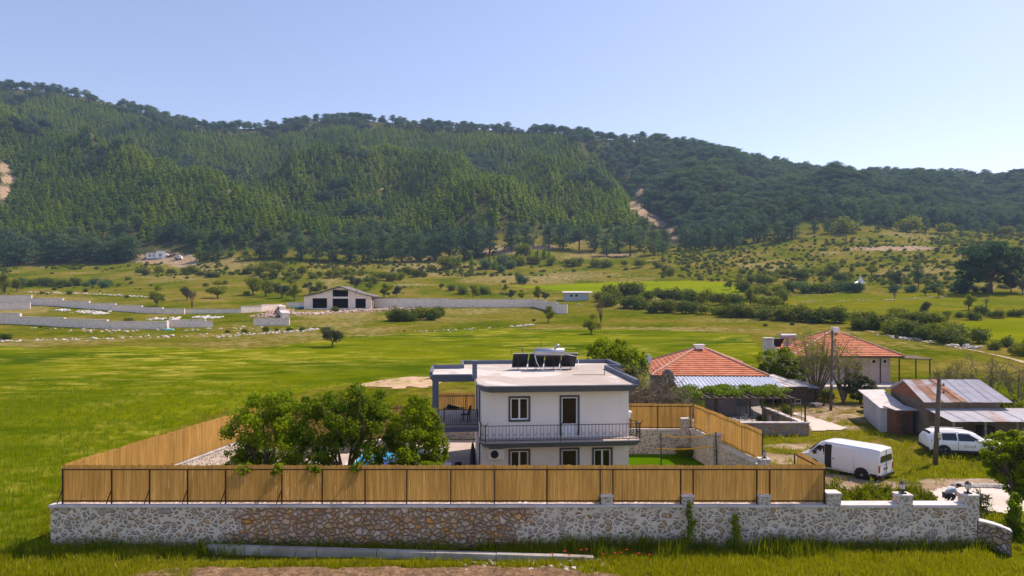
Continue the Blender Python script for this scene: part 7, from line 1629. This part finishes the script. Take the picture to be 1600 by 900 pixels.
def build_grass():
    rg = np.random.default_rng(33)
    short = [blade_mesh(i, 22, .22, .020, .20) for i in range(3)]; tall = [blade_mesh(10+i, 20, .55, .024, .22) for i in range(3)]; crop = [blade_mesh(20+i, 22, .26, .02, .24) for i in range(3)]
    for m in short: m.materials.append(M_GRASS)
    for m in tall: m.materials.append(M_GRASS2)
    for m in crop: m.materials.append(M_CROPB)
    def put(name, X, Y, s, meshes, label, zs=None):
        n = len(X); Z = hgt(X, Y); scatter(name, np.stack([X, Y, Z-.02], 1), np.stack([rg.normal(size=n)*.1, rg.normal(size=n)*.1, rg.random(n)*6.28], 1), np.stack([s, s, s*(zs if zs is not None else 1)], 1), rg.integers(0, len(meshes), n), [(m, None) for m in meshes], label); print(name, n)
    # near strip in front of the wall and the open ground round the compound
    X, Y = jitter_grid(-24, 26, 23.2, 27.9, .15, rg)
    soil = (Y < 25.4+.5*(fbm(X/1.3, 0*Y, 12)-.5)+.55) & (X > -11.8) & (X < 2.6)
    keep = (~soil | (rg.random(len(X)) < .012)) & (rg.random(len(X)) < .35+.6*(fbm(X/2, Y/2, 71) > .45)) & ~((X > -12.3) & (X < 3.3) & (Y > 26.3) & (Y < 27.1))
    keep &= Y < np.where((X > WX0) & (X < WX1), 27.72, 99)
    keep &= ~((X > 18.8) & (X < 20.4) & (Y > 25.8))
    X, Y = X[keep], Y[keep]; put('grass', X, Y, .75+.6*rg.random(len(X)), short, 'sunlit yellow-green grass in the foreground before the stone wall')
    X, Y = jitter_grid(-20, 19.4, 26.2, 27.75, .17, rg); w_ = fbm(X/1.6, Y/1.0, 72); keep = (w_ > .40) & (((X > 2.5) & (X < 13) & (Y > 26.7)) | ((X < -9.5) & (Y > 26.9)) | (Y > 27.3)) & (Y > 26.2+.0*X) & ~((X > -12.3) & (X < 3.3) & (Y > 26.55) & (Y < 27.05)); keep &= (rg.random(len(X)) < np.where(X > 0, .9, .6)); X, Y = X[keep], Y[keep]
    put('weeds', X, Y, .55+.7*rg.random(len(X))*np.where((X > 2) & (X < 12), 1.3, .8), tall, 'tall dark weeds growing at the foot of the stone wall')
    X, Y = jitter_grid(-72, 46, 28.5, 82, .45, rg); u, row, Z = scr(X, Y)
    comp = (X > -18.9) & (X < 12.9) & (Y > 27.6) & (Y < 49.4); houses = (X > 13) & (X < 25) & (Y > 50.5) | (X > 27.3) & (Y > 44.5) | ((X > 16) & (X < 22) & (Y > 49.8))
    ex = (X < 19.2) & (Y < 28.4) & (X > -18.9)
    cov = cover_attr(X, Y, Z); wh = in_region(X, Y, 'wheat_field'); dry = cov[:,0]
    path = inpoly(X, Y, world_poly([(1216,641),(1242,646),(1268,652),(1322,669),(1316,673),(1268,674),(1258,655),(1228,645)])) | inpoly(X, Y, world_poly([(1455,770),(1470,764),(1500,758),(1560,757),(1640,766),(1640,806),(1575,806),(1540,799),(1500,795),(1465,790)]))
    base = ~comp & ~houses & ~ex & ~path & (np.abs(u-800) < 850) & (rg.random(len(X)) > dry*1.1)
    k = base & ~wh & (rg.random(len(X)) < .75*np.clip((70-Y)/15, 0, 1)); put('grass', X[k], Y[k], (.9+.8*rg.random(k.sum())), short, 'patchy grass on the open ground round the sheds and parked vehicles')
    k = base & wh & (rg.random(len(X)) < .8*np.clip((84-Y)/50, 0, 1)); put('crop', X[k], Y[k], (1.0+.5*rg.random(k.sum())), crop, 'short green crop standing left of the walled yard', .9)
    # leafy bed behind the fence-free wall
    X, Y = jitter_grid(13.6, 18.6, 28.7, 31.4, .22, rg); V = [(p.c, None) for p in PROTO['bushlight'][:3]]; n = len(X); s = .38+.28*rg.random(n)
    scatter('garden_plants', np.stack([X, Y, 0*X+.05], 1), np.stack([0*X,0*X,rg.random(n)*6.28],1), np.stack([s,s,s*(2.1+.9*rg.random(n))],1), rg.integers(0,3,n), V, 'leafy green bed behind the open stretch of stone wall')
build_grass()
# loose stones
rs = np.random.default_rng(8)
def stones(name, label, spots, mat):
    b = MB()
    for (x, y, s) in spots:
        z = zg(x, y); i0 = len(b.v); b.ball((x, y, z+s*.2), (s*(.8+.5*rs.random()), s*(.7+.4*rs.random()), s*.55), 6, 4)
        for i in range(i0, len(b.v)): v = b.v[i]; b.v[i] = (v[0]+rs.normal()*s*.09, v[1]+rs.normal()*s*.09, v[2]+rs.normal()*s*.09)
    o = b.build(name, mat); tag(o, label, None, None, 'stuff'); return o
sp = []
def along(pts, n, sprd, s0, s1, out):
    for k in range(n):
        t = rs.random()*(len(pts)-1); i = int(t); f = t-i; g0 = gpt(pts[i][0]+(pts[i+1][0]-pts[i][0])*f, pts[i][1]+(pts[i+1][1]-pts[i][1])*f); out.append((g0.x+rs.normal()*sprd, g0.y+rs.normal()*sprd*1.5, s0+(s1-s0)*rs.random()**2))
along([(45,457),(130,459),(200,463),(260,466)], 150, .5, .25, .7, sp); along([(60,513),(160,518),(300,515),(420,512)], 60, 1.5, .15, .5, sp); along([(0,533),(150,530),(330,524),(480,515)], 90, 1.2, .15, .5, sp); along([(335,527),(440,520),(500,515)], 110, .6, .2, .5, sp); along([(800,511),(832,508)], 40, .4, .2, .5, sp); along([(900,476),(1025,480)], 20, .5, .2, .5, sp); along([(1250,472),(1400,469),(1500,462)], 70, .6, .15, .45, sp); along([(1390,525),(1500,543),(1540,545)], 50, 1.0, .2, .7, sp)
along([(640,520),(780,512)], 30, 1.0, .12, .4, sp)
stones('field_stones', 'pale loose stones along the field edges and old terraces', sp, M_CONC_L)
sp = []; along([(415,495),(440,490),(430,484)], 160, 2.2, .3, .9, sp); along([(460,492),(520,489),(590,484),(640,484)], 420, 2.2, .2, .75, sp)
stones('rubble', 'heaps of pinkish rubble before the unfinished stone house', sp, m_plain('pink_rubble', (.50,.36,.29), .95, var=.3, scale=.4, stain=(.62,.52,.44)))
sp = []; along([(125,487),(165,491)], 120, 1.2, .2, .6, sp); along([(95,485),(103,486)], 30, .6, .2, .7, sp); along([(240,500),(255,497)], 30, 1.2, .2, .7, sp); along([(315,495),(330,498)], 80, 1.0, .2, .6, sp)
stones('white_rubble', 'heaps of white stone chips inside the empty walled plot', sp, m_plain('chalky_stone', (.66,.62,.58), .9, var=.15))
sp = [(rs.uniform(-12.5,2.4), rs.uniform(24.4,25.3), .03+.05*rs.random()) for _ in range(420)] + [(rs.uniform(-2,3.5), rs.uniform(25.3,26.6), .05+.08*rs.random()) for _ in range(60)] + [(rs.uniform(12.8,22), rs.uniform(33.5,40), .03+.05*rs.random()) for _ in range(160)]
stones('soil_clods', 'clods and pebbles strewn on the brown soil strip', sp, M_CONC_L)
for k in range(11):
    x = 1.6+k*.36+rs.normal()*.1; y = 26.2+rs.random()*.4; z = zg(x,y); r = thing('poppy', 'small red poppy by the concrete kerb, %s from the left' % ORD[k], 'flower', (x,y,z), 0, 'red poppies by the kerb'); h_ = .3+.15*rs.random()
    b = MB(); b.tube([(0,0,0),(.02,0,h_)], [.006,.004], 4); b.build('stem', M_GRASS2, r)
    b = MB(); b.add([(.02,0,h_)]+[(.02+.06*math.cos(t),.06*math.sin(t),h_+.03) for t in np.linspace(0,6.28,7)[:-1]], [(0,1+i,1+(i+1)%6) for i in range(6)]); b.build('petals', M_REDL, r)
# weeds climbing the wall front
for (x, h_, lb) in ((7.05,1.75,'tall leafy weed climbing the wall below the second fence pillar'),(8.9,1.3,'thin weed standing against the wall right of the taller one')):
    rg = np.random.default_rng(int(x*10)); r = thing('wall_weed', lb, 'weed', (x, 27.45, .05)); bl = [(rg.normal()*.12, rg.normal()*.05, h_*(.25+.2*k), .26-.03*k, .2, .22) for k in range(5)]
    V, Fq, ti = leaf_cloud(bl, 420, .12, rg, .2); mk('leaves', np_mesh('leaves', V, Fq, ti), M_LF_BRIGHT, r); b = MB(); b.tube([(0,0,0),(.05,0,h_*.6),(0,0,h_*1.2)], [.02,.015,.005], 5); b.build('stem', M_BARK, r)

# ================================================================ person bending down by the driveway
def skin(name, verts, edges, radii, mat, parent, root=0, sub=2):
    me = bpy.data.meshes.new(name); me.from_pydata(verts, edges, []); o = mk(name, me, mat, parent)
    sk = o.modifiers.new('skin', 'SKIN'); sl_ = me.skin_vertices[0].data
    for i, rr_ in enumerate(radii): sl_[i].radius = (rr_, rr_) if not isinstance(rr_, tuple) else rr_; sl_[i].use_root = (i == root)
    o.modifiers.new('sub', 'SUBSURF').levels = sub; o.modifiers['sub'].render_levels = sub
    for p in me.polygons: p.use_smooth = True
    sk.use_smooth_shade = True
    return o
M_SKIN = m_plain('skin', (.42,.24,.16), .6, var=.05); M_SHIRT = m_plain('pale_blue_shirt', (.50,.58,.70), .85, var=.06, scale=6, bmp=.2); M_TROUS = m_plain('dark_trousers', (.04,.04,.05), .85, var=.1); M_HAIR = m_plain('dark_hair', (.015,.011,.01), .6)
pn = thing('person', 'person in pale blue shirt crouching and reaching down behind the leafy bed by the driveway', 'person', (21.35, 33.6, zg(21.35,33.6)+.04), R(-8)); pn.scale = (1.02,1.02,1.02)
Vv = [(0,0,.42),(.12,0,.58),(.30,0,.72),(.42,0,.80),(.50,0,.84),(.60,0,.86)]; E = [(0,1),(1,2),(2,3),(3,4),(4,5)]; Rr = [.12,.12,.13,.065,.075,.085]
for s in (-1,1):
    i = len(Vv); Vv += [(.34,s*.17,.70),(.50,s*.22,.47),(.66,s*.16,.27),(.71,s*.15,.20)]; E += [(2,i),(i,i+1),(i+1,i+2),(i+2,i+3)]; Rr += [.055,.042,.030,.032]
    for f in range(4):
        j = len(Vv); Vv += [(.74+.004*f, s*(.12+.022*f), .14),(.745, s*(.12+.022*f), .10)]; E += [(i+3,j),(j,j+1)]; Rr += [.010,.008]
    j = len(Vv); Vv += [(.70,s*.11,.17),(.72,s*.09,.13)]; E += [(i+3,j),(j,j+1)]; Rr += [.011,.009]
    i = len(Vv); Vv += [(.02,s*.10,.38),(.36,s*.17,.46),(.14,s*.14,.09),(.20,s*.15,.035),(.32,s*.16,.03)]; E += [(0,i),(i,i+1),(i+1,i+2),(i+2,i+3),(i+3,i+4)]; Rr += [.095,.062,.042,.04,.03]
skin('body', Vv, E, Rr, M_SKIN, pn)
skin('shirt', [(.03,0,.46),(.13,0,.59),(.28,0,.71),(.385,0,.775),(.33,.18,.70),(.44,.21,.55),(.33,-.18,.70),(.44,-.21,.55)], [(0,1),(1,2),(2,3),(2,4),(4,5),(2,6),(6,7)], [.145,.148,.155,.085,.082,.068,.082,.068], M_SHIRT, pn)
skin('trousers', [(0,0,.42)]+sum([[(.03,s*.10,.38),(.36,s*.17,.46),(.16,s*.14,.13)] for s in (-1,1)], []), [(0,1),(1,2),(2,3),(0,4),(4,5),(5,6)], [.14,.112,.078,.06,.112,.078,.06], M_TROUS, pn)
for s in (-1,1): b = MB(); b.ball((.22,s*.15,.03), (.14,.05,.045), 12, 8); b.build('shoe', M_BLACK, pn, smooth=True)
b = MB(); b.ball((.575,0,.905), (.115,.098,.085), 14, 10); b.build('hair', M_HAIR, pn, smooth=True)
b = MB(); b.ball((.70,.0,.845), (.018,.014,.02), 8, 6); b.build('nose', M_SKIN, pn, smooth=True)
for s in (-1,1): b = MB(); b.ball((.665,s*.035,.868), .011, 8, 6); b.build('eye', M_BLACK, pn); b = MB(); b.ball((.60,s*.09,.85), (.018,.012,.026), 8, 6); b.build('ear', M_SKIN, pn, smooth=True)
b = MB(); b.bar((.672,-.022,.822),(.672,.022,.822),.008); b.build('mouth', M_REDL, pn)
